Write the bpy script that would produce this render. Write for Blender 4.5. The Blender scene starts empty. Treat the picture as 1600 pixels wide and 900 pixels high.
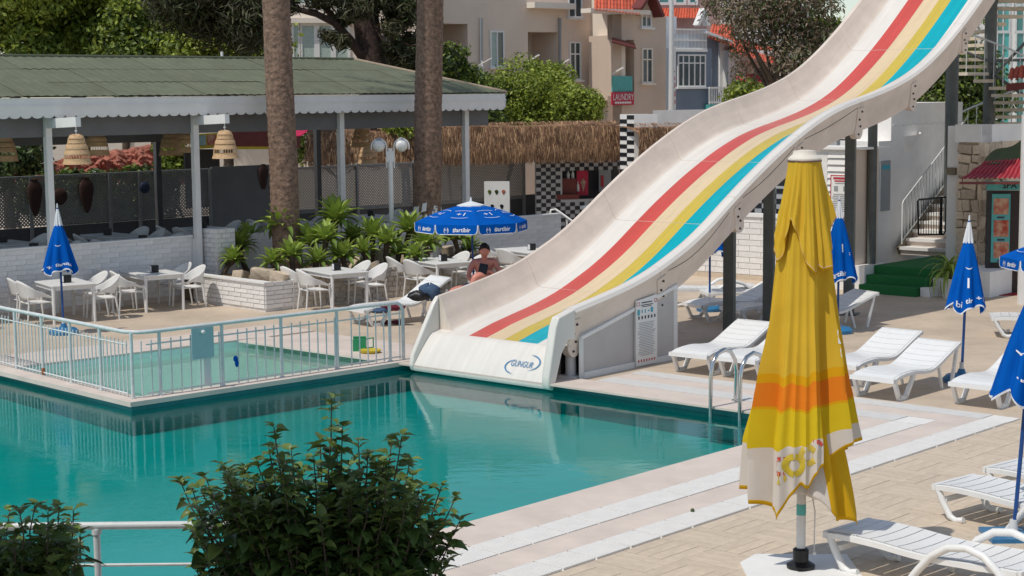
import bpy, bmesh, math, random
import numpy as np
from mathutils import Vector, Matrix, Euler
from mathutils.geometry import tessellate_polygon
random.seed(7); RNG = np.random.default_rng(7)
SC = bpy.context.scene
COL = SC.collection
R = math.radians
PI = math.pi

# ------------------------------------------------------------------ camera
CAM_H, FPX, ROLL, HORIZ = 4.3, 2650.0, 0.010, 148.0
PITCH = math.atan((450 - HORIZ) / FPX)
cam = bpy.data.cameras.new("camera"); cam_o = bpy.data.objects.new("camera", cam); COL.objects.link(cam_o)
cam.sensor_width = 36.0; cam.lens = FPX / 1600 * 36.0; cam.clip_start = 0.1; cam.clip_end = 3000
CROT = Matrix.Rotation(PI / 2 - PITCH, 3, 'X') @ Matrix.Rotation(-ROLL, 3, 'Z')
cam_o.matrix_world = Matrix.Translation((0, 0, CAM_H)) @ CROT.to_4x4()
SC.camera = cam_o

# ------------------------------------------------------------------ sky and sun
SUN_EL, SUN_AZ = R(61), math.atan2(-0.64, -0.77)          # azimuth measured from +X
sun_dir = Vector((math.cos(SUN_EL) * math.cos(SUN_AZ), math.cos(SUN_EL) * math.sin(SUN_AZ), math.sin(SUN_EL)))
w = bpy.data.worlds.new("World"); SC.world = w; w.use_nodes = True
nt = w.node_tree; bg = nt.nodes["Background"]; sky = nt.nodes.new("ShaderNodeTexSky")
sky.sky_type = 'NISHITA'; sky.sun_disc = False; sky.sun_elevation = SUN_EL
sky.sun_rotation = PI / 2 - SUN_AZ
sky.air_density = 1.0; sky.dust_density = 0.4; sky.ozone_density = 3.5
hsv = nt.nodes.new("ShaderNodeHueSaturation"); hsv.inputs["Saturation"].default_value = 0.78
wb = nt.nodes.new("ShaderNodeMix"); wb.data_type = 'RGBA'; wb.blend_type = 'MULTIPLY'; wb.inputs[0].default_value = 1.0; wb.inputs[7].default_value = (1.0, 0.965, 0.885, 1)
nt.links.new(sky.outputs[0], hsv.inputs["Color"]); nt.links.new(hsv.outputs[0], wb.inputs[6]); nt.links.new(wb.outputs[2], bg.inputs[0]); bg.inputs[1].default_value = 0.15
sl = bpy.data.lights.new("sun", 'SUN'); sl.energy = 3.2; sl.angle = R(0.5); sl.color = (1.0, 0.945, 0.85)
so = bpy.data.objects.new("sun", sl); COL.objects.link(so)
so.rotation_euler = sun_dir.to_track_quat('Z', 'Y').to_euler()
SC.view_settings.view_transform = 'Standard'; SC.view_settings.look = 'None'
SC.view_settings.exposure = -0.14; SC.view_settings.gamma = 1.0; SC.view_settings.use_curve_mapping = False

# ------------------------------------------------------------------ helpers
def ray(px, py):
    return CROT @ Vector(((px - 800) / FPX, (450 - py) / FPX, -1.0))
def at(px, py, z=0.0):                 # where the sight line of a photo point meets the level z
    d = ray(px, py); return Vector((0, 0, CAM_H)) + d * ((z - CAM_H) / d.z)
def atY(px, py, Y):                    # the same at a known distance
    d = ray(px, py); return Vector((0, 0, CAM_H)) + d * (Y / d.y)

# pool frame: u away from the camera along the pool edge, v along its back edge
UA = R(48); U = Vector((math.cos(UA), math.sin(UA), 0)); V = Vector((-U.y, U.x, 0)); O = Vector((4.1, 21.71, 0))
def P(s, t, z=0.0): return O + U * s + V * t + Vector((0, 0, z))
# pavilion frame: r along the facade, n out towards the pool
RA = R(43.5); RV = Vector((math.cos(RA), math.sin(RA), 0)); NV = Vector((RV.y, -RV.x, 0)); Q0 = Vector((-9.3, 34.1, 0))
def Q(d, n, z=0.0): return Q0 + RV * d + NV * n + Vector((0, 0, z))

class MB:
    def __init__(s): s.v = []; s.f = []; s.m = []
    def add(s, vs, fs, mi=0):
        b = len(s.v); s.v += [tuple(x) for x in vs]
        s.f += [tuple(i + b for i in f) for f in fs]; s.m += [mi] * len(fs); return s
    def box(s, c, d, rz=0, mi=0, M=None):
        x, y, z = d[0] / 2, d[1] / 2, d[2] / 2
        vs = [Vector((sx * x, sy * y, sz * z)) for sz in (-1, 1) for sy in (-1, 1) for sx in (-1, 1)]
        if M is None: M = Matrix.Rotation(rz, 3, 'Z')
        vs = [M @ q + Vector(c) for q in vs]
        return s.add(vs, [(0, 2, 3, 1), (4, 5, 7, 6), (0, 1, 5, 4), (2, 6, 7, 3), (0, 4, 6, 2), (1, 3, 7, 5)], mi)
    def beam(s, a, b, wd, ht, mi=0, up=Vector((0, 0, 1))):
        a, b = Vector(a), Vector(b); d = b - a; L = d.length; x = d / L
        y = up.cross(x)
        if y.length < 1e-4: y = Vector((0, 1, 0)).cross(x)
        y.normalize(); z = x.cross(y)
        M = Matrix((x, y, z)).transposed(); return s.box((a + b) / 2, (L, wd, ht), 0, mi, M)
    def quad(s, pts, mi=0): return s.add(pts, [tuple(range(len(pts)))], mi)
    def prism(s, loop, off, mi=0):
        n = len(loop); loop = [Vector(q) for q in loop]; off = Vector(off)
        nn = sum(((loop[i] - loop[0]).cross(loop[(i + 1) % n] - loop[0]) for i in range(1, n - 1)), Vector())
        if nn.dot(off) < 0: loop = loop[::-1]
        vs = loop + [q + off for q in loop]
        fs = [tuple(range(n))[::-1], tuple(range(n, 2 * n))] + [(i, (i + 1) % n, (i + 1) % n + n, i + n) for i in range(n)]
        return s.add(vs, fs, mi)
    def tube(s, pts, r, n=8, mi=0, cap=True):
        pts = [Vector(q) for q in pts]; k = len(pts)
        rr = r if isinstance(r, (list, tuple)) else [r] * k
        vs = []; ref = None
        for i, p in enumerate(pts):
            d = (pts[min(i + 1, k - 1)] - pts[max(i - 1, 0)]).normalized()
            if ref is None:
                ref = Vector((0, 0, 1)).cross(d)
                if ref.length < 0.05: ref = Vector((1, 0, 0))
            a = (ref - d * ref.dot(d)).normalized(); ref = a; b = d.cross(a)
            for j in range(n):
                t = 2 * PI * j / n; vs.append(p + (a * math.cos(t) + b * math.sin(t)) * rr[i])
        fs = [(i * n + j, i * n + (j + 1) % n, (i + 1) * n + (j + 1) % n, (i + 1) * n + j) for i in range(k - 1) for j in range(n)]
        if cap: fs += [tuple(range(n))[::-1], tuple(range((k - 1) * n, k * n))]
        return s.add(vs, fs, mi)
    def lathe(s, prof, n=16, c=(0, 0, 0), mi=0, cap=False):
        vs = []; c = Vector(c); k = len(prof)
        for r, z in prof:
            for j in range(n):
                t = 2 * PI * j / n; vs.append(c + Vector((r * math.cos(t), r * math.sin(t), z)))
        fs = [(i * n + j, i * n + (j + 1) % n, (i + 1) * n + (j + 1) % n, (i + 1) * n + j) for i in range(k - 1) for j in range(n)]
        if cap: fs += [tuple(range(n))[::-1], tuple(range((k - 1) * n, k * n))]
        return s.add(vs, fs, mi)
    def grid(s, fn, nu, nv, mi=0, closed=False):
        vs = [fn(i / nu, j / nv) for j in range(nv + 1) for i in range(nu + (0 if closed else 1))]
        w_ = nu if closed else nu + 1; fs = []
        for j in range(nv):
            for i in range(nu):
                fs.append((j * w_ + i, j * w_ + (i + 1) % w_, (j + 1) * w_ + (i + 1) % w_, (j + 1) * w_ + i))
        if callable(mi):
            for f_i, f in enumerate(fs): pass
            b = len(s.v); s.v += [tuple(x) for x in vs]; s.f += [tuple(i + b for i in f) for f in fs]
            s.m += [mi(k % nu, k // nu) for k in range(len(fs))]; return s
        return s.add(vs, fs, mi)
    def ball(s, c, r, n=12, mi=0):
        rx = r if isinstance(r, (list, tuple)) else (r, r, r); c = Vector(c)
        return s.grid(lambda a, b: c + Vector((rx[0] * math.sin(PI * max(b, .001 if b < .5 else b)) * math.cos(2 * PI * a), rx[1] * math.sin(PI * max(b, .001)) * math.sin(2 * PI * a), -rx[2] * math.cos(PI * b))), n, max(6, n // 2), mi, True)
    def mesh(s, name, mats, smooth=None):
        me = bpy.data.meshes.new(name); me.from_pydata(s.v, [], s.f)
        for m in (mats if isinstance(mats, (list, tuple)) else [mats]): me.materials.append(m)
        if any(s.m): me.polygons.foreach_set("material_index", s.m)
        me.update()
        if smooth:
            me.shade_smooth(); me.set_sharp_from_angle(angle=R(smooth))
        return me
    def build(s, name, mats, parent=None, smooth=None, local=False):
        return link(name, s.mesh(name, mats, smooth), parent, local)

def link(name, me, parent=None, local=False):
    o = bpy.data.objects.new(name, me); COL.objects.link(o)
    if parent is not None:
        o.parent = parent
        if not local and parent.type == 'EMPTY': o.location = -parent.location
    return o
def tag(o, label=None, cat=None, group=None, kind=None):
    if label: o['label'] = label
    if cat: o['category'] = cat
    if group: o['group'] = group
    if kind: o['kind'] = kind
    return o
def thing(name, label, cat, loc=(0, 0, 0), rz=0, group=None):
    o = bpy.data.objects.new(name, None); COL.objects.link(o); o.empty_display_size = .1
    o.location = loc; o.rotation_euler = (0, 0, rz); return tag(o, label, cat, group)
KIDS = {}
def copy_tree(o, parent=None):
    c = o.copy(); COL.objects.link(c); c.parent = parent
    for ch in o.children: copy_tree(ch, c)
    return c
def place(proto, loc, rz, label=None, group=None, first=False):
    o = proto if first else copy_tree(proto)
    o.location = loc; o.rotation_euler = (0, 0, rz)
    return tag(o, label, None, group)
def struct(o): o['kind'] = 'structure'; return o
def stuff(o): o['kind'] = 'stuff'; return o

def text_mb(txt, size, fn, mb=None, mi=0, depth=0.0, align='CENTER', bold=False):
    """letter outlines as faces; fn maps (x, y) of the flat lettering into the place"""
    cu = bpy.data.curves.new("lettering", 'FONT'); cu.body = txt; cu.size = size; cu.align_x = align; cu.align_y = 'CENTER'
    cu.resolution_u = 2
    if bold: cu.offset = size * 0.018
    ob = bpy.data.objects.new("lettering", cu); COL.objects.link(ob)
    dg = bpy.context.evaluated_depsgraph_get(); me = bpy.data.meshes.new_from_object(ob.evaluated_get(dg))
    mb = mb or MB(); mb.add([fn(q.co.x, q.co.y) for q in me.vertices], [tuple(p.vertices) for p in me.polygons], mi)
    bpy.data.objects.remove(ob); bpy.data.curves.remove(cu); bpy.data.meshes.remove(me)
    return mb
def plane_fn(c, x, y):
    c, x, y = Vector(c), Vector(x).normalized(), Vector(y).normalized()
    return lambda a, b: c + x * a + y * b

# ------------------------------------------------------------------ materials
def lin(c):
    return tuple(((x / 255) / 12.92 if x / 255 <= .04045 else ((x / 255 + .055) / 1.055) ** 2.4) for x in c)
def mat(name, c, rough=.6, var=.12, scale=6.0, bump=0.0, bscale=40.0, metal=0.0, spec=.4, c2=None, sss=0, trans=0, coat=0, detail=6):
    m = bpy.data.materials.new(name); m.use_nodes = True; N = m.node_tree.nodes; Lk = m.node_tree.links
    b = N["Principled BSDF"]; b.inputs["Roughness"].default_value = rough; b.inputs["Metallic"].default_value = metal
    b.inputs["Specular IOR Level"].default_value = spec
    if coat: b.inputs["Coat Weight"].default_value = coat; b.inputs["Coat Roughness"].default_value = .15
    tc = N.new("ShaderNodeTexCoord"); no = N.new("ShaderNodeTexNoise"); no.inputs["Scale"].default_value = scale; no.inputs["Detail"].default_value = detail
    no.inputs["Roughness"].default_value = .65
    Lk.new(tc.outputs["Object"], no.inputs["Vector"])
    rp = N.new("ShaderNodeValToRGB"); e = rp.color_ramp.elements
    e[0].position = .3; e[1].position = .7
    ca = c if c2 is None else c2
    e[0].color = (*[x * (1 - var) if c2 is None else x for x in ca], 1); e[1].color = (*[min(1, x * (1 + var)) if c2 is None else x for x in c], 1)
    Lk.new(no.outputs["Fac"], rp.inputs[0]); Lk.new(rp.outputs[0], b.inputs["Base Color"])
    if bump:
        n2 = N.new("ShaderNodeTexNoise"); n2.inputs["Scale"].default_value = bscale; n2.inputs["Detail"].default_value = 4
        Lk.new(tc.outputs["Object"], n2.inputs["Vector"])
        bp = N.new("ShaderNodeBump"); bp.inputs["Strength"].default_value = bump; bp.inputs["Distance"].default_value = .02
        Lk.new(n2.outputs["Fac"], bp.inputs["Height"]); Lk.new(bp.outputs[0], b.inputs["Normal"])
    if trans:      # thin leaf or cloth that lets light through
        tr = N.new("ShaderNodeBsdfTranslucent"); mx = N.new("ShaderNodeMixShader"); mx.inputs[0].default_value = trans
        Lk.new(rp.outputs[0], tr.inputs[0]); Lk.new(b.outputs[0], mx.inputs[1]); Lk.new(tr.outputs[0], mx.inputs[2])
        Lk.new(mx.outputs[0], N["Material Output"].inputs[0])
    return m
def nodes(m): return m.node_tree.nodes, m.node_tree.links

M = {}
M['white_paint'] = mat('white_paint', (.80, .79, .77), .55, .05, 3, .15, 60)
M['white_metal'] = mat('white_metal', (.66, .66, .66), .35, .03)
M['plastic'] = mat('white_plastic', (.78, .78, .77), .32, .03, 4, .03, 90, spec=.5)
M['chair'] = mat('chair_plastic', (.74, .73, .71), .42, .04, 5)
M['slide'] = mat('cream_fibreglass', (.75, .64, .55), .32, .08, 2.5, .02, 6, spec=.5)
M['slide_white'] = mat('white_gelcoat', (.74, .70, .65), .25, .03, 2, spec=.5)
M['s_red'] = mat('red_gelcoat', (.60, .085, .07), .28, .04)
M['s_cream'] = mat('buff_gelcoat', (.72, .56, .36), .28, .03)
M['s_yel'] = mat('yellow_gelcoat', (.60, .45, .07), .28, .04)
M['s_cyan'] = mat('cyan_gelcoat', (.0, .38, .46), .28, .04)
M['steel'] = mat('grey_steel', (.10, .11, .105), .5, .2, 4, .1, 30, spec=.4)
M['rail'] = mat('grey_rail_paint', (.60, .63, .63), .38, .12, 8, .05, 60)
M['chrome'] = mat('stainless_steel', (.62, .63, .63), .16, .03, 4, metal=1.0)
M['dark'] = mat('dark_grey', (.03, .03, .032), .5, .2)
M['black'] = mat('black', (.012, .012, .014), .45, .2)
M['rust'] = mat('rust', (.3, .1, .04), .8, .3)
M['blue'] = mat('blue_cloth', (.002, .10, .46), .85, .10, 3, .15, 120, spec=.04, trans=.12)
M['white_cloth'] = mat('white_cloth', (.75, .77, .80), .8, .04, spec=.2, trans=.1)
M['blue_pole'] = mat('blue_pole_paint', (.012, .07, .26), .35, .1)
M['blue_base'] = mat('blue_plastic', (.03, .17, .36), .35, .12)
M['print_white'] = mat('white_print', (.80, .82, .85), .7, .03)
M['deck'] = mat('travertine_deck', (.56, .455, .35), .6, .16, .9, .08, 30)
M['coping'] = mat('pale_pink_stone', (.65, .555, .49), .55, .12, 1.6, .08, 40)
M['grate'] = mat('white_grating', (.78, .76, .73), .5, .05)
M['ground'] = mat('dusty_ground', (.34, .28, .22), .9, .2, .3)
M['wood_plank'] = mat('timber_look_paving', (.58, .48, .37), .62, .1, 9, .12, 30)
M['brickw'] = mat('white_painted_brick', (.80, .78, .76), .6, .07, 9, .35, 35)
M['mortar'] = mat('grey_white_mortar', (.70, .68, .66), .85, .1, 9)
M['render'] = mat('white_render', (.87, .85, .83), .75, .07, 1.4, .25, 25)
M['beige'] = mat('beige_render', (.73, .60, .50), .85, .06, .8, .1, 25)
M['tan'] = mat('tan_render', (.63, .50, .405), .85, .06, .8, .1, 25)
M['bluegrey'] = mat('blue_grey_render', (.19, .235, .30), .8, .08, .8, .1, 25)
M['cream'] = mat('cream_render', (.82, .73, .63), .85, .06, .8)
M['glass'] = mat('window_glass', (.06, .085, .09), .06, .3, .8, spec=.8)
M['curtain'] = mat('pale_curtain', (.42, .52, .47), .7, .15, 14)
M['teal_glass'] = mat('teal_glass', (.05, .22, .22), .08, .2, 1.0, spec=.8)
M['tile_red'] = mat('terracotta_tile', (.52, .10, .05), .7, .3, 5, .2, 20)
M['roof_green'] = mat('green_roof_felt', (.135, .148, .098), .92, .16, 2.2, .25, 60)
M['roof_edge'] = mat('roof_edge_timber', (.42, .33, .25), .8, .15)
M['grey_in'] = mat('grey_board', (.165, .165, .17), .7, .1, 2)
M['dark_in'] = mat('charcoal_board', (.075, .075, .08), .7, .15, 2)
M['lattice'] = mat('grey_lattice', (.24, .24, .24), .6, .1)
M['wicker'] = mat('wicker', (.58, .38, .21), .7, .25, 30, .4, 90)
M['thatch'] = mat('thatch_straw', (.30, .17, .095), .9, .35, 3, c2=(.10, .05, .028))
M['thatch_light'] = mat('thatch_pale_straw', (.40, .25, .14), .9, .3, 3)
M['tile_black'] = mat('black_tile', (.018, .02, .026), .3, .1)
M['bark_palm'] = mat('palm_bark', (.33, .215, .155), .95, .3, 11, 1.0, 18, c2=(.085, .056, .043))
M['bark_pine'] = mat('pine_bark', (.10, .062, .05), .95, .4, 7, 1.0, 14, c2=(.03, .02, .018))
M['bark'] = mat('branch_bark', (.10, .075, .055), .95, .3, 8, .5, 30)
M['stone'] = mat('rough_stone', (.60, .49, .37), .85, .2, 4, .6, 14)
M['stone_grey'] = mat('pale_rubble_stone', (.50, .45, .39), .85, .15, 6, .5, 22)
M['soil'] = mat('planter_soil', (.20, .14, .09), .95, .3, 6, .6, 20)
M['leaf_bright'] = mat('leaf_yellow_green', (.30, .36, .05), .5, .25, 2, trans=.3)  # brightest of three leaf tones, mixed at random over the crowns
M['leaf_mid'] = mat('leaf_green', (.15, .21, .03), .5, .25, 2, trans=.25)
M['leaf_dark'] = mat('leaf_dark_green', (.05, .08, .02), .55, .25, 2, trans=.2)
M['agave'] = mat('agave_leaf', (.27, .36, .065), .42, .2, 5, trans=.15)
M['agave2'] = mat('agave_leaf_deep', (.17, .26, .05), .42, .2, 5, trans=.15)
M['pine_leaf'] = mat('pine_needle', (.062, .062, .026), .6, .3, 2, trans=.1)
M['olive_leaf'] = mat('dusty_olive_leaf', (.20, .215, .115), .6, .25, 2, trans=.2)
M['olive_leaf2'] = mat('brown_olive_leaf', (.24, .175, .12), .6, .25, 2, trans=.15)
M['shrub_leaf'] = mat('hibiscus_leaf', (.07, .125, .032), .40, .25, 9, trans=.22)
M['shrub_leaf2'] = mat('hibiscus_leaf_young', (.13, .19, .045), .40, .2, 9, trans=.25)
M['bloom'] = mat('rust_red_flower', (.46, .13, .085), .75, .3, 3, trans=.25)
M['bloom_pink'] = mat('pale_pink_flower', (.62, .32, .27), .75, .3, 3, trans=.25)
M['pink_awn'] = mat('pink_awning', (.62, .03, .12), .7, .12, trans=.3)
M['maroon'] = mat('maroon_board', (.16, .035, .03), .5, .2)
M['carpet'] = mat('green_turf_carpet', (.02, .16, .045), .95, .2, 40, .4, 200)
M['skin'] = mat('tanned_skin', (.62, .25, .19), .5, .08, 5)
M['hair'] = mat('dark_hair', (.03, .02, .014), .7, .3, 30)
M['shorts'] = mat('blue_shorts', (.01, .10, .38), .8, .15, 8)
M['teal_paint'] = mat('teal_paint', (.10, .42, .40), .5, .08)
M['teal_plate'] = mat('pale_blue_plate', (.34, .50, .53), .45, .05)
M['red_mat'] = mat('red_doormat', (.30, .02, .025), .95, .2)
M['tarp'] = mat('olive_tarpaulin', (.075, .10, .045), .7, .2, 3, .3, 12)
M['tread'] = mat('timber_tread', (.60, .52, .41), .8, .15)
M['tread_dark'] = mat('weathered_tread', (.20, .165, .12), .8, .2)
M['print_red'] = mat('red_print', (.50, .03, .05), .6, .05)
M['print_cyan'] = mat('cyan_print', (.05, .38, .50), .6, .05)
M['print_dark'] = mat('dark_print', (.05, .06, .08), .6, .05)
M['print_grey'] = mat('grey_print', (.30, .32, .34), .6, .05)
M['print_blue'] = mat('blue_logo_print', (.07, .22, .42), .5, .05)
M['yellow_paint'] = mat('yellow_paint', (.55, .42, .03), .6, .1)
M['green_plastic'] = mat('green_plastic', (.02, .25, .11), .4, .1)
M['denim'] = mat('blue_denim', (.05, .09, .16), .9, .3, 20, .3, 60)
M['wine'] = mat('wine_cloth', (.12, .012, .03), .9, .3, 20)
M['food_red'] = mat('red_orange_photo', (.42, .05, .02), .5, .6, 7, c2=(.62, .40, .26), detail=2)
M['pink_poster'] = mat('pink_poster', (.55, .02, .07), .4, .2)
M['poster_skin'] = mat('peach_poster', (.55, .33, .24), .4, .3, 12)
M['globe'] = mat('opal_globe', (.80, .79, .76), .3, .02)
M['y_cap'] = mat('off_white_cap', (.72, .66, .58), .6, .06)

def streaks(m, amt=.16):
    """rain streaks and grime running down the slope of the slide"""
    N, Lk = nodes(m); b = N["Principled BSDF"]; src = b.inputs["Base Color"].links[0].from_socket
    tc = N.new("ShaderNodeTexCoord"); mp = N.new("ShaderNodeMapping"); mp.vector_type = 'TEXTURE'; mp.inputs["Rotation"].default_value = (0, 0, UA); mp.inputs["Scale"].default_value = (3.0, .10, 1.2)
    no = N.new("ShaderNodeTexNoise"); no.inputs["Scale"].default_value = 1.0; no.inputs["Detail"].default_value = 5; no.inputs["Roughness"].default_value = .6
    Lk.new(tc.outputs["Object"], mp.inputs[0]); Lk.new(mp.outputs[0], no.inputs[0])
    mr = N.new("ShaderNodeMapRange"); mr.inputs[1].default_value = .38; mr.inputs[2].default_value = .66; mr.inputs[3].default_value = 1 - amt; mr.inputs[4].default_value = 1.03; Lk.new(no.outputs["Fac"], mr.inputs[0])
    hs = N.new("ShaderNodeHueSaturation"); Lk.new(mr.outputs[0], hs.inputs["Value"]); Lk.new(src, hs.inputs["Color"]); Lk.new(hs.outputs[0], b.inputs["Base Color"])
for k, a in dict(slide=.09, slide_white=.05, s_red=.09, s_cream=.07, s_yel=.09, s_cyan=.09).items(): streaks(M[k], a)
def vary(m, amt=.25):
    """alike pieces differ a little in tone: by object and by loose piece"""
    N, Lk = nodes(m); b = N["Principled BSDF"]; src = b.inputs["Base Color"].links[0].from_socket
    oi = N.new("ShaderNodeObjectInfo"); ge = N.new("ShaderNodeNewGeometry")
    ad = N.new("ShaderNodeMath"); ad.operation = 'ADD'; fr = N.new("ShaderNodeMath"); fr.operation = 'FRACT'
    Lk.new(oi.outputs["Random"], ad.inputs[0]); Lk.new(ge.outputs["Random Per Island"], ad.inputs[1]); Lk.new(ad.outputs[0], fr.inputs[0])
    mr = N.new("ShaderNodeMapRange"); mr.inputs[3].default_value = 1 - amt; mr.inputs[4].default_value = 1 + amt; Lk.new(fr.outputs[0], mr.inputs[0])
    hs = N.new("ShaderNodeHueSaturation"); Lk.new(mr.outputs[0], hs.inputs["Value"]); Lk.new(src, hs.inputs["Color"]); Lk.new(hs.outputs[0], b.inputs["Base Color"])
for k, a in dict(wood_plank=.05, brickw=.06, stone=.22, stone_grey=.14, leaf_bright=.3, leaf_mid=.35, leaf_dark=.4, agave=.3, agave2=.3, shrub_leaf=.4, shrub_leaf2=.3,
                 olive_leaf=.35, olive_leaf2=.35, pine_leaf=.35, bloom=.35, bloom_pink=.3, roof_green=.07, thatch=.35, thatch_light=.3, tile_red=.2, tread=.12).items(): vary(M[k], a)

# ---- ground, deck, pools -------------------------------------------------
KC = Vector((-5.40, 23.66, 0)); E1 = Vector((-1.57, 27.29, 0)); KF = Vector((-4.59, 30.06, 0)); KL = Vector((-8.30, 26.75, 0)); KLF = Vector((-14.4, 33.8, 0))
PA = Vector((-30, 13.2, 0)); PB = Vector((-3.55, 13.2, 0)); PZ = Vector((-30, 33.8, 0))
HOLE = [PA, PB, O.copy(), E1, KF, KL, KLF, PZ]
def toL(p): q = p - O; return Vector((q.dot(U), q.dot(V), q.z))
def holed(name, outer, z, m, conv=lambda q: q):
    loops = [[Vector(q) for q in outer], [Vector(q) for q in HOLE]]
    tri = tessellate_polygon(loops); vs = [conv(Vector((q.x, q.y, z))) for lp in loops for q in lp]
    mb = MB(); fs = []
    for t in tri:
        a, b, c = (vs[i] for i in t)
        fs.append(t if (b - a).cross(c - a).z > 0 else t[::-1])
    mb.add(vs, fs); return mb
struct(holed('ground', [(-900, -300, 0), (900, -300, 0), (900, 1500, 0), (-900, 1500, 0)], -0.006, 0).build('ground', M['ground']))
# deck material: faint joints in the pool frame
N, Lk = nodes(M['deck']); bs = N["Principled BSDF"]; src = bs.inputs["Base Color"].links[0].from_socket
tc = N.new("ShaderNodeTexCoord"); bk = N.new("ShaderNodeTexBrick"); bk.inputs["Scale"].default_value = 1.0
bk.inputs["Brick Width"].default_value = .6; bk.inputs["Row Height"].default_value = .15; bk.inputs["Mortar Size"].default_value = .006; bk.inputs["Mortar Smooth"].default_value = .3
bk.inputs["Color1"].default_value = (1, 1, 1, 1); bk.inputs["Color2"].default_value = (.93, .93, .93, 1); bk.inputs["Mortar"].default_value = (.78, .76, .74, 1)
mp = N.new("ShaderNodeMapping"); mp.inputs["Rotation"].default_value = (0, 0, PI / 4); Lk.new(tc.outputs["Object"], mp.inputs[0]); Lk.new(mp.outputs[0], bk.inputs["Vector"])
mx = N.new("ShaderNodeMix"); mx.data_type = 'RGBA'; mx.blend_type = 'MULTIPLY'; mx.inputs[0].default_value = .8
Lk.new(src, mx.inputs[6]); Lk.new(bk.outputs["Color"], mx.inputs[7]); Lk.new(mx.outputs[2], bs.inputs["Base Color"])
deck = holed('pool_deck', [(-45, -10, 0), (45, -10, 0), (45, 62, 0), (-45, 62, 0)], 0.0, 0, toL).build('pool_deck', M['deck'])
deck.location = O; deck.rotation_euler = (0, 0, UA); struct(deck)

# basket-weave paving right of the grates, each strip of it a piece
pl = MB(); pl.box((0, 0, 0), (.597, .146, .016)); PLANK = pl.mesh('paving_plank', M['wood_plank'])
cells = []
for i in range(-16, 4):
    for j in range(-12, 0):
        cs, ct = i * .6 + .3, -1.80 + j * .6 + .3
        for k in range(4):
            o_ = -.225 + .15 * k
            sx, tx, rz = (cs, ct + o_, 0) if (i + j) % 2 == 0 else (cs + o_, ct, PI / 2)
            wp = P(sx, tx)
            q = CROT.transposed() @ (wp - Vector((0, 0, CAM_H)))
            px, py = 800 - FPX * q.x / q.z, 450 + FPX * q.y / q.z
            vis = 600 < px < 1660 and py < 920
            if wp.y > 12.5: cells.append((0 if vis else 1, wp.y, sx, tx, rz))
cells.sort()
rest = MB()
for n_, (v_, y_, sx, tx, rz) in enumerate(cells):
    if n_ < 290:
        o = link('paving_plank', PLANK, deck); o.location = (sx, tx, .010 + random.uniform(-.0015, .0015)); o.rotation_euler = (0, 0, rz)
    else: rest.box((sx, tx, .010 + random.uniform(-.0015, .0015)), (.597, .146, .016), rz)
stuff(rest.build('paving_planks', M['wood_plank'], deck))

# bands round the pool: coping, grate, stone band, outer grate
def band(t0, t1, z, name, m, s_end, z0=-.002):
    """ring strip between offsets t0..t1 outside the pool along its right edge and back edge"""
    mb = MB()
    a, b = t0, t1
    mb.prism([P(-13.2, -a), P(-13.2, -b), P(b, -b), P(a, -a)], (0, 0, z)); mb.prism([P(a, -a), P(b, -b), P(b, s_end), P(a, s_end)], (0, 0, z))
    return struct(mb.build(name, m))
band(-.05, .60, .030, 'pool_coping', M['coping'], 12.0)
band(1.02, 1.42, .030, 'stone_band', M['coping'], 4.4)
def grate(t0, t1, s_end, z):
    g = MB(); g.prism([P(-13.2, -t0), P(-13.2, -t1), P(t1, -t1), P(t0, -t0)], (0, 0, .010)); g.prism([P(t0, -t0), P(t1, -t1), P(t1, s_end), P(t0, s_end)], (0, 0, .010))
    g = struct(g.build('overflow_grate', M['grate']))
    b = MB(); w_ = t1 - t0; s = -13.0
    while s < t0:
        b.box(P(s, -(t0 + t1) / 2, z / 2 + .006), (.025, w_ - .01, z), UA); s += .033 + (.02 if int(s * 100) % 50 < 3 else 0)
    t = -t0 + .03
    while t < s_end:
        b.box(P((t0 + t1) / 2, t, z / 2 + .006), (w_ - .01, .025, z), UA); t += .033
    b.prism([P(t0, -t0), P(t0, -t1), P(t1, -t1), P(t1, -t0)], (0, 0, z))
    stuff(b.build('grate_slats', M['grate'], g))
grate(.605, 1.01, 4.4, .028); grate(1.425, 1.79, 4.4, .028)

# basins
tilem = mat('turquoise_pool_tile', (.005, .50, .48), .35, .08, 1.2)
def tile_lines(m, sc):
    N, Lk = nodes(m); b = N["Principled BSDF"]; s_ = b.inputs["Base Color"].links[0].from_socket
    tc = N.new("ShaderNodeTexCoord"); bk = N.new("ShaderNodeTexBrick"); bk.offset = 0; bk.inputs["Scale"].default_value = sc
    bk.inputs["Brick Width"].default_value = .25; bk.inputs["Row Height"].default_value = .125; bk.inputs["Mortar Size"].default_value = .008
    bk.inputs["Color1"].default_value = (1, 1, 1, 1); bk.inputs["Color2"].default_value = (.86, .9, .92, 1); bk.inputs["Mortar"].default_value = (1.3, 1.15, 1.15, 1)
    mp = N.new("ShaderNodeMapping"); mp.inputs["Rotation"].default_value = (PI / 2, 0, 0)
    Lk.new(tc.outputs["Object"], mp.inputs[0]); Lk.new(mp.outputs[0], bk.inputs["Vector"])
    mx = N.new("ShaderNodeMix"); mx.data_type = 'RGBA'; mx.blend_type = 'MULTIPLY'; mx.inputs[0].default_value = .7
    Lk.new(s_, mx.inputs[6]); Lk.new(bk.outputs["Color"], mx.inputs[7]); Lk.new(mx.outputs[2], b.inputs["Base Color"])
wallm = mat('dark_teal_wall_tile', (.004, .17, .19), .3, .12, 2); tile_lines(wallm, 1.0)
kidm = mat('pale_aqua_tile', (.55, .80, .74), .4, .08, 1.2)
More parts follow.
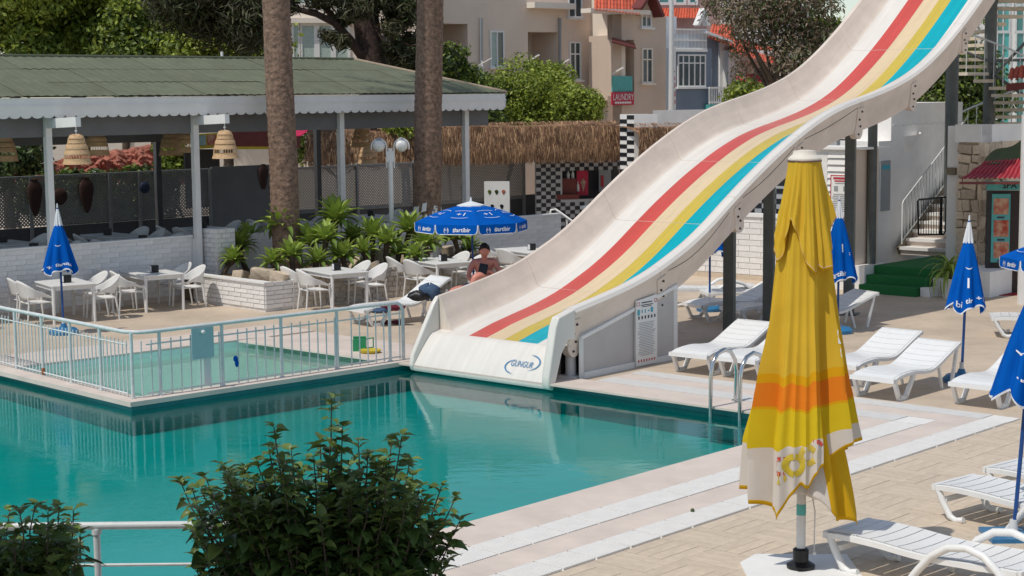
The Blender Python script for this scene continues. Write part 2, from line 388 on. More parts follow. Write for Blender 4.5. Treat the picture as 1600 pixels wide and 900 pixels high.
def basin(name, loop, depth, mfloor, mwall):
    mb = MB(); n = len(loop); vs = [Vector((q.x, q.y, -depth)) for q in loop]; tri = tessellate_polygon([vs])
    mb.add(vs, [t if (vs[t[1]] - vs[t[0]]).cross(vs[t[2]] - vs[t[0]]).z > 0 else t[::-1] for t in tri], 0)
    for i in range(n):
        a, b = loop[i], loop[(i + 1) % n]
        mb.add([(a.x, a.y, -depth), (b.x, b.y, -depth), (b.x, b.y, -.002), (a.x, a.y, -.002)], [(0, 1, 2, 3)], 1)
    return struct(mb.build(name, [mfloor, mwall]))
fr_d = (E1 - KC).normalized(); fr_n = Vector((fr_d.y, -fr_d.x, 0))     # n points into the main pool
fl_d = (KLF - KC).normalized(); fl_n = Vector((-fl_d.y, fl_d.x, 0))    # into the main pool on the left
MAIN = [PA, PB, O.copy(), E1, KC, KLF, PZ]
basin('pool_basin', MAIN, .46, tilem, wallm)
wl = .30
ki = [E1 - fr_n * wl, KF - fr_d * 0, KL + fr_d * .0, KC - fr_n * wl - fl_n * wl * 1.0]
# inner corner: shift both offsets
kin = KC + (-fr_n * wl) + fr_d * wl
kil = KL + (KC - KL).normalized() * 0 + fr_d * wl
KID = [E1 - fr_n * wl, KF, kil, kin]
basin('paddling_pool_basin', KID, .26, kidm, kidm)
# divider coping
mb = MB(); mb.prism([KC + fr_n * .04 - fr_d * .04, E1 + fr_n * .04, E1 - fr_n * wl, kin], (0, 0, .04)); mb.prism([KC + fr_n * .04 - fr_d * .04, kin, kil, KL - fr_d * .04], (0, 0, .04))
mb.prism([KL - fr_d * .04, kil, kil + (KLF - KL), KLF - fr_d * .04], (0, 0, .04))
for v_i in range(len(mb.v)):
    x, y, z = mb.v[v_i]; mb.v[v_i] = (x, y, z - .002 if z > .01 else -.03)
struct(mb.build('divider_coping', M['coping']))
# paddling pool surround: white band on its far side
mb = MB(); fd = (KF - E1).normalized(); fn = -Vector((fd.y, -fd.x, 0))
if fn.y < 0: fn = -fn
a, b, c = E1, KF, KL
mb.prism([b, b + fr_d * 1.3, b + fr_d * 1.3 - fr_n * 1.3, b - fr_n * 1.3], (0, 0, .022))
mb.prism([b, b - fr_n * .5, c - fr_n * .5, c], (0, 0, .026)); mb.prism([b - fr_n * .52, b - fr_n * 1.3, c - fr_n * 1.3, c - fr_n * .52], (0, 0, .022))
struct(mb.build('paddling_pool_surround', M['coping']))
mb = MB(); mb.prism([E1 + fr_n * 0 + fd * .1 + U * .02, E1 + U * 1.2 + fd * .0, KF + U * 1.2 - fd * .2, KF - fd * .2], (0, 0, .018))
struct(mb.build('paddling_pool_step', M['coping']))

# water
def water(name, loop, z, tint, body, mixb, wave, sc):
    m = bpy.data.materials.new(name); m.use_nodes = True; N = m.node_tree.nodes; Lk = m.node_tree.links; N.remove(N["Principled BSDF"])
    tc = N.new("ShaderNodeTexCoord"); mp = N.new("ShaderNodeMapping"); mp.inputs["Scale"].default_value = (1, 1.6, 1); Lk.new(tc.outputs["Object"], mp.inputs[0])
    n1 = N.new("ShaderNodeTexNoise"); n1.inputs["Scale"].default_value = sc; n1.inputs["Detail"].default_value = 3; n1.inputs["Distortion"].default_value = .6
    n2 = N.new("ShaderNodeTexNoise"); n2.inputs["Scale"].default_value = sc * .22; n2.inputs["Detail"].default_value = 2
    Lk.new(mp.outputs[0], n1.inputs[0]); Lk.new(mp.outputs[0], n2.inputs[0])
    n3 = N.new("ShaderNodeTexNoise"); n3.inputs["Scale"].default_value = .22; n3.inputs["Detail"].default_value = 1; Lk.new(tc.outputs["Object"], n3.inputs[0])
    mr = N.new("ShaderNodeMapRange"); mr.inputs[1].default_value = .42; mr.inputs[2].default_value = .62; mr.inputs[3].default_value = .12; mr.inputs[4].default_value = 1.0; Lk.new(n3.outputs[0], mr.inputs[0])
    sx = N.new("ShaderNodeSeparateXYZ"); Lk.new(tc.outputs["Object"], sx.inputs[0]); m3 = N.new("ShaderNodeMapRange"); m3.inputs[1].default_value = -5.5; m3.inputs[2].default_value = -.5; m3.inputs[3].default_value = 1.5; m3.inputs[4].default_value = .25; Lk.new(sx.outputs[0], m3.inputs[0])
    mw = N.new("ShaderNodeMath"); mw.operation = 'MULTIPLY'; Lk.new(mr.outputs[0], mw.inputs[0]); Lk.new(m3.outputs[0], mw.inputs[1])
    mu = N.new("ShaderNodeMath"); mu.operation = 'MULTIPLY'; Lk.new(n1.outputs[0], mu.inputs[0]); Lk.new(mw.outputs[0], mu.inputs[1])
    ma = N.new("ShaderNodeMath"); ma.operation = 'MULTIPLY_ADD'; Lk.new(n2.outputs[0], ma.inputs[0]); ma.inputs[1].default_value = .5; Lk.new(mu.outputs[0], ma.inputs[2])
    bp = N.new("ShaderNodeBump"); bp.inputs["Strength"].default_value = 1.0; bp.inputs["Distance"].default_value = wave; Lk.new(ma.outputs[0], bp.inputs["Height"])
    fr = N.new("ShaderNodeFresnel"); fr.inputs[0].default_value = 1.31; Lk.new(bp.outputs[0], fr.inputs[1])
    gl = N.new("ShaderNodeBsdfGlossy"); gl.inputs["Roughness"].default_value = .015; Lk.new(bp.outputs[0], gl.inputs["Normal"])
    tr = N.new("ShaderNodeBsdfTransparent"); tr.inputs[0].default_value = (*tint, 1)
    df = N.new("ShaderNodeBsdfDiffuse"); df.inputs[0].default_value = (*body, 1)
    m1 = N.new("ShaderNodeMixShader"); m1.inputs[0].default_value = mixb; Lk.new(tr.outputs[0], m1.inputs[1]); Lk.new(df.outputs[0], m1.inputs[2])
    m2 = N.new("ShaderNodeMixShader"); Lk.new(fr.outputs[0], m2.inputs[0]); Lk.new(m1.outputs[0], m2.inputs[1]); Lk.new(gl.outputs[0], m2.inputs[2])
    Lk.new(m2.outputs[0], N["Material Output"].inputs[0])
    vs = [Vector((q.x, q.y, z)) for q in loop]; tri = tessellate_polygon([vs]); mb = MB()
    mb.add(vs, [t if (vs[t[1]] - vs[t[0]]).cross(vs[t[2]] - vs[t[0]]).z > 0 else t[::-1] for t in tri])
    return struct(mb.build(name, m))
water('pool_water', MAIN, -.10, (.26, .86, .85), (.0, .19, .185), .15, .0038, 15.0)
water('paddling_pool_water', KID, -.09, (.80, .95, .92), (.36, .60, .55), .35, .0030, 12.0)

# raised terrace with an unseen hotel block whose slab is added to shade the shrubs
mb = MB(); mb.prism([(-30, -8, 0), (1.2, -8, 0), (1.2, 9.3, 0), (-30, 9.3, 0)], (0, 0, 1.0)); struct(mb.build('terrace', M['coping']))
hb = thing('hotel_shade_block', 'unseen white hotel block, its balcony slab added to shade the foreground shrubs', 'building', (-4, -1, 1.0))
mb = MB(); mb.box((-9, -2.5, 5.6), (18, .3, 9.2)); mb.build('wall', M['render'], hb)
mb = MB(); mb.box((-7.2, 2.03, 7.3), (12.4, 8.66, .3)); mb.build('balcony_slab', M['render'], hb)  # unseen slab, sized to keep the foreground shrubs partly in shade
# ------------------------------------------------------------------ water slide
RIM = [(.17, 1.00), (.8, 1.10), (1.4, 1.20), (2.3, 1.38), (3.0, 1.62), (3.9, 2.0), (4.8, 2.55), (5.75, 3.07), (6.6, 3.47), (7.5, 3.83), (8.3, 4.05), (8.9, 4.15), (9.7, 4.30), (10.4, 4.47), (11.1, 4.70), (11.6, 4.93), (12.3, 5.32), (13.1, 5.83), (14.0, 6.48), (15.2, 7.4), (16.5, 8.35), (17.6, 9.0)]
_s = np.array([q[0] for q in RIM]); _z = np.array([q[1] for q in RIM])
def rimz(s):
    h = .45; return float(np.mean(np.interp([s - h, s - h / 2, s, s + h / 2, s + h], _s, _z))) if s > .65 else float(np.interp(s, _s, _z))
def floorz(s):
    return rimz(s) - .46 if s > 1.6 else float(np.interp(s, [0, .35, .6, 1.0, 1.6], [.44, .50, .555, .66, rimz(1.6) - .46]))
# floor columns, right to left: (t, material)
FT = [5.27, 5.40, 5.80, 6.09, 6.46, 6.84, 7.26]
FM = [1, 5, 4, 3, 2, 1]
MATS = [M['slide'], M['slide_white'], M['s_red'], M['s_cream'], M['s_yel'], M['s_cyan']]
def section(s):
    """closed loop of the chute at s, as (t, z, material of the face that starts here)"""
    r, f = rimz(s), floorz(s)
    k = min(1.0, max(0.0, (r - f) / .46))
    L_ = [(4.86, r - .60, 0), (4.755, r - .12, 0), (4.735, r - .03, 1), (4.77, r + .025, 1), (4.86, r + .035, 1), (4.97, r + .01, 1), (5.03, r - .06, 1), (5.10, f + .17, 1), (5.155, f + .06, 1)]
    L_ += [(FT[0] - .05, f + .008, 1)]
    for i in range(6): L_.append((FT[i] + (0 if i else .0), f, FM[i]))
    L_ += [(FT[6], f, 1), (7.31, f + .012, 0), (7.36, f + .06, 0), (7.42, f + .18, 0), (7.57, r - .02, 0), (7.585, r + .02, 0), (7.63, r + .03, 0), (7.68, r + .005, 0), (7.68, r - .06, 0), (7.60, r - .60, 0)]
    return L_
slide = thing('water_slide', 'tall cream water slide with red, yellow and cyan stripes curving down into the pool', 'water slide', P(2, 6.2))
joints = [.55, 2.68, 4.78, 6.72, 8.8, 10.75, 12.75, 14.8, 17.4]
for a, b in zip(joints, joints[1:]):
    mb = MB(); n = 14; rows = []
    ss = [a + .005 + (b - a - .010) * i / n for i in range(n + 1)]
    secs = [section(s) for s in ss]; k = len(secs[0])
    vs = [P(s, t, z) for s, sec in zip(ss, secs) for (t, z, _) in sec]
    bb = len(mb.v); mb.v += [tuple(q) for q in vs]
    for i in range(n):
        for j in range(k):
            j2 = (j + 1) % k
            mb.f.append((i * k + j, (i + 1) * k + j, (i + 1) * k + j2, i * k + j2)); mb.m.append(secs[i][j][2])
    mb.f.append(tuple(range(k))); mb.m.append(0); mb.f.append(tuple(range(n * k, n * k + k))[::-1]); mb.m.append(0)
    mb.build('chute_section', MATS, slide, 40)
# lip at the foot: the floor rolls over and drops to the water
mb = MB(); lp = [(.553, floorz(.55)), (.44, .515), (.375, .503), (.315, .462), (.21, .35), (.11, .232), (.03, .13), (-.035, .04), (-.055, -.015), (-.03, -.065), (.06, -.085), (.30, -.05), (.56, .05)]
TT = [4.87, 5.27, 5.40, 5.80, 6.09, 6.46, 6.84, 7.26, 7.63]
vs = [P(s, t, z + (.03 * (1 - min(1, abs(t - 6.3) / 1.0)) * 0)) for (s, z) in lp for t in TT]; k = len(TT)
mb.v = [tuple(q) for q in vs]
CM = [1, 1, 5, 4, 3, 2, 1, 1]
for i in range(len(lp) - 1):
    for j in range(k - 1):
        mb.f.append((i * k + j, i * k + j + 1, (i + 1) * k + j + 1, (i + 1) * k + j)); mb.m.append(CM[j] if i < 1 else 1)
mb.build('lip', MATS, slide, 50)
# the two side walls end in sloped cheeks
for t0, t1, lo in ((4.735, 4.885, [(.17, 1.0), (.10, .86), (-.065, .14), (-.075, .02), (-.045, -.06), (.03, -.085), (.08, .0), (.24, .45), (.40, .64), (.553, .62)]), (7.60, 7.69, [(.44, .97), (.34, .80), (-.04, .20), (-.075, .02), (-.045, -.06), (.06, -.088), (.30, -.06), (.553, .30)])):
    mb = MB(); lo = lo + [(.553, rimz(.553) + .03)]
    mb.prism([P(s, t0, z) for s, z in lo], V * (t1 - t0)); o = mb.build('cheek', [M['slide_white']], slide, 40)
    bv = o.modifiers.new('soft', 'BEVEL'); bv.width = .022; bv.segments = 3; bv.limit_method = 'ANGLE'
# bolted flanges on the outside
bm_ = MB(); bm_.tube([(0, 0, 0), (0, 0, .02)], .02, 6); BOLT = bm_.mesh('bolt', M['dark'])
for s in joints[:7]:
    r = rimz(s); dz = (rimz(s + .3) - rimz(s - .3)) / .6; ang = math.atan(dz); dn = Vector((0, 0, -1)) * math.cos(ang) + U * math.sin(ang); al = U * math.cos(ang) + Vector((0, 0, 1)) * math.sin(ang)
    base = P(s, 0, r - .02); ca = max(.75, math.cos(ang))
    def fp(a_, d_, o_): return base + al * a_ + dn * d_ + V * (4.755 + .105 * max(0, min(1, (d_ / ca - .10) / .46)) - .018 + o_)
    lo = [(-.115, .12), (-.115, .50 * ca)] + [(-.145 * math.cos(PI * k / 8), .54 * ca + .18 * math.sin(PI * k / 8)) for k in range(9)] + [(.115, .50 * ca), (.115, .12)]
    mb = MB(); n = len(lo); mb.v = [tuple(fp(a_, d_, 0)) for a_, d_ in lo] + [tuple(fp(a_, d_, .13)) for a_, d_ in lo]
    mb.f = [tuple(range(n)), tuple(range(n, 2 * n))[::-1]] + [(i, i + n, (i + 1) % n + n, (i + 1) % n) for i in range(n)]; mb.m = [0] * len(mb.f)
    fl = mb.build('flange', M['slide'], slide)
    for k in range(4):
        o = link('bolt', BOLT, fl); o.location = fp(.03 * (-1) ** k, .20 + k * .14 * ca, -.001); o.rotation_euler = (-V).to_track_quat('Z', 'Y').to_euler()
# a thin cable tied along the outer wall
for s0, s1 in ((2.9, 4.6), (5.0, 6.6), (6.9, 8.7)):
    mb = MB(); mb.tube([P(s0 + (s1 - s0) * k / 10, 4.76 + .02 * math.sin(PI * k / 10), rimz(s0 + (s1 - s0) * k / 10) - .12 - .10 * math.sin(PI * k / 10)) for k in range(11)], .009, 5); mb.build('cable', M['dark'], slide, 60)
# maker's mark on the lip
lc = P(.11, 5.42, .232); ln = (P(.21, 5.42, .35) - P(.03, 5.42, .13)).normalized(); nrm = V.cross(ln).normalized()
if nrm.dot(U) > 0: nrm = -nrm
fnm = plane_fn(lc + nrm * .012, -V, ln)
mb = text_mb('GUNGUR', .150, lambda x, y: fnm(x * .70, y), None, 0)
mk = mb.build('maker_mark', M['print_blue'], slide)
sw = MB()
for a0, a1, cx, cy, rx, ry, sg in ((1.9, 4.6, -.06, -.05, .25, .13, 1), (-1.3, 1.6, .08, .04, .25, .14, 1)):
    n = 22
    for i in range(n):
        th0, th1 = a0 + (a1 - a0) * i / n, a0 + (a1 - a0) * (i + 1) / n
        def pt(th, q): 
            f = math.sin(PI * (th - a0) / (a1 - a0)); rr = 1 + q * .10 * f
            return fnm(cx + rx * rr * math.cos(th), cy + ry * (1 + q * .22 * f) * math.sin(th))
        sw.quad([pt(th0, -.5), pt(th0, .5), pt(th1, .5), pt(th1, -.5)])
sw.build('mark_swoosh', M['print_blue'], slide)
# supports
def zbot(s): return rimz(s) - .62
for px_, s, tt, zb in ((1142, None, 5.5, 0), (1204, None, 5.5, 0), (1330, None, 5.5, 0)):
    kx = (px_ - 800) / FPX; b0 = P(0, tt); s = (kx * b0.y - b0.x) / (U.x - kx * U.y); p = P(s, tt)
    mb = MB(); h = zbot(s); mb.box((p.x, p.y, h / 2), (.185, .185, h), UA + .35); mb.box((p.x, p.y, .012), (.36, .36, .024), UA + .35); mb.box((p.x, p.y, h - .02), (.5, .26, .06), UA)
    mb.build('support_post', M['steel'], slide)
p = P(16.4, 6.6); h = zbot(14.2)
for px_, Y, z0, z1 in ((1364, 36.9, .5, 4.1), (1486, 39.4, 0, 5.6)):
    x = (px_ - 800) / FPX * Y; mb = MB(); mb.tube([(x, Y, z0), (x, Y, z1)], .105 if px_ < 1400 else .15, 12); mb.build('support_post', M['steel'], slide, 40)
mb = MB(); p = P(.75, 5.0); mb.tube([(p.x, p.y, .02), (p.x, p.y, .5)], .085, 12); mb.lathe([(.0, .012), (.17, .012), (.17, .035), (.0, .035)], 14, (p.x, p.y, 0)); mb.build('support_post', M['white_metal'], slide, 40)
mb = MB(); p = P(.75, 7.2); mb.tube([(p.x, p.y, .02), (p.x, p.y, .45)], .085, 12); mb.build('support_post', M['white_metal'], slide, 40)

# side panel under the slide with its rule board
sk = thing('skirt_panel', 'white wedge shaped side panel closing the space under the slide', 'panel', at(985, 575, 0))
a, b = at(906, 592, 0), at(1057, 560, 0); ax = (b - a).normalized(); L_ = (b - a).length; nn = Vector((ax.y, -ax.x, 0))
za, zb = .62, 1.20
mb = MB(); mb.prism([a + ax * .06 + Vector((0, 0, .09)), b - ax * .06 + Vector((0, 0, .09)), b - ax * .06 + Vector((0, 0, zb - .04)), a + ax * .06 + Vector((0, 0, za - .04))], -nn * .03)
mb.build('board', mat('pale_grey_panel', (.50, .48, .47), .6, .06, 3), sk)
fr = MB(); Z = Vector((0, 0, 1))
fr.beam(a + ax * .035, a + ax * .035 + Z * za, .07, .06); fr.beam(b - ax * .035, b - ax * .035 + Z * zb, .07, .06)
fr.beam(a + Z * .045 + ax * .07, b + Z * .045 - ax * .07, .06, .09); fr.beam(a + Z * za, b + Z * zb, .07, .055)
for f_ in (.56,): fr.beam(a + ax * L_ * f_ + Z * .09, a + ax * L_ * f_ + Z * (za + (zb - za) * f_ - .03), .05, .05)
fr.build('frame', M['white_paint'], sk)
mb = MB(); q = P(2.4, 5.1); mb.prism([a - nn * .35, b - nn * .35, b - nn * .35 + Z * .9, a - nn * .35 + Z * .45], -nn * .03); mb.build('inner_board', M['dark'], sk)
sg = thing('rules_board', 'tall white rules board with cyan pictograms leaning on the side panel', 'sign', at(1010, 572, 0))
c0 = a + ax * (L_ * .535) + nn * .045; wd = .56
bl = c0 - ax * 0 + Z * .02; 
mb = MB(); mb.prism([bl, bl + ax * wd, bl + ax * wd + Z * 1.10, bl + Z * 1.04], nn * .015); mb.build('board', M['white_paint'], sg)
pf = plane_fn(bl + ax * wd / 2 + nn * .018, ax, Z)
def rects(rs, m, nm, par):
    r = MB()
    for x, y, w_, h_ in [(x * 1.4, y, w_ * 1.4, h_) for x, y, w_, h_ in rs]: r.quad([pf(x - w_ / 2, y - h_ / 2), pf(x + w_ / 2, y - h_ / 2), pf(x + w_ / 2, y + h_ / 2), pf(x - w_ / 2, y + h_ / 2)])
    return r.build(nm, m, par)
rects([(0, 1.0, .20, .018), (0, .96, .23, .014), (0, .935, .18, .012)], M['print_dark'], 'heading', sg)
rects([(random.uniform(-.02, .0), .16 + i * .026, random.uniform(.24, .33), .009) for i in range(21)], M['print_grey'], 'text_lines', sg)
rects([(-.155, .85, .045, .09), (.095, .87, .045, .08), (-.09, .86, .02, .05), (-.03, .86, .02, .06), (.035, .86, .03, .02)], M['print_cyan'], 'pictograms', sg)
rects([(-.15 + .06 * i, .765, .028, .05) for i in range(6)], M['print_dark'], 'pictograms', sg)
rects([(-.155 + .05 * i, .075, .022, .04) for i in range(7)] + [(.165, .985, .05, .008), (.165, 1.035, .05, .008), (.145, 1.01, .008, .05), (.185, 1.01, .008, .05), (-.165, .96, .05, .008), (-.165, 1.01, .05, .008), (-.19, .985, .008, .05), (-.14, .985, .008, .05)], M['print_red'], 'warning_marks', sg)

# ------------------------------------------------------------------ paddling pool railing
rl = thing('pool_railing', 'pale grey metal railing with upright bars round the paddling pool corner', 'railing', KC)
o_ = .16
def rp(d, side):       # point on the divider coping
    return (KC - fr_n * o_ + fr_d * (o_ * .0 + d)) if side == 'R' else (KC - fl_n * o_ + fl_d * d)
corner = KC - fr_n * o_ - fl_n * o_
LR = (E1 - KC).length - .30; LL = 7.0
HT = .98
# top rail: rounded end on the right, bent corner
tp = [corner + fr_d * LR + Z * .05, corner + fr_d * LR + Z * (HT - .14), corner + fr_d * (LR - .035) + Z * (HT - .055), corner + fr_d * (LR - .12) + Z * HT, corner + fr_d * .35 + Z * HT, corner + fr_d * .12 + fl_d * .06 + Z * HT, corner + fl_d * .28 + Z * HT, corner + fl_d * LL + Z * HT]
mb = MB(); mb.tube(tp, .030, 10); mb.build('top_rail', M['rail'], rl, 60)
for side, d_, n_, L2 in (('R', fr_d, fr_n, LR), ('L', fl_d, fl_n, LL)):
    lr = MB(); st = .2
    lr.tube([corner + d_ * st + Z * .09, corner + d_ * (L2 - .05) + Z * .09], .012, 6); lr.tube([corner + d_ * st + Z * .80, corner + d_ * (L2 - .05) + Z * .80], .012, 6)
    lr.build('cross_rail', M['rail'], rl, 60)
    k = 0; x = .12 if side == 'R' else .10
    post_every = 1.07 if side == 'R' else .93
    nxt = .42 if side == 'R' else .07
    while x < L2 - .06:
        if x >= nxt:
            pm = MB(); pm.tube([corner + d_ * nxt + Z * .035, corner + d_ * nxt + Z * HT], .026, 8); pm.lathe([(.0, .04), (.05, .04), (.05, .052), (.0, .052)], 8, corner + d_ * nxt)
            pm.build('post', M['rail'], rl, 60); nxt += post_every
            if side == 'L' and 2.0 < nxt < 3.2:
                rm = MB(); rm.tube([corner + d_ * (nxt) + Z * .04, corner + d_ * nxt + Z * .16], .0285, 8); rm.build('rust_foot', M['rust'], rl, 60)
        else:
            pm = MB(); pm.tube([corner + d_ * x + Z * .05, corner + d_ * x + Z * .86], .0105, 6); pm.build('bar', M['rail'], rl, 60)
        x += .165 if side == 'R' else .115
pt = corner + fr_d * 1.12 + fr_n * .045
spn = thing('depth_plate', 'blank pale blue plate hung on the pool railing', 'sign', pt + Z * .6)
mb = MB(); mb.prism([pt - fr_d * .19 + Z * .50, pt + fr_d * .19 + Z * .50, pt + fr_d * .19 + Z * .96, pt - fr_d * .19 + Z * .96], fr_n * .012); mb.build('plate', M['teal_plate'], spn)
mb = MB(); mb.ball(pt + fr_n * .03 + Z * .89, .035, 8); mb.build('fixing', M['rail'], spn, 60)
mb = MB(); q = corner + fr_d * 1.22; mb.box((q.x, q.y, .30), (.11, .02, .42), math.atan2(fr_d.y, fr_d.x)); mb.build('bracket', M['white_metal'], spn)

# pool ladder
ld = thing('pool_ladder', 'stainless steel pool ladder with two curved handrails', 'ladder', P(.2, 1.6))
for t in (1.80, 1.32):
    q = P(0, t); pts = []
    for s, z in ((.50, .02), (.52, .45), (.48, .62), (.38, .74), (.22, .79), (.06, .75), (-.05, .64), (-.09, .48), (-.10, -.3), (-.10, -1.1)): pts.append(q + U * s + Z * z)
    mb = MB(); mb.tube(pts, .029, 10); mb.build('handrail', M['chrome'], ld, 60)
    mb = MB(); mb.lathe([(0, .025), (.055, .025), (.055, .05), (0, .05)], 12, q + U * .50); mb.build('flange', M['chrome'], ld, 60)
for z in (-.2, -.45, -.70, -.95):
    mb = MB(); mb.beam(P(-.10, 1.80, z), P(-.10, 1.32, z), .08, .025); mb.build('rung', M['chrome'], ld)

# terrace railing in the foreground, two rails between posts
tr = thing('terrace_railing', 'grey painted tube railing in the foreground above the pool', 'railing', (-1.9, 9.0, 1.0))
zt = atY(100, 822, 9.0).z
mb = MB(); mb.tube([(-9, 9.0, zt), (-.75, 9.0, zt)], .0215, 12); mb.build('top_rail', M['rail'], tr, 60)
zm = atY(250, 882, 9.0).z; mb = MB(); mb.tube([(-9, 9.0, zm), (-.75, 9.0, zm)], .009, 8); mb.build('lower_rail', M['rail'], tr, 60)
for px_ in (152, 560, -390):
    x = atY(px_, 860, 9.0).x
    mb = MB(); mb.tube([(x, 9.0, 1.0), (x, 9.0, zt)], .019, 10); mb.build('post', M['rail'], tr, 60)
    mb = MB(); mb.tube([(x, 9.0, zt - .045), (x, 9.0, zt - .018)], .027, 10); mb.build('collar', M['rail'], tr, 60)
# ------------------------------------------------------------------ parasols
def closed_parasol(name, label, base, h, zb, rad, rot=0, lean=(0, 0), with_base=True, texts=True, group='closed blue parasols by the pool'):
    base = Vector(base); t_ = thing(name, label, 'parasol', base, rot, group)
    lx = lambda z: Vector((lean[0] * z / h, lean[1] * z / h, z))
    mb = MB(); mb.tube([lx(.02), lx(h - .03)], .021, 10); mb.build('pole', M['blue_pole'], t_, 60, True)
    ztop = h - .33
    nf = 8
    def rad_at(th, u):
        z = ztop + (zb - ztop) * u
        r = .055 + (rad - .055) * u ** .85; fold = .5 + .5 * math.cos(nf * th + .7 * math.sin(3 * th + u))
        return r * (1 - .27 * min(1, u * 1.6) * (1 - fold) ** 1.2)
    def sf(a, u, off=0):
        th = 2 * PI * a; r = rad_at(th, u) + off
        z = ztop + (zb - ztop) * u + (.05 * math.sin(4 * th) + .035 * math.sin(7 * th + 1)) * max(0, u - .75) * 4
        return lx(z) + Vector((r * math.cos(th), r * math.sin(th), 0))
    mb = MB(); mb.grid(sf, 96, 26, 0, True); cn = mb.build('canopy', [M['blue']], t_, 70, True)
    mb = MB(); ring = [sf(i / 96, 1.0, .004) for i in range(97)]
    for i in range(96): mb.quad([ring[i] + Vector((0, 0, .012)), ring[i + 1] + Vector((0, 0, .012)), ring[i + 1] - Vector((0, 0, .012)), ring[i] - Vector((0, 0, .012))])
    mb.build('piping', M['print_white'], cn, None, True)
    mb = MB(); c0 = lx(0)
    def cf(a, u):
        th = 2 * PI * a; z = h - .02 - (.34) * u; r = .012 + .058 * u ** .8 + (.012 * math.cos(8 * th) * u)
        return lx(z) + Vector((r * math.cos(th), r * math.sin(th), 0))
    mb.grid(cf, 32, 8, 0, True); mb.tube([lx(h - .03), lx(h + .05)], [.016, .010], 8); mb.build('cap', M['white_cloth'], t_, 60, True)
    if texts:
        tx = MB()
        for th0, u0, s_, txt, vert in texts:
            def fn(x, y, th0=th0, u0=u0, vert=vert):
                if vert: x, y = -y, x
                u = u0 - y / (ztop - zb); th = th0 + x / max(.05, rad_at(th0, u)); return sf(th / (2 * PI), min(1.0, max(0, u)), .008)
            text_mb(txt, s_, fn, tx, 0, bold=True)
        tx.build('lettering', M['print_white'], cn, None, True)
    if with_base:
        mb = MB(); mb.lathe([(.0, .0), (.26, .0), (.27, .06), (.22, .11), (.07, .13), (.045, .2), (.0, .2)], 20); mb.build('base', M['blue_base'], t_, 40, True)
        mb = MB(); mb.tube([(0, 0, .12), (0, 0, .30)], .032, 10); mb.build('socket', M['white_metal'], t_, 60, True)
    return t_
F_ = -PI / 2                      # direction that faces the camera
txt1 = [(F_ - .5, .88, .085, '+1', 0), (F_ + .55, .86, .085, '#artibir', 0), (F_ + .1, .45, .10, '(', 1)]
closed_parasol('blue_parasol', 'closed blue parasol with white tip standing at the left beside a terrace table', at(100, 522), 2.36, 1.18, .335, 0, (-.03, 0), True, txt1)
b2 = at(1502, 597)
closed_parasol('blue_parasol', 'closed blue parasol with a white 1 on it standing in front of the stone wall', b2, 2.43, 1.12, .30, 0, (.07, 0), True,
               [(F_ - .12, .62, .20, '1', 0), (F_ - .05, .88, .11, 'tir', 0), (F_ + .75, .87, .11, '+1', 0), (F_ - .6, .9, .10, 'bi', 0), (F_ - .1, .40, .11, '(', 1)])
b3 = Vector((5.83, 30.1, 0))
closed_parasol('blue_parasol', 'closed blue parasol half hidden behind the big yellow parasol', b3, 2.42, .98, .34, 0, (0, 0), True,
               [(F_ + .15, .50, .20, '1', 0), (F_ - .1, .9, .125, 'artibir', 0), (F_ + .75, .58, .09, ':', 0)])
b4 = Vector((3.92, 33.4, 0))
closed_parasol('blue_parasol', 'closed blue parasol seen below the slide in front of the white brick wall', b4, 2.4, 1.16, .33, 0, (0, 0), True, [(F_ - .3, .87, .10, '#artibir', 0), (F_ + .6, .8, .08, '+1', 0)])
b5 = at(1583, 842)
closed_parasol('blue_parasol', 'closed blue parasol leaning at the right edge between the loungers', b5, 2.68, 1.40, .36, .2, (.20, .02), False, [(F_ - .9, .55, .16, '(', 1), (F_ - .55, .8, .16, '(', 1)])
mb = MB(); mb.box((0, 0, .035), (.52, .52, .07), .5); mb.tube([(0, 0, .06), (0, 0, .17)], .05, 12, 0)
o = MB()
tb = thing('parasol_base', 'square blue plastic parasol base under the leaning parasol', 'parasol base', b5, 0)
m1 = MB(); m1.prism([(-.27, -.24, 0), (.27, -.24, 0), (.27, .24, 0), (-.27, .24, 0)], (0, 0, .06)); m1.lathe([(.12, .06), (.10, .075), (.0, .075)], 18); m1.build('slab', M['blue_base'], tb, 30, True)
m1 = MB(); m1.tube([(0, 0, .07), (0, 0, .19)], [.052, .036], 12); m1.build('socket', M['white_metal'], tb, 60, True)

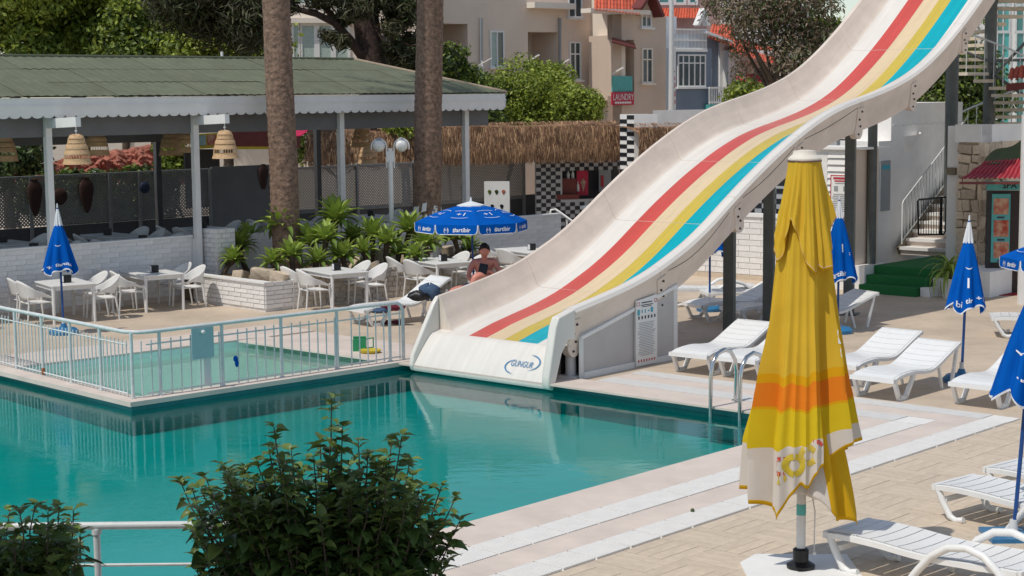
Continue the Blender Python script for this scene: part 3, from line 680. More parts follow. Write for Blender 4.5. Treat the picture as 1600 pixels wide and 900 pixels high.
def open_parasol(name, label, c, zr, ztop, rad, rot, ground, text=True):
    t_ = thing(name, label, 'parasol', ground)
    c = Vector(c) - Vector(ground); c.z = 0; n = 8
    mb = MB(); mb.tube([(0, 0, 0.02), (c.x, c.y, ztop)], .02, 10); mb.build('pole', M['blue_pole'], t_, 60, True)
    def rim(k, rr=1.0, z=zr): th = rot + 2 * PI * k / n; return Vector((c.x + rad * rr * math.cos(th), c.y + rad * rr * math.sin(th), z))
    apex = Vector((c.x, c.y, ztop - .06)); pn = MB(); vl = MB(); pp = MB(); tx = MB()
    for k in range(n):
        a, b = rim(k), rim(k + 1)
        rows = 7
        for i in range(rows):
            f0, f1 = i / rows, (i + 1) / rows
            sg = lambda f: .05 * math.sin(PI * f)
            q = [apex.lerp(a, f0), apex.lerp(b, f0), apex.lerp(b, f1), apex.lerp(a, f1)]
            q = [q_ + Z * s_ for q_, s_ in zip(q, (sg(f0), sg(f0), sg(f1), sg(f1)))]
            pn.quad([q[0], q[3], q[2], q[1]])
        d = (b - a); L_ = d.length; dx = d / L_; no = Vector((dx.y, -dx.x, 0)); dn = Vector((0, 0, -.19)) + no * .015
        prof = [(0, .0), (.01, .62), (.03, .84), (.07, .96), (.12, 1.0), (.88, 1.0), (.93, .96), (.97, .84), (.99, .62), (1, .0)]
        low = [a + d * x + dn * y for x, y in prof]
        vl.quad(low[::-1])
        for i in range(len(low) - 1):
            e_ = (low[i + 1] - low[i]); s_ = Vector((0, 0, 1)).cross(no)
            ci = (low[i] + low[i + 1]) / 2; inn = ((a + d * .5 + dn * .4) - ci).normalized() * .013
            pp.quad([low[i] + no * .004, low[i + 1] + no * .004, low[i + 1] + inn + no * .004, low[i] + inn + no * .004])
        if text and no.y < .3:
            fn = plane_fn(a + d * .62 + dn * .52 + no * .006, dx, -dn); text_mb('#artibir', .115, fn, tx, 0, bold=True)
            fn = plane_fn(a + d * .26 + dn * .52 + no * .006, dx, -dn); text_mb('+1', .07, fn, tx, 0, bold=True); text_mb('( )', .12, plane_fn(a + d * .26 + dn * .52 + no * .006, dx, -dn), tx)
            mid = a.lerp(b, .5); up = (apex - mid); um = up.normalized(); pnm = dx.cross(um) ; pnm = pnm if pnm.z > 0 else -pnm
            fn = plane_fn(mid + up * .34 + Z * .045 + pnm * .016, dx, um); text_mb('+1', .20, fn, tx, 0)
            for y_ in (-.16, .15):
                m_ = 9
                for i in range(m_):
                    x0, x1 = -.17 + .34 * i / m_, -.17 + .34 * (i + 1) / m_; g = lambda x: y_ + (1 if y_ > 0 else -1) * .03 * (1 - (x / .17) ** 2)
                    tx.quad([fn(x0, g(x0)), fn(x1, g(x1)), fn(x1, g(x1) + .012), fn(x0, g(x0) + .012)])
    cn = pn.build('canopy', M['blue'], t_, 20, True); vl.build('valance', M['blue'], t_, None, True); pp.build('piping', M['print_white'], cn, None, True)
    if text: tx.build('lettering', M['print_white'], cn, None, True)
    mb = MB(); mb.lathe([(.0, ztop - .02), (.03, ztop - .025), (.12, ztop - .05), (.28, ztop - .095), (.285, ztop - .13)][::-1], 8, (c.x, c.y, 0)); mb.tube([(c.x, c.y, ztop - .04), (c.x, c.y, ztop + .06)], [.03, .012], 8); mb.build('cap', M['white_cloth'], t_, 30, True)
    for k in range(n):
        mb = MB(); mb.tube([(c.x, c.y, ztop - .12), rim(k, .99, zr - .005)], .007, 5); mb.build('rib', M['white_metal'], t_, None, True)
    mb = MB(); mb.lathe([(.0, .0), (.25, .0), (.26, .06), (.07, .12), (.0, .12)], 18); mb.build('base', M['blue_base'], t_, 40, True)
    return t_
open_parasol('blue_parasol', 'open blue parasol with white print shading the seated person', atY(736, 330, 33.8), 1.80, 2.22, 1.13, R(-90 + 8), Vector((atY(741, 430, 33.8).x, 33.8, 0)))
open_parasol('blue_parasol', 'open blue parasol cut off by the right edge in front of the spa doorway', (9.85, 30.0, 0), 1.33, 1.75, 1.13, R(-60), Vector((9.85, 30.0, 0)))

# ------------------------------------------------------------------ big yellow parasol
yb = at(1251, 892)
yp = thing('yellow_parasol', 'large closed yellow parasol with orange bands in the right foreground', 'parasol', yb)
ym = bpy.data.materials.new('yellow_print_cloth'); ym.use_nodes = True
N, Lk = nodes(ym); b = N["Principled BSDF"]; b.inputs["Roughness"].default_value = .85; b.inputs["Specular IOR Level"].default_value = .15
atn = N.new("ShaderNodeAttribute"); atn.attribute_name = 'band'; rp = N.new("ShaderNodeValToRGB"); rp.color_ramp.interpolation = 'CONSTANT'
Yl, Or, Dy, Wh = (.76, .50, .045, 1), (.86, .26, .02, 1), (.78, .42, .01, 1), (.74, .68, .62, 1)
e = rp.color_ramp.elements; e[0].position = 0; e[0].color = Yl
for p_, c_ in ((.585, Dy), (.61, Or), (.682, Dy), (.69, (.74, .55, .02, 1)), (.785, Wh), (.985, (.72, .43, .015, 1))):
    k = e.new(p_); k.color = c_
e[len(e) - 1].color = (.72, .43, .015, 1)
nz = N.new("ShaderNodeTexNoise"); nz.inputs["Scale"].default_value = 3.0; tcn = N.new("ShaderNodeTexCoord"); Lk.new(tcn.outputs["Object"], nz.inputs[0])
hs = N.new("ShaderNodeHueSaturation"); mrn = N.new("ShaderNodeMapRange"); mrn.inputs[3].default_value = .88; mrn.inputs[4].default_value = 1.1; Lk.new(nz.outputs[0], mrn.inputs[0]); Lk.new(mrn.outputs[0], hs.inputs["Value"])
Lk.new(atn.outputs["Fac"], rp.inputs[0]); Lk.new(rp.outputs[0], hs.inputs["Color"]); Lk.new(hs.outputs[0], b.inputs["Base Color"])
tl = N.new("ShaderNodeBsdfTranslucent"); mxs = N.new("ShaderNodeMixShader"); mxs.inputs[0].default_value = .22; Lk.new(hs.outputs[0], tl.inputs[0]); Lk.new(b.outputs[0], mxs.inputs[1]); Lk.new(tl.outputs[0], mxs.inputs[2]); Lk.new(mxs.outputs[0], N["Material Output"].inputs[0])
ZT = 3.70
def yr(z):   # mean radius by height
    return float(np.interp(z, [.4, .7, 1.2, 1.7, 2.3, 2.9, 3.3, 3.7], [.38, .40, .405, .325, .255, .205, .165, .125]))
def y_hem(th):
    d = math.degrees(th) % 360
    return float(np.interp(d, [0, 40, 110, 150, 180, 205, 225, 250, 275, 300, 330, 360], [1.22, 1.05, .8, .72, .74, .60, .58, .80, .92, 1.10, 1.20, 1.22])) + .035 * math.sin(9 * th) + .02 * math.sin(17 * th)
def y_surf(a, u, off=0.0):
    th = 2 * PI * a; z = ZT - .1 + (y_hem(th) - ZT + .1) * u
    k = min(1, u * 1.5) * (1 - .62 * math.exp(-((math.degrees(th) % 360 - 248) / 34) ** 2)); f1 = 1 - 2 * abs(math.sin(4.5 * th + .6 * math.sin(2 * th) + .2 * u)) ** .7; f2 = 1 - 2 * abs(math.sin(8.5 * th + 1.2 * math.sin(3 * th) + .4 * u)) ** .8
    r = yr(z) * (1 + k * (.23 * f1 + .10 * f2) - .03 * k) + off + .03 * k * u * math.sin(5 * th + 6 * u)
    ex = 1 + .10 * u * math.cos(2 * th)
    return Vector((r * math.cos(th) * ex, r * math.sin(th), z))
na, nu_ = 220, 90
mb = MB(); mb.grid(y_surf, na, nu_, 0, True); me = mb.mesh('canopy', [ym], 75)
at_ = me.attributes.new('band', 'FLOAT', 'POINT')
def bandv(a, u):
    th = 2 * PI * a; z = y_surf(a, u).z; b_ = (3.6 - z) / 3.0
    if u > .984: return 1.0
    return min(.97, b_ + (.035 * math.cos(th) if b_ > .72 else .012 * math.cos(th)) + .006 * math.sin(9 * th + 1) + .003 * math.sin(17 * th))
at_.data.foreach_set('value', [bandv(i / na, j / nu_) for j in range(nu_ + 1) for i in range(na)])
yc = link('canopy', me, yp, True); sd = yc.modifiers.new('cloth', 'SOLIDIFY'); sd.thickness = .006
# inner fold of cloth hanging lower on the right
def y_in(a, u):
    th = 2 * PI * a; d = math.degrees(th) % 360; hm = float(np.interp(d, [0, 30, 90, 200, 250, 280, 310, 340, 360], [.62, .85, .95, .85, .78, .66, .50, .47, .62])); z = 1.5 + (hm + .03 * math.sin(7 * th) - 1.5) * u; r = (.20 + .13 * u) * (1 + .16 * math.cos(6 * th + 2 * u) + .07 * math.cos(11 * th))
    return Vector((r * math.cos(th) * 1.1 + .10 * u, r * math.sin(th), z))
mb = MB(); mb.grid(y_in, 120, 24, 0, True); me = mb.mesh('inner_fold', [ym], 75); at2 = me.attributes.new('band', 'FLOAT', 'POINT')
at2.data.foreach_set('value', [(1.0 if (i / 120 * 360 > 284 or i / 120 * 360 < 60) else .9) for j in range(25) for i in range(120)])
link('inner_fold', me, yp, True).modifiers.new('cloth', 'SOLIDIFY').thickness = .005
# short upper tier
def y_up(a, u):
    th = 2 * PI * a; saw = abs(((a * 6 + .62) % 1) - .5) * 2; zb_ = 2.86 + .34 * (1 - saw) ** 1.2 - .42 * math.exp(-((((math.degrees(th) - 290 + 180) % 360) - 180) / 22) ** 2) + .05 * math.sin(3 * th + .4)
    z = ZT + .02 + (zb_ - ZT - .02) * u; k = min(1, u * 1.3)
    r = yr(z) + .012 + k * (.055 * u + .030 * (1 - 2 * abs(math.sin(4.5 * th + .6)) ** .7) + .018 * (1 - 2 * abs(math.sin(9.5 * th + u))))
    return Vector((r * math.cos(th), r * math.sin(th), z))
mb = MB(); mb.grid(y_up, 200, 40, 0, True); me = mb.mesh('upper_tier', [ym], 75); at3 = me.attributes.new('band', 'FLOAT', 'POINT'); at3.data.foreach_set('value', [1.0 if j > 38 else .1 for j in range(41) for i in range(200)])
link('upper_tier', me, yp, True).modifiers.new('cloth', 'SOLIDIFY').thickness = .006
mb = MB(); mb.lathe([(.115, 3.68), (.148, 3.70), (.146, 3.72), (.118, 3.745), (.105, 3.755), (.098, 3.785), (.02, 3.795)], 24); mb.build('cap', M['y_cap'], yp, 40, True)
mb = MB(); mb.lathe([(.148, 3.69), (.152, 3.698), (.148, 3.706)], 24); mb.build('cap_seam', M['bark_palm'], yp, 40, True)
mb = MB(); mb.tube([(0, 0, .1), (0, 0, 3.7)], .042, 14); mb.build('pole', M['white_metal'], yp, 60, True)
mb = MB(); mb.tube([(0, 0, .52), (0, 0, .62)], .0435, 14); mb.build('pole_band', M['teal_paint'], yp, 60, True)
mb = MB(); mb.tube([(.10, .02, .95), (.085, -.02, .75), (.12, -.02, .55), (.115, -.02, .18)], .006, 6); mb.ball((.115, -.02, .17), .022, 8); mb.build('cord', M['white_metal'], yp, 60, True)
mb = MB(); mb.lathe([(.0, .03), (.125, .03), (.13, .06), (.09, .085), (.07, .095), (.072, .20), (.052, .215), (.0, .215)], 20); mb.build('foot_clamp', M['black'], yp, 40, True)
# ring motifs on the white band
rg = {'s_yel': MB(), 's_red': MB(), 'yellow_paint': MB(), 'white_cloth': MB()}
def ring(th0, u0, r0, r1, key, a0=0, a1=2 * PI):
    n = 26; L_ = 2.9
    def fn(x, y):
        th = th0 + x / .40; return y_surf(th / (2 * PI), max(0, min(.985, (ZT - .1 - u0 - y) / (ZT - .1 - y_hem(th % (2 * PI))))), .010)
    for i in range(n):
        p0, p1 = a0 + (a1 - a0) * i / n, a0 + (a1 - a0) * (i + 1) / n
        rg[key].quad([fn(r0 * math.cos(p0), r0 * math.sin(p0)), fn(r1 * math.cos(p0), r1 * math.sin(p0)), fn(r1 * math.cos(p1), r1 * math.sin(p1)), fn(r0 * math.cos(p1), r0 * math.sin(p1))])
ring(F_ - .36, 1.05, .05, .105, 'yellow_paint'); ring(F_ - .02, 1.14, .045, .098, 's_yel'); ring(F_ - .62, 1.04, .05, .085, 's_red', 1.2, 5.0); ring(F_ + .16, 1.20, .05, .085, 's_red', .4, 1.9); ring(F_ - .66, .93, .0, .05, 's_yel')
ring(F_ + .95, 2.02, .0, .085, 'white_cloth'); ring(F_ + .95, 2.16, .0, .06, 'white_cloth'); ring(F_ + 1.0, 2.30, .0, .07, 'white_cloth')
for k, q in rg.items():
    stuff(q.build('ring_motif', M[k], yc, None, True))
ys = thing('parasol_slab', 'white concrete slab under the yellow parasol', 'parasol base', yb)
mb = MB(); mb.prism([(-.52, -.50, 0), (.50, -.50, 0), (.50, .44, 0), (-.34, .48, 0), (-.52, .2, 0)], (0, 0, .03)); mb.build('slab', M['white_paint'], ys, None, True)

# ------------------------------------------------------------------ sun loungers
def lounger_proto(arms, back=False):
    t_ = thing('sun_lounger', 'white plastic sun lounger', 'sun lounger', (0, 0, 0), 0, 'white plastic sun loungers round the pool')
    PX = [0, .06, .25, .55, .85, 1.1, 1.3, 1.6, 1.92]; PZ = [.315, .35, .375, .385, .35, .34, .40, .52, .64] if not arms else [.355, .37, .375, .37, .35, .345, .355, .37, .38]
    if back: PZ = [.315, .35, .365, .37, .365, .36, .42, .62, .82]
    def pz(x): return float(np.mean(np.interp([x - .07, x, x + .07], PX, PZ)))
    W = .70
    fr = MB()
    for sy in (-1, 1):
        n = 30
        loop = [(.0, .0)]
        prev = None
        for i in range(n):
            x0, x1 = 1.92 * i / n, 1.92 * (i + 1) / n
            y0, y1 = sy * (W / 2 - .045), sy * W / 2
            cr = lambda x: min(1, (x + .01) / .06)
            a = [(x0, y0, pz(x0)), (x0, y1, pz(x0) - .008), (x0, y1, pz(x0) - .055), (x0, y0, pz(x0) - .055)]; b_ = [(x1, y0, pz(x1)), (x1, y1, pz(x1) - .008), (x1, y1, pz(x1) - .055), (x1, y0, pz(x1) - .055)]
            bi = len(fr.v); fr.v += a + b_
            for j in range(4):
                f = (bi + j, bi + (j + 1) % 4, bi + 4 + (j + 1) % 4, bi + 4 + j); fr.f.append(f if sy > 0 else f[::-1]); fr.m.append(0)
        for xe in (0, 1.92):
            fr.add([(xe, sy * (W / 2 - .045), pz(xe)), (xe, sy * W / 2, pz(xe) - .008), (xe, sy * W / 2, pz(xe) - .055), (xe, sy * (W / 2 - .045), pz(xe) - .055)], [(0, 1, 2, 3)])
    fr.box((-.012, 0, pz(0) - .028), (.045, W, .06)); fr.box((1.932, 0, pz(1.92) - .028), (.045, W, .06))
    o = fr.build('frame', M['plastic'], t_, 35, True)
    n = 13
    for i in range(n):
        x0, x1 = .012 + 1.90 * i / n, .012 + 1.90 * (i + 1) / n - .012
        sl_ = MB(); q = []
        ys_ = [-W / 2 + .03, -W / 4, 0, W / 4, W / 2 - .03]; dz = [.004, -.006, -.010, -.006, .004]
        vs = []
        for x in (x0, (x0 + x1) / 2, x1):
            for y, d in zip(ys_, dz): vs.append((x, y, pz(x) + d))
        for x in (x0, (x0 + x1) / 2, x1):
            for y, d in zip(ys_, dz): vs.append((x, y, pz(x) + d - .016))
        fs = [(r_ * 5 + j, (r_ + 1) * 5 + j, (r_ + 1) * 5 + j + 1, r_ * 5 + j + 1) for r_ in range(2) for j in range(4)]
        fs = [f[::-1] if False else f for f in fs]
        fs += [tuple(k + 15 for k in f[::-1]) for f in fs[:8]]
        for j in range(4): fs += [(j, j + 1, j + 16, j + 15), (10 + j + 1, 10 + j, 25 + j, 26 + j)]
        sl_.add(vs, fs); sl_.build('slat', M['plastic'], t_, 35, True)
    for sy in (-1, 1):
        y = sy * (W / 2 - .03)
        if arms:
            mb = MB(); pts = [(.01, y, .34), (.08, y, .20), (.17, y, .06), (.24, y, .03), (.33, y, .05)]
            mb.tube(pts, [.034, .034, .034, .032, .030], 8); mb.build('leg', M['plastic'], t_, 60, True)
            mb = MB(); y2 = sy * (W / 2 + .012); pts = [(x_ + .55, y2, z_) for x_, z_ in ((.30, .04), (.42, .20), (.56, .36), (.72, .46), (.90, .49), (1.06, .45), (1.20, .34), (1.30, .20), (1.36, .03))]
            mb.tube(pts, .036, 8); mb.build('armrest', M['plastic'], t_, 60, True)
            mb = MB(); mb.tube([(1.86, y, .34), (1.72, y, .03)], [.032, .028], 8); mb.build('leg', M['plastic'], t_, 60, True)
        else:
            mb = MB(); mb.beam((.03, y, .31), (.17, y, .03), .05, .055); mb.beam((.16, y, .03), (.37, y, .03), .05, .06); mb.beam((.36, y, .03), (.60, y, .345), .05, .06); mb.build('leg', M['plastic'], t_, None, True)
            mb = MB(); mb.beam((1.30, y, .37), (1.42, y, .0), .035, .035); mb.beam((1.86, y, .58), (1.70, y, .0), .04, .045); mb.build('leg', M['plastic'], t_, None, True)
    if arms: mb = MB(); mb.beam((.10, -W / 2 + .05, .22), (.10, W / 2 - .05, .22), .03, .05); mb.build('crossbar', M['plastic'], t_, None, True)
    return t_
LA, LB, LC = lounger_proto(True), lounger_proto(False), lounger_proto(False, True)
used = {}
def lounger(kind, foot, deg, label, z=0):
    pr = (LB, LA, LC)[kind]; fst = kind not in used; used[kind] = 1
    foot = Vector((foot[0], foot[1], z)); return place(pr, foot, R(deg), label, None, fst)
lounger(1, (3.06, 15.16), -47, 'white slatted lounger nearest the camera, partly shaded by the yellow parasol')
lounger(1, (4.50, 16.95), -50, 'white slatted lounger behind the leaning blue parasol at the right edge')
lounger(1, (5.22, 17.70), -50, 'white slatted lounger farthest back of those at the lower right edge')
lounger(0, (5.03, 23.42), 48, 'sunlit white lounger just right of the yellow parasol, next to a thin parasol pole')
lounger(0, (4.75, 24.6), 48, 'sunlit white lounger close to the right side of the yellow parasol, half hidden by it')
lounger(0, (6.25, 22.75), 48, 'white lounger partly covered by the blue parasol at the right edge')
lounger(0, (2.70, 25.72), 50, 'sunlit white lounger nearest the rules board beside the slide')
lounger(0, (3.36, 25.2), 50, 'sunlit white lounger behind the pool ladder, left of the yellow parasol')
lounger(0, (3.42, 31.9), 25, 'lounger in the shadow of the slide, nearest the white side panel')
lounger(0, (4.05, 31.15), 25, 'lounger in the shadow of the slide, behind the grey support post')
lounger(0, (4.85, 30.3), 28, 'lounger in the shadow of the slide, next to the yellow parasol')
lounger(1, (3.05, 34.3), 8, 'sunlit white lounger with arched arms just behind the slide')
lounger(1, (3.85, 33.6), 8, 'white lounger with arched arms beside the thin blue pole behind the slide')
lounger(1, (8.45, 29.6), -12, 'white lounger with arched arms in front of the red doormat')
lounger(2, (-2.95, 31.70), 36, 'white lounger with raised back and clothes heaped on it')
lounger(2, (-1.25, 33.4), 12, 'white lounger the person sits on behind the slide')

# ------------------------------------------------------------------ terrace chairs and tables
def chair_proto():
    t_ = thing('terrace_chair', 'white plastic armchair', 'chair', (0, 0, 0), 0, 'white plastic armchairs')
    mb = MB(); mb.grid(lambda a, b: Vector((-.24 + .47 * a, (-.23 + .46 * b) * (1 - .12 * (1 - a)), .445 - .018 * math.sin(PI * b) * math.sin(PI * min(1, a * 1.1)) - .02 * max(0, a - .85) * 6)), 8, 8); o = mb.build('seat', M['chair'], t_, 50, True); o.modifiers.new('t', 'SOLIDIFY').thickness = .03
    def bk(a, b):
        ph = R(-128) + R(256) * a; q = abs(ph) / R(128); back = max(0, math.cos(ph * .72))
        top = .60 + .25 * back ** 1.5 + .02 * (1 - q); low = .575 - .07 * back
        if q > .8: top -= (q - .8) * .3; low -= (q - .8) * .3
        z = low + (top - low) * b
        rx = .265 + .10 * b * back; ry = .275 + .02 * b
        cx = -.02 if q < .65 else -.02
        x = cx - rx * math.cos(ph * .75) * 1.0 + .03; y = ry * math.sin(min(abs(ph), PI / 2)) * (1 if ph > 0 else -1)
        if abs(ph) > PI / 2: x = cx + (abs(ph) - PI / 2) * .30 + .03 - rx * math.cos(PI / 2 * .75) * (1 - (abs(ph) - PI / 2) / (R(128) - PI / 2))
        return Vector((x, y, z))
    mb = MB(); mb.grid(bk, 32, 8); o = mb.build('backrest', M['chair'], t_, 60, True); o.modifiers.new('t', 'SOLIDIFY').thickness = .022
    for sx, sy in ((.20, .23), (.20, -.23), (-.20, .20), (-.20, -.20)):
        mb = MB(); k = 1.18
        if sx > 0: mb.tube([(sx + .02, sy * 1.17, .565), (sx + .015, sy * 1.12, .42), (sx + .045, sy * k, .0)], [.018, .02, .016], 8)
        else: mb.tube([(sx - .06, sy * 1.15, .56), (sx - .04, sy * 1.05, .42), (sx - .09, sy * k, .0)], [.018, .02, .016], 8)
        mb.build('leg', M['chair'], t_, 60, True)
    return t_
CH = chair_proto(); ch_n = [0]
def chair(p, deg, label, group='white plastic armchairs on the pool terrace'):
    ch_n[0] += 1; return place(CH, (p[0], p[1], p[2] if len(p) > 2 else 0), R(deg), label, group, ch_n[0] == 1)
def table_proto():
    t_ = thing('terrace_table', 'white plastic table', 'table', (0, 0, 0), 0, 'white plastic tables')
    mb = MB(); mb.box((0, 0, .735), (1.40, .88, .03)); o = mb.build('tabletop', M['chair'], t_, None, True); bv = o.modifiers.new('b', 'BEVEL'); bv.width = .01; bv.segments = 2
    mb = MB()
    for y in (-.40, .40): mb.box((0, y, .685), (1.22, .02, .07))
    for x in (-.66, .66): mb.box((x, 0, .685), (.02, .72, .07))
    mb.build('apron', M['chair'], t_, None, True)
    for sx in (-1, 1):
        for sy in (-1, 1):
            mb = MB(); mb.tube([(sx * .655, sy * .395, .72), (sx * .66, sy * .40, 0)], [.036, .028], 8); mb.build('leg', M['chair'], t_, 60, True)
    return t_
TB = table_proto(); tb_n = [0]
def holder_proto():
    t_ = thing('napkin_holder', 'black napkin holder', 'napkin holder', (0, 0, 0), 0, 'black napkin holders on tables')
    mb = MB(); mb.box((0, 0, .075), (.15, .12, .15)); mb.build('case', M['black'], t_, None, True)
    mb = MB(); mb.box((-.076, 0, .078), (.006, .09, .12)); mb.build('napkins', M['white_cloth'], t_, None, True); return t_
NH = holder_proto(); nh_n = [0]
def holder(p, deg, label, group='black napkin holders on the terrace tables'):
    nh_n[0] += 1; return place(NH, p, R(deg), label, group, nh_n[0] == 1)
def table_set(c, deg, name, where, hold, spread=.64, skip=(), z=0, grp=None):
    c = Vector((c[0], c[1], z)); tb_n[0] += 1
    g1, g2 = ('white plastic tables on the pool terrace', 'white plastic armchairs on the pool terrace') if grp is None else grp
    place(TB, c, R(deg), f'white table {where}', g1, tb_n[0] == 1)
    ax = Vector((math.cos(R(deg)), math.sin(R(deg)), 0)); ay = Vector((-ax.y, ax.x, 0))
    for i, (sx, sy, nm) in enumerate(((-.36, -1, 'nearside'), (.36, -1, 'nearside'), (-.36, 1, ''), (.36, 1, ''))):
        if i in skip: continue
        q = c + ax * sx + ay * sy * spread; side = 'left' if (ay * sy).x < 0 else 'right'; rank = 'rear' if (ax * sx).y > 0 else 'front'
        chair((q.x, q.y, z), math.degrees(math.atan2(-ay.y * sy, -ay.x * sy)) + random.uniform(-9, 9), f'{side} {rank} white armchair at the table {where}', g2)
    if hold is not None:
        q = c + ax * hold; holder((q.x, q.y, z + .75), 32, f'black napkin holder on the table {where}')
table_set((-8.80, 33.05), -58, 'T1', 'behind the left blue parasol', .25)
table_set((-7.42, 34.75), -56, 'T2', 'in front of the white brick pillar', .15)
table_set((-3.66, 34.75), -56, 'T3', 'in front of the stone planter', .10)
table_set((-1.62, 36.60), -56, 'T4', 'left of the seated person', .25)
table_set((.35, 38.95), -56, 'T5', 'behind the seated person by the far low wall', .2)
chair((-10.35, 32.5), 200, 'white armchair cut off by the left edge of the picture')
# ------------------------------------------------------------------ brick walls: every brick a piece
_bm = {}
def brick_mesh(l, d, h, m, key):
    k = (round(l, 3), round(d, 3), round(h, 3), key)
    if k not in _bm:
        mb = MB(); mb.box((0, 0, 0), (l, d, h)); _bm[k] = mb.mesh('brick', m)
    return _bm[k]
def bricks(root, a, dx, length, z0, z1, nrm, m, key, bl=.40, bh=.105, gap=.008, proud=.010, limit=300, jit=.003):
    """courses of single bricks on the face that starts at a and runs along dx"""
    a, dx, nrm = Vector(a), Vector(dx).normalized(), Vector(nrm).normalized(); ang = math.atan2(dx.y, dx.x); rows = max(1, round((z1 - z0) / bh)); bh = (z1 - z0) / rows; n = 0
    rest = MB()
    for r_ in range(rows):
        x = -(bl / 2 if r_ % 2 else 0)
        while x < length - .02:
            x0, x1 = max(0, x), min(length, x + bl); L_ = x1 - x0 - gap
            if L_ > .03:
                c = a + dx * ((x0 + x1) / 2) + nrm * (proud / 2 - .02 + random.uniform(-jit, jit)) + Vector((0, 0, z0 + (r_ + .5) * bh - a.z * 0))
                c.z = z0 + (r_ + .5) * bh
                if n < limit:
                    o = link('brick', brick_mesh(L_, proud + .04, bh - gap, m, key), root); o.location = c - (root.location if root.type == 'EMPTY' else Vector()); o.rotation_euler = (0, 0, ang); n += 1
                else: rest.box(c, (L_, proud + .04, bh - gap), ang)
            x += bl
    if rest.v: stuff(rest.build('bricks', m, root))

# low front wall
wt = 1.36
lw = thing('low_wall', 'low white painted brick wall along the front of the pavilion', 'wall', Q(1.5, 0))
mb = MB(); mb.prism([Q(-6, -.12), Q(3.35, -.12), Q(3.35, .0), Q(-6, .0)], (0, 0, wt - .03)); mb.build('core', M['mortar'], lw)
mb = MB(); mb.prism([Q(-6, -.14, wt - .03), Q(3.35, -.14, wt - .03), Q(3.35, .03, wt - .03), Q(-6, .03, wt - .03)], (0, 0, .04)); mb.build('coping', M['white_paint'], lw)
mb = MB(); mb.prism([Q(-6, .0), Q(3.35, .0), Q(3.35, .035), Q(-6, .035)], (0, 0, .10)); mb.build('skirting', M['coping'], lw)
bricks(lw, Q(-1.6, 0), RV, 4.9, .10, wt - .03, NV, M['brickw'], 'w', .42, .105, limit=290)
lw2 = thing('low_wall', 'plain low white wall behind the agaves', 'wall', Q(7, 0))
mb = MB(); mb.prism([Q(3.36, -.12), Q(11.1, -.12), Q(11.1, .0), Q(3.36, .0)], (0, 0, 1.30)); mb.build('wall_body', M['white_paint'], lw2)
lw3 = thing('low_wall', 'low white brick wall right of the open blue parasol', 'wall', Q(13, 0))
mb = MB(); mb.prism([Q(11.4, -.12), Q(14.6, -.12), Q(14.6, .0), Q(11.4, .0)], (0, 0, 1.17)); mb.build('core', M['mortar'], lw3)
mb = MB(); mb.prism([Q(11.4, -.15, 1.17), Q(14.6, -.15, 1.17), Q(14.6, .03, 1.17), Q(11.4, .03, 1.17)], (0, 0, .05)); mb.build('coping', M['white_paint'], lw3)
bricks(lw3, Q(11.4, 0), RV, 3.2, 0, 1.17, NV, M['brickw'], 'w', .42, .105)
# brick pillar
bp_ = thing('brick_pillar', 'square white painted brick pillar beside the pavilion post', 'pillar', Q(3.95, .28))
mb = MB(); mb.prism([Q(3.62, .03), Q(4.1, .03), Q(4.1, .5), Q(3.62, .5)], (0, 0, 1.50)); mb.build('core', M['mortar'], bp_)
bricks(bp_, Q(3.62, .5), RV, .48, 0, 1.50, NV, M['brickw'], 'p', .24, .10, .018, .022)
bricks(bp_, Q(3.62, .03), NV, .47, 0, 1.50, -RV, M['brickw'], 'p', .24, .10, .018, .022)

# pavilion
pv = thing('pavilion', 'open white dining pavilion with a green felt roof', 'pavilion', Q(4, -2.5))
for d in (-4.0, 0, 3.45, 7.38, 11.24):
    mb = MB(); c = Q(d, .06); mb.box((c.x, c.y, 1.98), (.13, .13, 3.96), RA); mb.build('post', M['white_paint'], pv)
for d in (-4, 1.5, 6.2, 11.2):
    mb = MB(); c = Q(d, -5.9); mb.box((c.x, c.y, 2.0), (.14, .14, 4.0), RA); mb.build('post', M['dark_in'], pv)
EV, HP, D1 = .45, 2.6, 12.25
mb = MB()
mb.prism([Q(-7, EV, 3.98), Q(D1, EV, 3.98), Q(D1, EV, 4.33), Q(-7, EV, 4.33)], -NV * .03)
mb.prism([Q(D1, EV, 3.98), Q(D1, -5.7, 3.98), Q(D1, -5.7, 4.33), Q(D1, EV, 4.33)], -RV * .03)
mb.prism([Q(-7, EV, 4.16), Q(D1, EV, 4.16), Q(D1, EV, 4.185), Q(-7, EV, 4.185)], NV * .022)
mb.build('fascia', M['white_paint'], pv)
sc = MB(); n = int((D1 + 7) / .24)
for i in range(n):
    a0 = -7 + .24 * i; lo = [Q(a0, EV - .01, 3.985), Q(a0 + .24, EV - .01, 3.985)]
    lo += [Q(a0 + .12 + .115 * math.cos(t), EV - .01, 3.982 - .055 * math.sin(t)) for t in [PI * k / 6 for k in range(7)]]
    sc.prism(lo, -NV * .015)
stuff(sc.build('scallop_trim', M['white_paint'], pv))
for d in (-4.0, 0, 3.45):
    mb = MB(); mb.beam(Q(d + .0, .13, 3.82), Q(d + .0, 1.30, 3.86), .11, .19); mb.build('lamp_arm', M['white_paint'], pv)
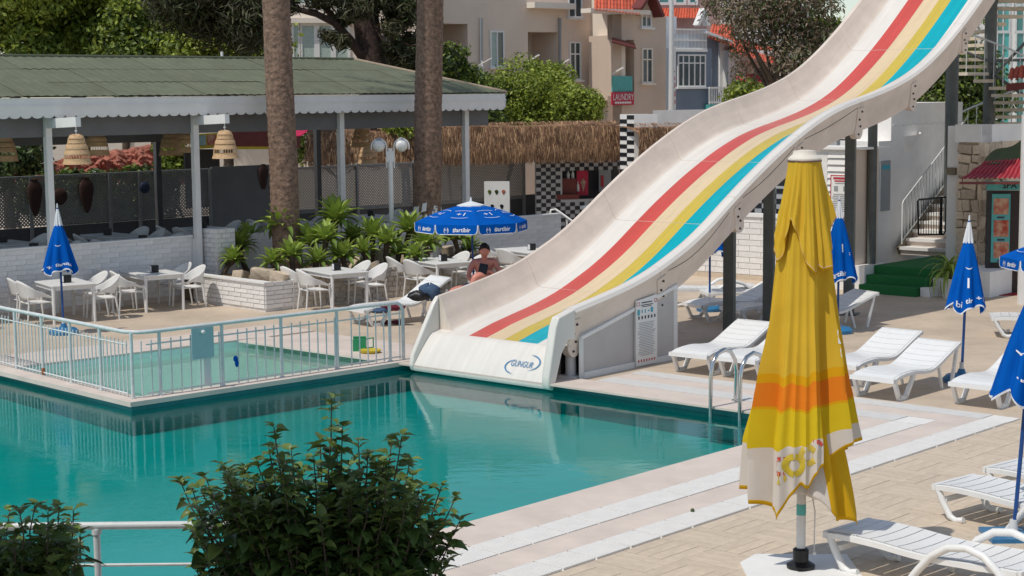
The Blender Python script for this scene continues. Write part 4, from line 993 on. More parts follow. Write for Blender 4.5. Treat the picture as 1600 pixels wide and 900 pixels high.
# inner boards under the roof
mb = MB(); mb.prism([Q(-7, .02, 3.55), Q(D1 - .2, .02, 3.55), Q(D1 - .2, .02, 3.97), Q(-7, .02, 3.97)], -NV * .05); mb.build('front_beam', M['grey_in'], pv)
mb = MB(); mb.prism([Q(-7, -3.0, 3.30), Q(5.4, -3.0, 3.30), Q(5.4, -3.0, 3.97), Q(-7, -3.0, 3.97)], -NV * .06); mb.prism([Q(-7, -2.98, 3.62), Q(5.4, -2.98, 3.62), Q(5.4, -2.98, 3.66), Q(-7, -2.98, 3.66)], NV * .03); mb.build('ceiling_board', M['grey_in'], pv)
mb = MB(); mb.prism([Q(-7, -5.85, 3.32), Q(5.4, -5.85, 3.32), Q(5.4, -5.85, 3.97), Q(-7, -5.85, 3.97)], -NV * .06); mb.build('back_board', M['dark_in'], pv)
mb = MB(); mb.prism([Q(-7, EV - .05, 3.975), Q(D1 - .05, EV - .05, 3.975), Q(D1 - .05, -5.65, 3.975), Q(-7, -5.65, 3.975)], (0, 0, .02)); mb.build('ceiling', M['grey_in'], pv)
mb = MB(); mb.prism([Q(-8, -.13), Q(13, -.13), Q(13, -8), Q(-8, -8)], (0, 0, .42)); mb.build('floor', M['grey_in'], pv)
# roof: wavy felt sheets, each its own piece
ze, zr_ = 4.35, 5.20; run = EV + HP
hx = 2.35                                   # the hip starts this far before the end
def roof_z(n_): return ze + (zr_ - ze) * (EV - n_) / run
pw = 1.05; rows = 3; k0 = -7.0; ci = 0
while k0 < D1:
    for r_ in range(rows):
        f0, f1 = r_ / rows, (r_ + 1) / rows
        n0, n1 = EV + .04 - (run + .02) * f0, EV + .04 - (run + .02) * f1 - .03
        lim = lambda f: D1 - hx * f
        if k0 > lim(f1) - .02 and k0 > lim(f0) - .02: continue
        mb = MB(); nu = 22; bow = random.uniform(-.004, .006)
        def sf(a, b):
            f = f0 + (f1 - f0) * b; d = k0 + pw * a; L_ = lim(f); dd = min(d, L_); nn = n0 + (n1 - n0) * b
            wv = .0065 * math.cos(2 * PI * d / .21) + bow
            return Q(dd, nn, roof_z(nn) + .02 + wv + .007 * (1 - b))
        mb.grid(sf, nu, 3); mb.build('roof_sheet', M['roof_green'], pv, 80)
    k0 += pw
mb = MB(); hipa, hipb = Q(D1 - hx, -HP, zr_ + .02), Q(D1 + .02, EV + .02, ze + .015)
mb.quad([Q(D1 + .02, EV, ze), Q(D1 + .02, -5.7, ze), hipa]); mb.quad([Q(-7, -HP, zr_), hipa, Q(D1, -5.7, ze), Q(-7, -5.7, ze)]); mb.build('roof_rear', M['roof_green'], pv)
mb = MB(); mb.tube([hipa, hipb], .045, 6); mb.build('hip_cap', M['roof_edge'], pv, 60)
mb = MB(); mb.tube([Q(-7, -HP, zr_ + .03), hipa], .05, 6); mb.build('ridge_cap', M['roof_green'], pv, 60)
mb = MB(); q = atY(347, 92, 42); mb.tube([(q.x, q.y, 5.1), (q.x, q.y, 5.42)], .035, 6); mb.build('vent_pipe', M['white_paint'], pv, 60)

# lattice fence at the back
lf = thing('lattice_fence', 'grey diagonal lattice fence along the back of the pavilion', 'fence', Q(5, -6.5))
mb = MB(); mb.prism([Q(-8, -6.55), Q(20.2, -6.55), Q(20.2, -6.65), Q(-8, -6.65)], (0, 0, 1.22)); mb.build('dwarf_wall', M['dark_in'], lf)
def lattice_panel(d0, d1, z0, z1, pitch=.088):
    lt = MB(); w_ = d1 - d0; h = z1 - z0; n = int((w_ + h) / pitch)
    for sgn, off in ((1, 0), (-1, .008)):
        for i in range(n + 1):
            t = i * pitch
            xa, za, xb, zb_ = max(0, t - h), min(h, t), min(w_, t), max(0, t - w_)
            if xb - xa < .02: continue
            if sgn > 0: pa, pb = (xa, za), (xb, zb_)
            else: pa, pb = (xa, h - za), (xb, h - zb_)
            A_, B_ = Q(d0 + pa[0], -6.5 + off, z0 + pa[1]), Q(d0 + pb[0], -6.5 + off, z0 + pb[1])
            dd = (B_ - A_).normalized(); up = NV.cross(dd) * .019
            lt.quad([A_ - up, B_ - up, B_ + up, A_ + up])
    stuff(lt.build('lattice', M['lattice'], lf))
dlist = [-6.5, -3.9, -1.4, .9, 3.0, 5.15, 6.0, 8.1]
for a, b in zip(dlist, dlist[1:]): lattice_panel(a, b, 1.25, 2.42)
dl2 = [10.9, 13.0, 15.1, 17.2, 19.5]
for a, b in zip(dl2, dl2[1:]): lattice_panel(a, b, 1.12, 2.34)
for d in dlist + dl2:
    mb = MB(); q = Q(d, -6.46); mb.box((q.x, q.y, 1.45), (.07, .07, 2.0), RA); mb.build('post', M['lattice'], lf)
mb = MB(); mb.prism([Q(-6.5, -6.44, 2.42), Q(8.1, -6.44, 2.42), Q(8.1, -6.54, 2.42), Q(-6.5, -6.54, 2.42)], (0, 0, .05)); mb.prism([Q(10.9, -6.44, 2.34), Q(19.5, -6.44, 2.34), Q(19.5, -6.54, 2.34), Q(10.9, -6.54, 2.34)], (0, 0, .05)); mb.build('top_rail', M['lattice'], lf)
mb = MB(); mb.prism([Q(8.15, -6.45, .4), Q(10.85, -6.45, .4), Q(10.85, -6.45, 2.5), Q(8.15, -6.45, 2.5)], -NV * .04); mb.build('board', M['grey_in'], lf)
# ornaments hung on the lattice
def amphora(px, py, s, label, m):
    kx = (px - 800) / FPX; b0 = Q(0, -6.42); d = (kx * b0.y - b0.x) / (RV.x - kx * RV.y); q = Q(d, -6.42); q.z = CAM_H - (py - 150) / FPX * q.y
    mb = MB(); pr_ = [(0, -.55), (.07, -.5), (.16, -.3), (.24, .05), (.26, .25), (.2, .42), (.10, .5), (.13, .56), (0, .57)]
    if s < 0: pr_ = [(0, -.25), (.12, -.22), (.22, -.1), (.25, 0), (.22, .1), (.12, .22), (0, .25)]
    k = abs(s); mb.lathe([(r * k, z * k) for r, z in pr_], 16); mb.v = [(x * RV.x + y * NV.x * .25, x * RV.y + y * NV.y * .25, z) for x, y, z in mb.v]
    o = mb.build('wall_ornament', m, None, 60); o.location = q; tag(o, label, 'ornament')
mA, mB_ = mat('dark_red_clay', (.055, .026, .022), .85), mat('navy_clay', (.02, .03, .07), .7)
amphora(56, 303, .8, 'dark red jar shaped ornament on the lattice behind the leftmost pavilion post', mA)
amphora(95, 301, -.85, 'round dark red plate ornament between two jar ornaments', mA)
amphora(137, 300, .8, 'dark red jar shaped ornament on the lattice right of the round plate', mA)
amphora(228, 288, -.62, 'small navy ornament alone on the lattice', mB_)
amphora(414, 274, .62, 'dark oval ornament on the grey board left of the first palm trunk', mA)

# wicker lamps
def lamp_proto():
    t_ = thing('wicker_lamp', 'bell shaped wicker lamp', 'lamp', (0, 0, 0), 0, 'wicker lamps hanging in the pavilion')
    prof = [(.05, .0), (.12, -.02), (.16, -.10), (.165, -.16), (.205, -.24), (.215, -.33), (.235, -.36), (.25, -.52), (.275, -.58)]
    mb = MB(); n = 28
    rr = [q[0] for q in prof]; zz = [q[1] for q in prof]
    def R_(z): return float(np.interp(-z, [-q for q in zz], rr))
    for i in range(n):                       # upright canes
        th = 2 * PI * i / n; mb.tube([(R_(z) * math.cos(th), R_(z) * math.sin(th), z) for z in zz], .006, 4, cap=False)
    mb.build('canes', M['wicker'], t_, None, True)
    for z0, z1 in ((.0, -.085), (-.105, -.175), (-.195, -.285), (-.305, -.395), (-.475, -.585)):   # woven bands
        mb = MB(); mb.grid(lambda a, b: Vector(((R_(z0 + (z1 - z0) * b) + .006) * math.cos(2 * PI * a), (R_(z0 + (z1 - z0) * b) + .006) * math.sin(2 * PI * a), z0 + (z1 - z0) * b)), 28, 3, 0, True)
        mb.build('woven_band', M['wicker'], t_, 60, True)
    mb = MB(); mb.tube([(0, 0, .0), (0, 0, .22)], .010, 5); mb.ball((0, 0, .06), .025, 6); mb.build('cord', M['white_paint'], t_, 60, True)
    return t_
LP = lamp_proto()
lamps = [(Q(0, 1.20, 3.62), 'sunlit wicker lamp hanging from the left white arm'), (Q(3.45, 1.20, 3.62), 'sunlit wicker lamp hanging from the arm beside the first palm trunk'),
         (atY(150, 200, 36.5), 'wicker lamp in shade just behind the left sunlit lamp'), (atY(6, 208, 35.5), 'wicker lamp cut off by the left edge under the roof'),
         (atY(266, 203, 39), 'dark wicker lamp left of its brighter neighbour by the second post'), (atY(291, 197, 38), 'brown wicker lamp just left of the second post'),
         (atY(565, 193, 42.5), 'wicker lamp in shade right of the third post'), (atY(574, 222, 47), 'small wicker lamp far back below another lamp')]
for i, (q, lb) in enumerate(lamps): place(LP, q, i * .4, lb, None, i == 0)
# a second cord reaches up to the roof for lamps that hang from the ceiling
# dining tables inside, in the shade
gi = ('white dining tables in the shade of the pavilion', 'white armchairs in the shade of the pavilion')
ii = 0
for d in (-2.6, .4, 3.0, 5.6, 8.2, 10.8):
    for n_, rw in ((-1.25, 'front row'), (-3.6, 'rear row')):
        od = ['first', 'second', 'third', 'fourth', 'fifth', 'sixth'][int((d + 2.7) / 2.6 + .1)] + ' from the left'
        c = Q(d + (.5 if n_ < -2 else 0), n_); tb_n[0] += 1; place(TB, Vector((c.x, c.y, .42)), RA + PI / 2, f'white dining table in the pavilion shade, {rw}, {od}', gi[0])
        for sx, sy in ((-.36, -1), (.36, -1), (-.36, 1), (.36, 1)):
            q = c - NV * sx + RV * sy * .78; chair((q.x, q.y, .42), math.degrees(math.atan2(-RV.y * sy, -RV.x * sy)) + random.uniform(-15, 15), f'{("rear" if sy > 0 else "front")} {("inner" if sx < 0 else "outer")} armchair at the shaded dining table, {rw}, {od}', gi[1])
        holder((c.x - .1, c.y, 1.17), -20, f'napkin holder on the shaded dining table, {rw}, {od}', 'black napkin holders inside the pavilion')

# menu board, canopies behind
mp_ = thing('menu_board', 'yellow board with food pictures under the pavilion roof', 'sign', atY(330, 225, 46))
a, b = atY(303, 233, 45.5), atY(357, 233, 47); h = .40; dx = (b - a); dx.z = 0; L_ = dx.length; dx.normalize(); nn = Vector((dx.y, -dx.x, 0))
mb = MB(); mb.prism([a, a + dx * L_, a + dx * L_ + Z * h, a + Z * h], -nn * .05); mb.build('board', M['yellow_paint'], mp_)
for i in range(3):
    mb = MB(); p0 = a + dx * (.12 + i * (L_ - .15) / 3) + Z * .09 + nn * .006; w_ = (L_ - .15) / 3 - .07; mb.prism([p0, p0 + dx * w_, p0 + dx * w_ + Z * (h - .13), p0 + Z * (h - .13)], nn * .01); mb.build('picture', [M['teal_glass'], M['food_red'], M['print_grey']][i], mp_)
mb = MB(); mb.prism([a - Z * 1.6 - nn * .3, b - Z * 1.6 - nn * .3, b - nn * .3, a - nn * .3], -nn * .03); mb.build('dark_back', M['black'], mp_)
kc = thing('red_canopy', 'dark red shop canopy under the far end of the pavilion roof', 'canopy', atY(405, 210, 47))
a, b = atY(362, 232, 46.5), atY(455, 232, 47.5)
mb = MB(); mb.prism([a, b, b + Z * .85, a + Z * .85], (.2, .5, 0)); mb.build('valance', M['maroon'], kc)
dxk = (b - a).normalized(); nk = Vector((dxk.y, -dxk.x, 0))
tx = text_mb('CAFE', .14, plane_fn(a.lerp(b, .62) + Z * .25 + nk * .02, dxk, Z)) if False else MB()
mb = MB(); mb.prism([a - Z * .02, b - Z * .02, b + Z * .05, a + Z * .05], nk * .015); mb.build('yellow_edge', M['yellow_paint'], kc)
pa = thing('pink_awning', 'striped pink awning behind the first palm trunk', 'awning', atY(480, 200, 48))
a, b = atY(440, 216, 47), atY(470, 213, 47)
mb = MB(); q0, q1, q2, q3 = atY(452, 215, 47), atY(472, 212, 46.6), atY(504, 187, 48.5), atY(462, 181, 49)
for i in range(8):
    f0, f1 = i / 8, (i + .82) / 8; mb.prism([q0.lerp(q3, f0), q1.lerp(q2, f0), q1.lerp(q2, f1), q0.lerp(q3, f1)], (0, 0, .02))
mb.prism([q0, q1, q2, q3], (0, 0, .008)); mb.build('cloth', M['pink_awn'], pa)

# thatched bar with chequered tiles
def thatch(name, label, a, b, zt, zb, n, depth=1.4):
    a, b = Vector((a.x, a.y, 0)), Vector((b.x, b.y, 0)); dx = (b - a); L_ = dx.length; dx.normalize(); nn = Vector((dx.y, -dx.x, 0))
    if nn.y > 0: nn = -nn
    t_ = thing(name, label, 'thatched roof', a.lerp(b, .5))
    mb = MB()
    mb.grid(lambda u, v: a + dx * (L_ * u) + nn * (-depth + (depth + .22) * min(1, v * 1.6) + .03 * math.sin(u * 40)) + Z * (zt + .05 * math.sin(u * 9) - .20 * min(1, v * 1.6) ** 2 - max(0, v - .625) / .375 * (zt - zb - .30)), int(L_ * 4), 10); mb.build('straw_bed', M['thatch'], t_, 80)
    rng = random.Random(len(label)); st = [MB(), MB()]
    for i in range(n):
        u = rng.random() * L_; k = rng.random(); v = rng.random() ** .6
        z0 = zt + .04 - (zt - zb - .28) * v; r_ = .22 + .05 * rng.random() + .05 * v
        if v < .12: r_ = -rng.random() * .5; z0 = zt + .05 + .05 * rng.random()
        ln = rng.uniform(.30, .62); p0 = a + dx * u + nn * r_ + Z * z0; sw = rng.uniform(-.12, .12)
        p1 = p0 + dx * sw + nn * (rng.uniform(.01, .07) if v >= .12 else .30) - Z * (ln if v >= .12 else .08); w_ = rng.uniform(.007, .016)
        pm = p0.lerp(p1, .5) + nn * .02
        st[1 if rng.random() < .3 else 0].add([p0 - dx * w_, p0 + dx * w_, pm + dx * w_, pm - dx * w_, p1 + dx * .004, p1 - dx * .004], [(0, 1, 2, 3), (3, 2, 4, 5)])
    stuff(st[0].build('straw', M['thatch'], t_)); stuff(st[1].build('pale_straw', M['thatch_light'], t_))
thatch('thatched_roof', 'sunlit straw thatch fringe above the chequered bar', atY(688, 200, 49.5), atY(970, 195, 51.0), 3.42, 2.52, 13000)
thatch('thatched_roof', 'straw thatch in shade behind the globe street lamp', atY(480, 200, 51.5), atY(655, 200, 51.5), 3.30, 2.30, 2500)
thatch('thatched_roof', 'straw thatch right of the chequered pillar, partly behind the slide', atY(993, 195, 49.2), atY(1150, 195, 50.5), 3.36, 2.5, 5000)
# chequered bar front
ck = thing('chequered_bar', 'bar front tiled in black and white squares under the thatch', 'bar', atY(900, 330, 51.5))
a, b = atY(838, 300, 51.0), atY(985, 300, 52.0); a.z = b.z = 0; dx = (b - a); L_ = dx.length; dx.normalize(); nn = Vector((dx.y, -dx.x, 0))
def ckx(px): kx = (px - 800) / FPX; return (kx * a.y - a.x) / (dx.x - kx * dx.y)
w0, w1 = ckx(880), ckx(966); zs0, zs1 = 1.13, 2.0
mb = MB(); mb.prism([a + Z * -.2, a + dx * w0 - Z * .2, a + dx * w0 + Z * 2.6, a + Z * 2.6], -nn * .12); mb.prism([a + dx * w0 - Z * .2, b + dx * 1.5 - Z * .2, b + dx * 1.5 + Z * zs0, a + dx * w0 + Z * zs0], -nn * .12)
mb.prism([a + dx * w0 + Z * zs1, b + Z * zs1, b + Z * 2.6, a + dx * w0 + Z * 2.6], -nn * .12); mb.build('wall', mat('grey_white_tile', (.42, .43, .45), .35, .05), ck)
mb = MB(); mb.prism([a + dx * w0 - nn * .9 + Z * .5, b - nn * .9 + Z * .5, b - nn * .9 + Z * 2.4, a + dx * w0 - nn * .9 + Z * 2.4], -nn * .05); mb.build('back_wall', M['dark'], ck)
tm = MB(); TWd, THt = .155, .118; tm.box((0, 0, 0), (TWd, .012, THt)); TILE = tm.mesh('tile', M['tile_black']); ang = math.atan2(dx.y, dx.x); cnt = 0; extra = MB()
for r_ in range(21):
    for c_ in range(int(L_ / TWd) + 2):
        if (r_ + c_) % 2: continue
        x, z = (c_ + .5) * TWd, .1 + (r_ + .5) * THt
        if w0 - .05 < x < w1 + .9 and zs0 - .03 < z < zs1 + .03: continue
        if z < 1.1 and x > 2.6: continue
        q = a + dx * x + Z * z + nn * .004
        if cnt < 260: o = link('tile', TILE, ck); o.location = q - ck.location; o.rotation_euler = (0, 0, ang); cnt += 1
        else: extra.box(q, (TWd, .012, THt), ang)
if extra.v: stuff(extra.build('tiles', M['tile_black'], ck))
def ckbox(px0, px1, z0, z1, off, th, m, name, label, cat):
    x0, x1 = ckx(px0), ckx(px1); mb = MB(); mb.prism([a + dx * x0 + nn * off + Z * z0, a + dx * x1 + nn * off + Z * z0, a + dx * x1 + nn * off + Z * z1, a + dx * x0 + nn * off + Z * z1], -nn * th)
    o = mb.build(name, m); return tag(o, label, cat)
ckbox(880, 906, 1.15, 1.75, -.2, .4, M['maroon'], 'bar_cabinet', 'dark red cabinet in the bar opening', 'cabinet')
ckbox(871, 906, 1.14, 1.28, .02, .15, M['maroon'], 'bar_shelf', 'low dark red shelf in front of the cabinet', 'shelf')
tg = ckbox(914, 932, 1.2, 2.02, -.6, .02, M['pink_poster'], 'ice_cream_poster', 'pink poster with a cone in the bar opening', 'poster')
mb = MB(); q = a + dx * ckx(924) - nn * .59 + Z * 1.45; mb.lathe([(0, -.15), (.07, .12), (.10, .15), (0, .28)], 10); mb.v = [tuple(q + dx * x + nn * y * .1 + Z * z) for x, y, z in mb.v]; mb.build('cone', M['poster_skin'], tg)
ckbox(949, 968, 1.3, 2.02, -.6, .02, M['print_grey'], 'grey_poster', 'grey poster with a red drink in the bar opening', 'poster')
ckbox(952, 956, 1.45, 1.8, -.57, .02, M['print_red'], 'red_drink', 'red drink picture on the grey poster', 'picture')
bt = [(896, 1.75, .24), (903, 1.75, .26), (911, 1.35, .3)]
for i, (px_, z, h) in enumerate(bt):
    q = a + dx * ckx(px_) - nn * .35; mb = MB(); mb.lathe([(0, z), (.045, z), (.045, z + h * .6), (.018, z + h * .75), (.018, z + h), (0, z + h)], 8, (q.x, q.y, 0)); tag(mb.build('bottle', M['white_paint'], None, 60), ['pale bottle on the left of the dark red cabinet top', 'pale bottle on the right of the dark red cabinet top', 'pale bottle standing beside the dark red cabinet'][i], 'bottle')
# chequered pillar
cp = thing('chequered_pillar', 'square pillar with black and white chequer on its sunny face', 'pillar', atY(980, 300, 50))
pa_, pb_ = atY(969, 300, 50.2), atY(991, 300, 49.7); pa_.z = pb_.z = 0; dx2 = (pb_ - pa_).normalized(); W2 = (pb_ - pa_).length; n2 = Vector((dx2.y, -dx2.x, 0))
zt = CAM_H - (178 - 146) / FPX * 50
mb = MB(); mb.prism([pa_, pb_, pb_ - n2 * .6 + dx2 * .35, pa_ - n2 * .6 + dx2 * .35], (0, 0, zt)); mb.build('shaft', M['white_paint'], cp)
th2 = .122; tm2 = MB(); tm2.box((0, 0, 0), (W2 / 2, .012, th2)); T2 = tm2.mesh('tile', M['tile_black']); r_ = 0; z = zt - th2 * .7
while z > .3:
    q = pa_ + dx2 * (W2 * (.25 if r_ % 2 else .75)) + n2 * .004 + Z * z; o = link('tile', T2, cp); o.location = q - cp.location; o.rotation_euler = (0, 0, math.atan2(dx2.y, dx2.x)); z -= th2; r_ += 1
wp = thing('white_parapet', 'plain white wall behind the thatch right of the chequered pillar', 'wall', atY(1060, 180, 55))
mb = MB(); q0, q1 = atY(1020, 172, 54), atY(1150, 172, 56); q0.z = q1.z = 0; mb.prism([q0, q1, q1 + Vector((.2, .3, 0)), q0 + Vector((.2, .3, 0))], (0, 0, CAM_H - (171 - 145) / FPX * 55)); mb.build('wall_body', M['render'], wp)
# handrail and the board with little pictures
hr = thing('white_handrail', 'white tube handrail going down beside the far low wall', 'handrail', atY(880, 345, 44.5))
mb = MB(); mb.tube([atY(859, 337, 44.6), atY(861, 328, 44.6), atY(868, 327, 44.6), atY(905, 353, 44.3), atY(940, 385, 44)], .028, 8); mb.build('rail', M['white_paint'], hr, 60)
for px_, y0, y1 in ((860, 332, 360), (886, 341, 372)): mb = MB(); mb.tube([atY(px_, y0, 44.5), atY(px_, y1, 44.5)], .024, 8); mb.build('post', M['white_paint'], hr, 60)
pb = thing('picture_board', 'white board with small pictures of plants behind the open blue parasol', 'board', atY(777, 310, 45.5))
a_, b_ = atY(757, 340, 45.5), atY(796, 340, 45.3); dxb = (b_ - a_).normalized(); nb = Vector((dxb.y, -dxb.x, 0)); h = .97
mb = MB(); mb.prism([a_, b_, b_ + Z * h, a_ + Z * h], -nb * .06); mb.build('board', M['white_paint'], pb)
for i, (f, zf, c_) in enumerate(((.22, .7, 'leaf_mid'), (.5, .7, 'leaf_dark'), (.78, .7, 'bloom'), (.32, .3, 'black'), (.7, .3, 'black'))):
    mb = MB(); q = a_.lerp(b_, f) + Z * h * zf + nb * .012; mb.lathe([(0, -.06), (.03, -.03), (.055, .03), (.03, .06), (0, .07)], 8); mb.v = [tuple(q + dxb * x + nb * y * .15 + Z * z) for x, y, z in mb.v]; mb.build('picture', M[c_], pb)

# globe street lamp
gl = at(614, 425); gl = Vector((gl.x * .93, gl.y * .93, 0)); gx = atY(611, 300, 38.4).x
sl_ = thing('street_lamp', 'white street lamp with two globes standing in the planter', 'street lamp', (gx, 38.4, .5))
def zy(py, Y=38.4): return CAM_H - (py - 150) / FPX * Y
mb = MB(); mb.tube([(gx, 38.4, .4), (gx, 38.4, zy(355))], .085, 10); mb.tube([(gx, 38.4, zy(356)), (gx, 38.4, zy(231))], .055, 10); mb.build('pole', M['white_paint'], sl_, 60)
mb = MB(); mb.box((gx, 38.4, zy(244)), (.17, .1, .24)); mb.build('bracket', M['white_paint'], sl_)
for s_ in (-1, 1):
    r_ = .16; cx = gx + s_ * .255
    mb = MB(); pts = [(gx + s_ * .085, 38.4, zy(262)), (gx + s_ * .085, 38.4, zy(228))] + [(cx - s_ * .17 * math.cos(t), 38.4, zy(228) + .17 * math.sin(t)) for t in [PI * k / 10 for k in range(1, 11)]] + [(cx + s_ * .17, 38.4, zy(233))]
    mb.tube(pts, .017, 6); mb.build('arm', M['white_paint'], sl_, 60)
    mb = MB(); mb.ball((cx, 38.4, zy(227)), .142, 18); mb.build('globe', M['globe'], sl_, 80)
    mb = MB(); mb.tube([(cx, 38.4, zy(219)), (cx, 38.4, zy(214))], [.08, .03], 8); mb.build('holder', M['print_grey'], sl_, 60)
# ------------------------------------------------------------------ foliage
def leaf_cloud(blobs, n, size, mats, name, parent, wts=None, shell=.55, droop=0.0, aspect=.5, world=True, seed=0, flat=0.35):
    """many small folded leaves through the volume of the given ellipsoids"""
    rg = np.random.default_rng(seed + n); bl = np.array(blobs, float); vol = bl[:, 3] * bl[:, 4] * bl[:, 5]; vol = vol ** .8; idx = rg.choice(len(bl), n, p=vol / vol.sum())
    d = rg.normal(size=(n, 3)); d /= np.linalg.norm(d, axis=1)[:, None]
    rad = (shell + (1 - shell) * rg.random(n)) ** .8 * (1 + .12 * rg.normal(size=n)); c = bl[idx, :3] + d * bl[idx, 3:6] * rad[:, None]
    nr = d * .7 + rg.normal(size=(n, 3)) * .6 + np.array([0, 0, flat]); nr /= np.linalg.norm(nr, axis=1)[:, None]
    t = rg.normal(size=(n, 3)) + np.array([0, 0, -droop]); t -= nr * (t * nr).sum(1)[:, None]; t /= np.linalg.norm(t, axis=1)[:, None]; b = np.cross(nr, t)
    L = size * (.6 + .8 * rg.random(n))[:, None]; W = L * aspect
    p0 = c - t * L * .5; p2 = c + t * L * .5; p1 = c + b * W * .5 - t * L * .08 + nr * L * .08; p3 = c - b * W * .5 - t * L * .08 + nr * L * .08
    v = np.stack([p0, p1, p2, p3], 1).reshape(-1, 3)
    me = bpy.data.meshes.new(name); me.vertices.add(4 * n); me.vertices.foreach_set('co', v.astype(np.float32).ravel())
    lp = np.empty((n, 6), np.int32); k = np.arange(n) * 4; lp[:, 0] = k; lp[:, 1] = k + 1; lp[:, 2] = k + 2; lp[:, 3] = k; lp[:, 4] = k + 2; lp[:, 5] = k + 3
    me.loops.add(6 * n); me.loops.foreach_set('vertex_index', lp.ravel()); me.polygons.add(2 * n); me.polygons.foreach_set('loop_start', np.arange(2 * n, dtype=np.int32) * 3)
    for m in mats: me.materials.append(m)
    blob_bias = rg.random(len(bl)); wts = np.array(wts or [1] * len(mats), float); wts /= wts.sum()
    q = np.clip(rg.random(n) * .6 + blob_bias[idx] * .4, 0, .999); cs = np.cumsum(wts); mi = np.searchsorted(cs, q).clip(0, len(mats) - 1).astype(np.int32)
    me.polygons.foreach_set('material_index', np.repeat(mi, 2)); me.update(calc_edges=True); me.validate()
    return link(name, me, parent)
def limbs(parent, base, top, r0, r1, ends, m, bend=.15, seed=1):
    rg = random.Random(seed); base, top = Vector(base), Vector(top)
    mb = MB(); pts = [base.lerp(top, i / 5) + Vector((rg.uniform(-1, 1), rg.uniform(-1, 1), 0)) * bend * (0 < i < 5) for i in range(6)]
    mb.tube(pts, [r0 + (r1 - r0) * i / 5 for i in range(6)], 10)
    for e in ends:
        e = Vector(e); s = base.lerp(top, rg.uniform(.55, 1)); md = s.lerp(e, .5) + Vector((0, 0, rg.uniform(-.1, .3))); mb.tube([s, md, e], [r1 * .7, r1 * .45, r1 * .15], 6)
    return mb.build('trunk', m, parent, 60)
def tree(name, label, base, h, blobs, n, size, mats, wts=None, r=.18, m=None, grp='trees behind the pavilion', cat='tree', **kw):
    base = Vector(base); t_ = thing(name, label, cat, base, 0, grp)
    c = np.array(blobs); cen = Vector((c[:, 0].mean(), c[:, 1].mean(), c[:, 2].min()))
    limbs(t_, base, Vector((cen.x, cen.y, max(base.z + .5, cen.z))), r, r * .6, [q[:3] for q in blobs[:7]], m or M['bark'], seed=n)
    leaf_cloud(blobs, n, size, mats, 'crown', t_, wts, **kw); return t_
def pxblobs(pts, Y, seed=0):
    """clumps given by photo position, distance and radius in metres"""
    rg = random.Random(seed); out = []
    for px, py, r_ in pts:
        q = atY(px, py, Y + rg.uniform(-1.0, 1.0)); out.append((q.x, q.y, q.z, r_ * rg.uniform(.9, 1.2), r_ * rg.uniform(.9, 1.2), r_ * rg.uniform(.75, .95)))
    return out
def fill(x0, x1, y0, y1, n, r, Y, seed):
    rg = random.Random(seed); return pxblobs([(rg.uniform(x0, x1), rg.uniform(y0, y1), r * rg.uniform(.6, 1.3)) for _ in range(n)], Y, seed)
LM = [M['leaf_bright'], M['leaf_mid'], M['leaf_dark']]
hedge = [(-60, 75, -40, 110, 56, 'leafy green tree cut off by the left edge above the pavilion roof', (3, 3, 1)), (70, 190, -30, 100, 58, 'bright green leafy tree, second from the left above the pavilion roof', (4, 3, 1)),
         (190, 300, 10, 110, 57, 'green tree above the middle of the pavilion roof, left of the dark pine foliage', (3, 3, 2)), (285, 415, 30, 110, 55, 'bright green tree below the dark pine foliage, left of the first palm trunk', (4, 3, 1)),
         (60, 330, -110, 20, 63, 'tall tree rising out of the top of the picture behind the others', (2, 3, 2))]
for i, (x0, x1, y0, y1, Y, lb, wt_) in enumerate(hedge):
    bl = fill(x0, x1, y0, y1, 26, .95, Y, 10 + i); b = atY((x0 + x1) / 2, 148, Y); tree('leafy_tree', lb, (b.x, b.y, 0), 5, bl, 17000, .20, LM, wt_, .2, seed=i)
# reddish earth bank seen between roof and lattice, small plants at its foot
ridge = [(20, 276), (60, 266), (90, 256), (120, 246), (150, 243), (180, 240), (215, 236), (240, 232), (262, 226), (285, 220)]
mb = MB()
from mathutils import noise
def bankf(a, b):
    px = 20 + 265 * a; py = float(np.interp(px, [q[0] for q in ridge], [q[1] for q in ridge])) - 7; Y = 47.5 + 2.5 * a; q0 = atY(px, py, Y + 1.2); q1 = atY(px, 285, Y - .5); q = q1.lerp(q0, b)
    n_ = noise.turbulence(q * 2.2, 4, False); n2 = noise.turbulence(q * 7.0, 2, True); q = q + Vector((.1 * n2, -.45 * n_ - .15 * n2, .22 * n_ - .1)) * (.3 + .7 * math.sin(PI * min(1, b * 1.02)) ** .5); return q
mb.grid(bankf, 150, 40); struct(mb.build('earth_bank', mat('red_earth', (.46, .17, .115), .95, .3, 5, .8, 18, c2=(.24, .085, .06)), None, 30))
for i, (x0, x1, y0, y1, Y, lb) in enumerate(((62, 130, 258, 272, 46.5, 'low dark plants along the lattice left of the sunlit wicker lamp'), (125, 190, 260, 272, 47.2, 'low dark plants along the lattice below the left sunlit wicker lamp'), (190, 262, 254, 264, 47.8, 'low dark plants along the lattice before the dark wicker lamps'))):
    bl = fill(x0, x1, y0 + 8, y1 + 4, 11, .15, Y - 1, 60 + i) + fill(x0 - 20, x1, y1 + 18, 335, 16, .40, Y - 1, 160 + i); b = atY((x0 + x1) / 2, 200, Y - 1); tree('low_plant', lb, (b.x, b.y, 0), 2, bl, 5500, .14, [M['leaf_dark'], M['leaf_mid'], M['white_cloth']], (5, 3, .2), .04, grp='low plants behind the lattice', cat='plant', seed=i)  # second fill is dark backing added to hide bright ground behind the lattice
bl = fill(258, 300, 232, 262, 10, .4, 47, 71); b = atY(280, 200, 47); tree('green_shrub', 'small bright green shrub left of the second pavilion post', (b.x, b.y, 0), 2, bl, 1800, .16, LM, (3, 3, 1), .05, cat='shrub', grp=None)
